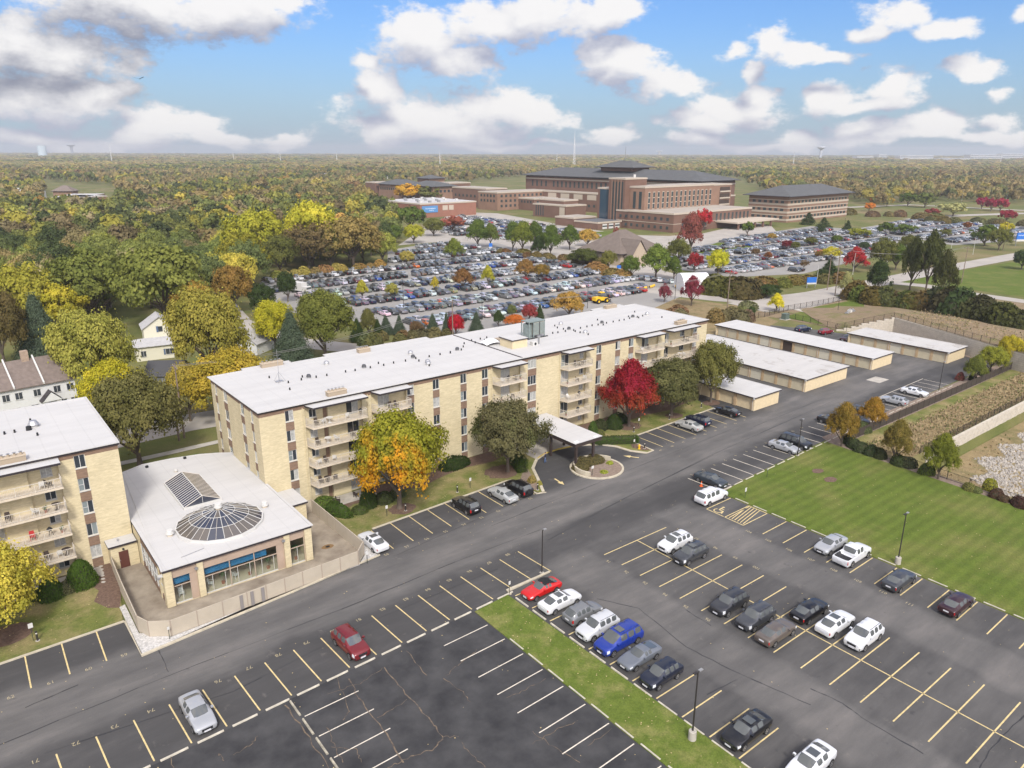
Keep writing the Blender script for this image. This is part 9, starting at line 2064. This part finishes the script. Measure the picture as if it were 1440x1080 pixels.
# masts, water towers, poles
def mast(px, ypx_base, ytop, label, r0=1.1, name='tall_mast', col=None, cat='mast'):
 g = G(px, ypx_base); D = math.hypot(g.x, g.y); d = ray(px, ytop); h_ = HC + d.z / math.hypot(d.x, d.y) * D
 mb = MB(); mb.tube((0, 0, 0), (0, 0, h_), r0, r0 * .5, col or mat('pale_mast', (.62, .62, .62), .6), 8); o = mb.build(name, loc=(g.x, g.y, 0)); return tag(o, label, cat)
for px, yb, yt, lab in ((158, 232, 203, 'tall pale mast over the west woods'), (395, 232, 210, 'pale mast left of the middle woods'), (474, 230, 212, 'short pale mast in the middle woods'), (619, 240, 213, 'tall pale mast left of the great slate roof'), (329, 229, 213, 'thin mast over the west-centre woods'), (1115, 236, 213, 'mast behind the brick office'), (1276, 233, 214, 'mast before the banded office'), (1406, 233, 214, 'mast before the east offices'), (260, 224, 206, 'faint thin mast near the west horizon'), (783, 232, 214, 'grey mast just over the slate roof')): mast(px, yb, yt, lab)
g = G(807, 240); r = empty('lattice_tower', (g.x, g.y, 0), 0, 'tall lattice radio tower on the horizon behind the hospital', 'tower'); d = ray(807, 184); H_ = HC + d.z / math.hypot(d.x, d.y) * math.hypot(g.x, g.y); mb = MB()
for sx, sy in ((1, 1), (1, -1), (-1, 1), (-1, -1)): mb.tube((3 * sx, 3 * sy, 0), (.5 * sx, .5 * sy, H_ * .8), .35, .25, mat('pale_mast'), 4)
for k in range(12): z = H_ * .8 * k / 12; w = 3 - 2.5 * k / 12; w2 = 3 - 2.5 * (k + 1) / 12; mb.tube((w, w, z), (-w2, w2, H_ * .8 * (k + 1) / 12), .2, .2, mat('pale_mast'), 3); mb.tube((-w, -w, z), (w2, -w2, H_ * .8 * (k + 1) / 12), .4, .4, mat('pale_mast'), 3)
mb.tube((0, 0, H_ * .8), (0, 0, H_), .7, .3, mat('pale_mast'), 4); mb.build('frame', r)
for px, yb, yt, lab, c in ((1153, 226, 206, 'funnel-topped water tower on the east horizon', (.45, .47, .5)), (61, 222, 205, 'pale blue water tank at the west horizon', (.5, .6, .66)), (102, 218, 203, 'dark flat water tower on the west horizon', (.3, .32, .36)), (927, 219, 212, 'white bulb water tower above the east woods', (.8, .8, .8))):
 g = G(px, yb); D = math.hypot(g.x, g.y); d = ray(px, yt); h_ = HC + d.z / math.hypot(d.x, d.y) * D; w = D * .0045; r = empty('water_tower', (g.x, g.y, 0), 0, lab, 'water tower'); m = mat('tower_%d' % px, c, .6)
 mb = MB(); mb.cyl(0, 0, 0, h_ * .8, w * .35, w * .3, m, 12); mb.build('stem', r); mb = MB();
 if px == 61: mb.cyl(0, 0, h_ * .2, h_, w * 1.0, w * 1.0, m, 16)
 else: mb.cyl(0, 0, h_ * .78, h_ * .93, w * .35, w * 1.1, m, 16); mb.cyl(0, 0, h_ * .93, h_, w * 1.1, w * .9, m, 16)
 mb.build('tank', r)
# utility poles and wires
def upole(px, py, h_, label, arms=True, t=.16):
 g = G(px, py); r = empty('utility_pole', (g.x, g.y, 0), ANG, label, 'utility pole', 'utility poles'); mb = MB(); mb.tube((0, 0, 0), (0, 0, h_), t, t * .65, M_WOOD, 8); mb.build('pole', r)
 if arms: mb = MB(); mb.box(-.06, .06, -1.3, 1.3, h_ - .7, h_ - .55, M_WOOD); [mb.cyl(0, y, h_ - .55, h_ - .35, .05, .04, M_GREYM, 6) for y in (-1.2, -.5, .5, 1.2)]; mb.build('crossarm', r)
 return Vector((g.x, g.y, h_ - .45))
p1 = upole(259.5, 616, 12.5, 'thick wooden pole at the street between the apartment blocks'); p1b = upole(252, 620, 9.5, 'shorter grey pole left of the thick one', False); p0 = upole(25, 640, 12, 'wooden pole behind the west block', t=.14) if False else None
p2 = upole(1022, 440, 12, 'wooden pole between the maroon tree and the garages'); p3 = upole(1174, 416, 15.5, 'tall wooden pole at the road bend'); p4 = upole(1163, 408, 11, 'grey pole beside the tall one at the bend', False); p5 = upole(1352, 398, 13, 'wooden pole beside the road and the striped lawn'); p6 = upole(1410, 352, 13, 'wooden pole near the blue hospital sign', False)
p7 = upole(552, 320, 13, 'wooden pole left of the brick store'); p8 = upole(97 + 540, 478, 10, 'pole behind the roof beside the scarlet tree')
p9 = upole(430, 345, 12, 'thin pole in the mid woods', False, .14) if False else None
def wire(a, b, sag, label, off=(0,)):
 for k, o_ in enumerate(off):
  mb = MB(); q = Vector((b - a)); n = Vector((-q.y, q.x, 0)).normalized() * o_; P = [a + q * t / 16 + n + Vector((0, 0, -sag * 4 * (t / 16) * (1 - t / 16))) for t in range(17)]
  for i in range(16): mb.tube(P[i], P[i + 1], .035, .035, mat('wire_grey', (.25, .24, .23), .6), 3)
  o = mb.build('overhead_wire'); tag(o, label if k == 0 else label.replace('upper', 'lower'), 'wire', 'overhead wires')
wire(p8, p2, 2.2, 'upper overhead wire behind the long apartment roof', (0, .9)); wire(p2, p3, 1.6, 'upper overhead wire from the garage pole to the road bend', (0, .9)); wire(p3, p5, 2.0, 'upper overhead wire along the road past the evergreens', (0, 1)); wire(p1, p8, 2.5, 'upper overhead wire from the street pole behind the roof', (0, 1))
# hospital lot lamps, blue signs
for k, (px, py, h_, w) in enumerate([(568, 439, 9.5, 'beside the two lone dark cars'), (678, 451, 9.5, 'low in the lot behind the scarlet tree'), (826, 434, 9.5, 'next to the yellow loader'), (538, 371, 9, 'at the west edge of the upper rows'), (726, 380, 9, 'near the dark red strip cars'), (949, 421, 10, 'beside the snow ploughs'), (613, 388, 9, 'amid the middle rows'), (1048, 372, 9, 'in the second lot near its entrance'), (1097, 352, 9, 'in the middle of the second lot'), (1186, 330, 9, 'at the far side of the second lot')]):
 lamp(gx(px, py), h_, f'hospital lot lamp post {w}', heads=2)
for k, (px, py, h_, w) in enumerate([(1199, 386, 8, 'left of the drooping evergreen'), (1247, 372, 8, 'right of the drooping evergreen'), (1148, 400, 7, 'beside the blue road sign'), (1335, 364, 8, 'first past the evergreens'), (1368, 358, 8, 'second past the evergreens'), (1352, 285, 11, 'on the far road'), (1223, 281, 10, 'behind the brick office trees'), (1413, 292, 11, 'by the three red trees')]): lamp(gx(px, py), h_, f'pale street lamp {w}', heads=1, col=mat('pale_lamp', (.55, .54, .5), .5), name='street_lamp', cat='street lamp')
for px, py, w_, h_, lab, tx in ((1140, 405, 3.4, 3.6, 'blue and white road sign panel at the second lot', ''), (1434, 346, 5.5, 6.5, 'large blue hospital sign at the east edge', 'EMERGENCY'), (870, 382, 1.6, 2.4, 'small blue sign at the lot divider', ''), (690, 352, 1.6, 3.2, 'blue sign at the avenue end', '')):
 g = G(px, py); r = empty('blue_sign', (g.x, g.y, .05), ANG - .5, lab, 'sign'); mb = MB(); mb.box(-w_ / 2, w_ / 2, -.2, .2, h_ * .35, h_, mat('sign_blue', (.02, .14, .5), .5)); mb.box(-w_ / 2, w_ / 2, -.21, .21, h_ * .35, h_ * .5, M_WHITE); o = mb.build('panel', r); mb = MB(); mb.box(-w_ / 2 + .1, -w_ / 2 + .3, -.1, .1, 0, h_ * .35, M_GREYM); mb.box(w_ / 2 - .3, w_ / 2 - .1, -.1, .1, 0, h_ * .35, M_GREYM); mb.build('post', r)
 if px == 1434: add_child(text_mesh('EMERGENCY', .75, mat('banner_white')), 'lettering', o, (0, -.22, h_ * .8), (math.pi / 2, 0, 0))
# bird in the sky
g = ray(195, 111).normalized() * 90; mb = MB(); mb.add([(0, 0, 0), (-.55, -.1, .18), (-.5, .12, .16), (0, .2, 0), (.55, -.1, .2), (.5, .12, .18), (0, -.3, .02), (.05, .35, 0), (-.05, .35, 0)], [(0, 1, 2, 3), (0, 3, 5, 4), (6, 0, 3), (3, 7, 8)], M_BLACK); o = mb.build('bird', loc=(g.x, g.y, g.z + HC)); tag(o, 'small dark bird gliding below the clouds', 'bird')
hz = MB(); hz.box(-9500, 9500, -400, 9500, -6, 100, M_WHITE); ho = hz.build('haze'); ho.data.materials.clear()
hm = bpy.data.materials.new('haze'); hm.use_nodes = True; nt = hm.node_tree; nt.nodes.clear(); oo = nt.nodes.new('ShaderNodeOutputMaterial'); pvl = nt.nodes.new('ShaderNodeVolumePrincipled')
pvl.inputs['Color'].default_value = (.93, .95, .98, 1); pvl.inputs['Density'].default_value = 0.00014; pvl.inputs['Anisotropy'].default_value = .2; nt.links.new(pvl.outputs[0], oo.inputs['Volume']); hm.cycles.homogeneous_volume = True
ho.data.materials.append(hm); tag(ho, kind='stuff')
